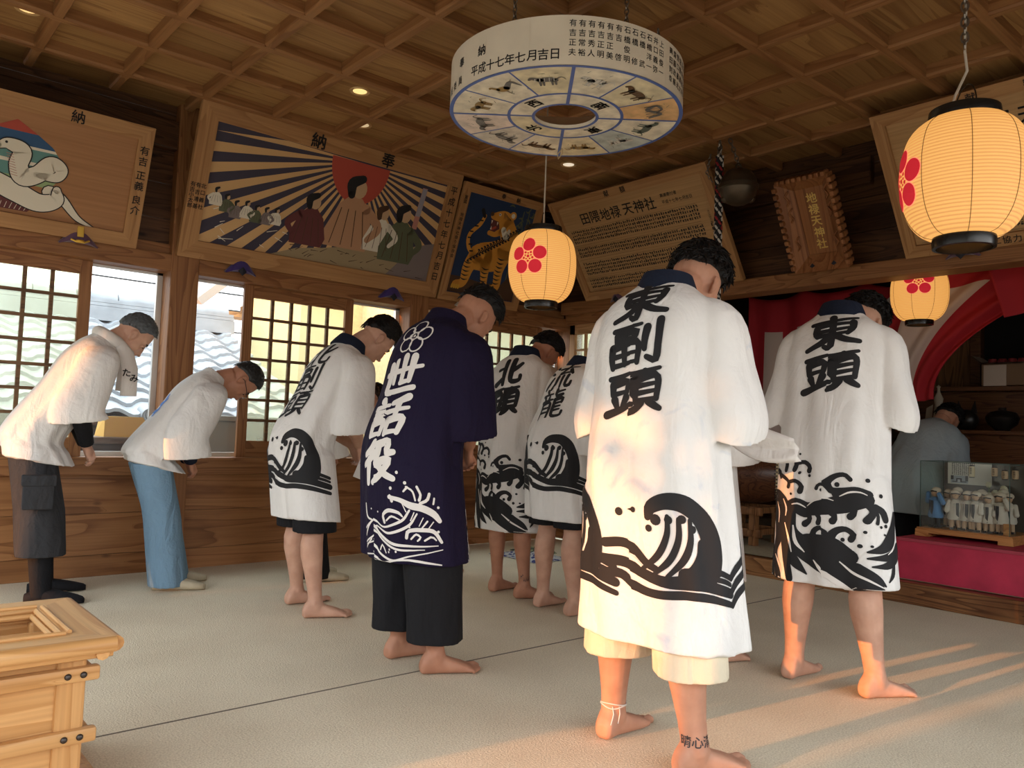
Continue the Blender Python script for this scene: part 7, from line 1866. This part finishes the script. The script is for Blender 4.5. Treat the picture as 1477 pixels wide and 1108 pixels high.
# 9, 10, 11 - almost wholly hidden
p10 = person('person showing only a coat edge, sleeve and toes beyond the figure in cream shorts', (3.06, 2.245), ((3.03, 2.39, 4), (3.02, 2.12, -14)), (-.03, .87), (.12, 1.38), (.22, 1.37), 60,
    dict(hem=(.02, .365), a=.175, b=.235, ca=.14, cb=.205, collar=NAVYC, print=wb), hair=SHORT, skin=SK2, seed=9.2, head_y=.12, bottoms=[('shorts', BLACKC, .48, .10, .10, {})])
p11 = person('person hidden behind the purple coat, only the toes of one foot showing', (3.24, 4.56), ((3.22, 4.68, 0), (3.23, 4.47, -4)), (-.05, .85), (.16, 1.33), (.31, 1.33), 58,
    dict(hem=(0, .50), a=.16, b=.22, ca=.135, cb=.195, collar=NAVYC, print=wa), hair=SHORT, skin=SK2, seed=10.4, size=.97, bottoms=[('shorts', BLACKC, .48, .10, .10, {})])
p4 = person('person showing only a black trouser leg and pale slipper behind the one with paper', (2.42, 4.73), ((2.42, 4.86, -8), (2.375, 4.64, -14)), (-.10, .78), (.24, 1.19), (.37, 1.15), 78,
    dict(hem=(-.06, .66), a=.16, b=.21, ca=.13, cb=.19, name='happi_jacket'), hair=SHORT, skin=SK1, seed=11.6, size=.95, shod=True, bottoms=[('trousers', BLACKC, .02, .09, .085, {})])
# 12 - in the sanctuary
p12 = person('person in loose grey-blue shirt bowing inside the sanctuary behind the glass case', (6.24, 2.49), ((6.19, 2.61, 0), (6.19, 2.39, -10)), (-.12, .62), (.16, 1.02), (.28, 1.05), 66,
    dict(hem=(-.10, .36), a=.19, b=.25, ca=.16, cb=.225, cloth=GREYB, ext=.10, name='loose_shirt'), hair=MOP, skin=SK1, seed=12.3, size=.92, floor=.132, bottoms=[('trousers', BLACKC, .02, .11, .10, {})])

# ---- worn things and small details
def sleeve_shirt(P, mat, frm=.0, to=.93, r=.046):
    mb = MB()
    for g, S, E_, wr in P['sleeves']:
        pts = [S.lerp(E_, .75), E_, E_.lerp(wr, .5), E_.lerp(wr, to)]; mb.tube(pts, [r + .014, r + .008, r, r - .008], n=14)
    mb.build('undershirt_sleeve', mat, P['R'], smooth=True)
sleeve_shirt(p1, BLACKC); sleeve_shirt(p2, NAVYC, to=.97)
# towel round the neck
C1 = p1['C']; f1 = C1.drape(None, p1['bvh'], .010)
mb = MB(); ax_ = math.atan2(.275 + .075, 1.42 - .86)
nck = V3((.285, 0, 1.425)); axv = V3((math.sin(ax_), 0, math.cos(ax_)))
pts = []
for t in np.linspace(-2.3, 2.3, 25):
    q = PI + t; c_ = V3((nck.x + .082 * math.cos(q) * math.cos(ax_), .085 * math.sin(q), nck.z - .082 * math.cos(q) * math.sin(ax_))); pts.append(c_)
e0, e1 = pts[0], pts[-1]
pts = [e0 + V3((.05, .02, -.26)), e0 + V3((.055, .02, -.14)), e0 + V3((.03, .01, -.05))] + pts + [e1 + V3((.03, -.01, -.05)), e1 + V3((.055, -.02, -.14)), e1 + V3((.055, -.025, -.29))]
mb.tube(pts, [(.022, .045)] * 3 + [(.024, .032)] * 25 + [(.022, .045)] * 3, n=14)
tw = mb.build('neck_towel', cloth('towel_white', (0.74, 0.70, 0.66), .25), p1['R'], smooth=True)
mb = MB(); b_ = e1 + V3((.055, -.022, -.14)); fnt = lambda x, y: (b_.x + x, b_.y - .034, b_.z + y)
put(mb, 'た', fnt, -.02, -.02, .045, bold=.03); put(mb, 'み', fnt, .02, -.05, .045, bold=.03); mb.build('towel_lettering', INK, tw)
# cargo pocket
for P, z in ((p1, .50),):
    ak = P['ankles'][1]; mb = MB(); y = ak.y - .135; x = -.03
    mb.box((x - .07, y - .012, z), (x + .07, y + .06, z + .16), CHAR, .008); mb.box((x - .078, y - .018, z + .12), (x + .078, y + .06, z + .175), CHAR, .006); mb.build('cargo_pocket', None, P['R'], smooth=True)
# glasses
mb = MB(); mb.T = p2['T']; hs = p2['hs']; FR = plain('glasses_frame', (.05, .02, .018), .3); SIL = plain('glasses_wire', (.6, .6, .6), .25, .9)
for g in (-1, 1):
    mb.tube([V3(p) * hs for p in ((.106, g * .058, .004), (.06, g * .078, .008), (.0, g * .085, .004), (-.018, g * .083, -.012))], .0024, FR, 6)
    mb.tube([V3((.108, g * .034 + .023 * math.cos(t), -.004 + .017 * math.sin(t))) * hs for t in np.linspace(0, 2 * PI, 22)], .0018, SIL, 6, cap=False)
mb.tube([V3((.110, -.012, .0)) * hs, V3((.114, 0, .003)) * hs, V3((.110, .012, .0)) * hs], .0018, SIL, 6); mb.build('glasses', None, p2['R'])
# slippers and socks
def slipper(P, mats, sgn, name='slipper', closed=False):
    R_ = P['R']
    for i, g in enumerate((1, -1)):
        ak = P['ankles'][i]; fa = P['fa'][i]; mb = MB(); c, s_ = math.cos(fa), math.sin(fa)
        Q = lambda x, y, z: V3((ak.x + x * c - y * s_, ak.y + x * s_ + y * c, z))
        rings = []
        for x, hw, z in ((-.075, .02, .05), (-.06, .036, .055), (-.02, .042, .066), (.03, .046, .075), (.08, .052, .066), (.13, .055, .054), (.17, .050, .044), (.20, .034, .036), (.214, .012, .028)):
            rings.append([Q(x, hw * math.copysign(abs(math.cos(t)) ** .7, math.cos(t)), max(.002, z / 2 + (z / 2) * math.sin(t))) for t in np.linspace(0, 2 * PI, 21)[:-1]])
        mb.loft(rings); mb.build(name, mats, R_, smooth=True)
for P, sp in ((p1, ((-12), (-32))), (p2, (-8, -26)), (p4, (-8, -14))): P['fa'] = [math.radians(a) - math.radians(-8) for a in sp]
slipper(p2, SLIP, 1); slipper(p4, SLIP, 1); slipper(p1, BLACKC, 1, 'sock')
# anklet, bracelet, tattoos
def around(P, i, z, fn2d, name, mat, lift=.0012):
    M = P['body'].data; bv = BVHTree.FromPolygons([v.co for v in M.vertices], [tuple(p.vertices) for p in M.polygons]); ak = P['ankles'][i]
    def fn(x, y):
        a = x; d = V3((math.cos(a), math.sin(a), 0)); o_ = V3((ak.x, ak.y, z + y)); hit = bv.ray_cast(o_ + d * .12, -d, .2)
        return tuple((hit[0] if hit[0] is not None else o_ + d * .04) + d * lift)
    mb = MB(); fn2d(mb, fn); return mb.build(name, mat, P['R'])
TAT = plain('tattoo_ink', (0.035, 0.035, 0.04), 0.6)
rel = lambda P: math.atan2(-P['M'].translation.y, -P['M'].translation.x) - P['M'].to_euler().z
a8 = rel(p8)
around(p8, 1, .105, lambda mb, fn: [put(mb, ch, lambda x, y: fn(a8 + x / .036, y), .034 * (k - 1) + .008, 0, .032, bold=.02) for k, ch in enumerate('晴心清')], 'ankle_tattoo', TAT)
a6 = rel(p6)
around(p6, 1, .125, lambda mb, fn: [ribbon(mb, [(a6 - .9 + .3 * k, rng.uniform(-.012, .012), .006), (a6 - .7 + .3 * k, rng.uniform(-.02, .02), .008), (a6 - .55 + .3 * k, rng.uniform(-.012, .012), .004)], 0, None, type('T', (), {'__matmul__': lambda s_, v: V3(fn(v.x, v.y))})(), 4, False) for k in range(7)], 'ankle_tattoo', TAT)
STRG = plain('white_string', (.65, .62, .58), .8)
def anklet(mb, fn):
    mb.tube([fn(t, .004 * math.sin(3 * t)) for t in np.linspace(0, 2 * PI, 40)], .0022, n=6); mb.tube([fn(t, .009 + .004 * math.sin(2 * t + 1)) for t in np.linspace(0, 2 * PI, 40)], .0020, n=6)
    for dx in (0, .5): mb.tube([fn(a8 + dx, .004), fn(a8 + dx + .1, -.02), fn(a8 + dx - .05, -.05)], .002, n=6)
around(p8, 0, .105, anklet, 'string_anklet', STRG, .002)
g, S, E_, wr = p8['sleeves'][1]
mb = MB(); tn = (wr - E_).normalized(); u_ = tn.cross(V3((0, 0, 1))).normalized(); w_ = tn.cross(u_); c_ = E_.lerp(wr, .62)
for t in np.linspace(0, 2 * PI, 19)[:-1]: mb.ell(c_ + (u_ * math.cos(t) + w_ * math.sin(t)) * .041, (.0062,) * 3, n=8, m=6)
mb.build('bead_bracelet', plain('pale_beads', (.6, .52, .46), .35), p8['R'], smooth=True)
# the paper in the hands of the bowing figure
M3 = p3['M']; h = M3 @ V3((.30, -.06, .745))
R = thing('paper_sheet', 'small white sheet of paper held by the person bowing before the second window lattice', 'paper', h)
mb = MB(); mb.T = Matrix.Rotation(math.radians(-30), 4, 'Z') @ Matrix.Rotation(math.radians(20), 4, 'Y'); mb.box((-.05, -.001, -.06), (.05, .001, .05), plain('paper_white', (.72, .70, .66), .7)); mb.box((-.048, -.003, -.058), (.046, -.0012, .047), plain('paper_white', (.72, .70, .66), .7)); mb.build('sheet', None, R)

R = thing('hand_cloth', 'white cloth hanging out beside the hands of the person in cream shorts', 'cloth', (2.45, 1.45, 1.005))
mb = MB(); vs, fs = [], []
for i in range(11):
    for j in range(9):
        u, v = i / 10, j / 8
        a = -.20 + .215 * u + .02 * v; z = .070 - .075 * u - (.050 + .070 * math.sin(PI * min(1, .25 + u * .65))) * v
        vs.append((-.02 + .10 * u + .012 * math.sin(9 * v + 4 * u), -a, z))
for i in range(10):
    for j in range(8): a = i * 9 + j; fs.append((a, a + 1, a + 10, a + 9))
mb.add(vs, fs); o = mb.build('cloth_fold', cloth('towel_white', (0.74, 0.70, 0.66), .25), R, smooth=True); s_ = o.modifiers.new('thickness', 'SOLIDIFY'); s_.thickness = .004
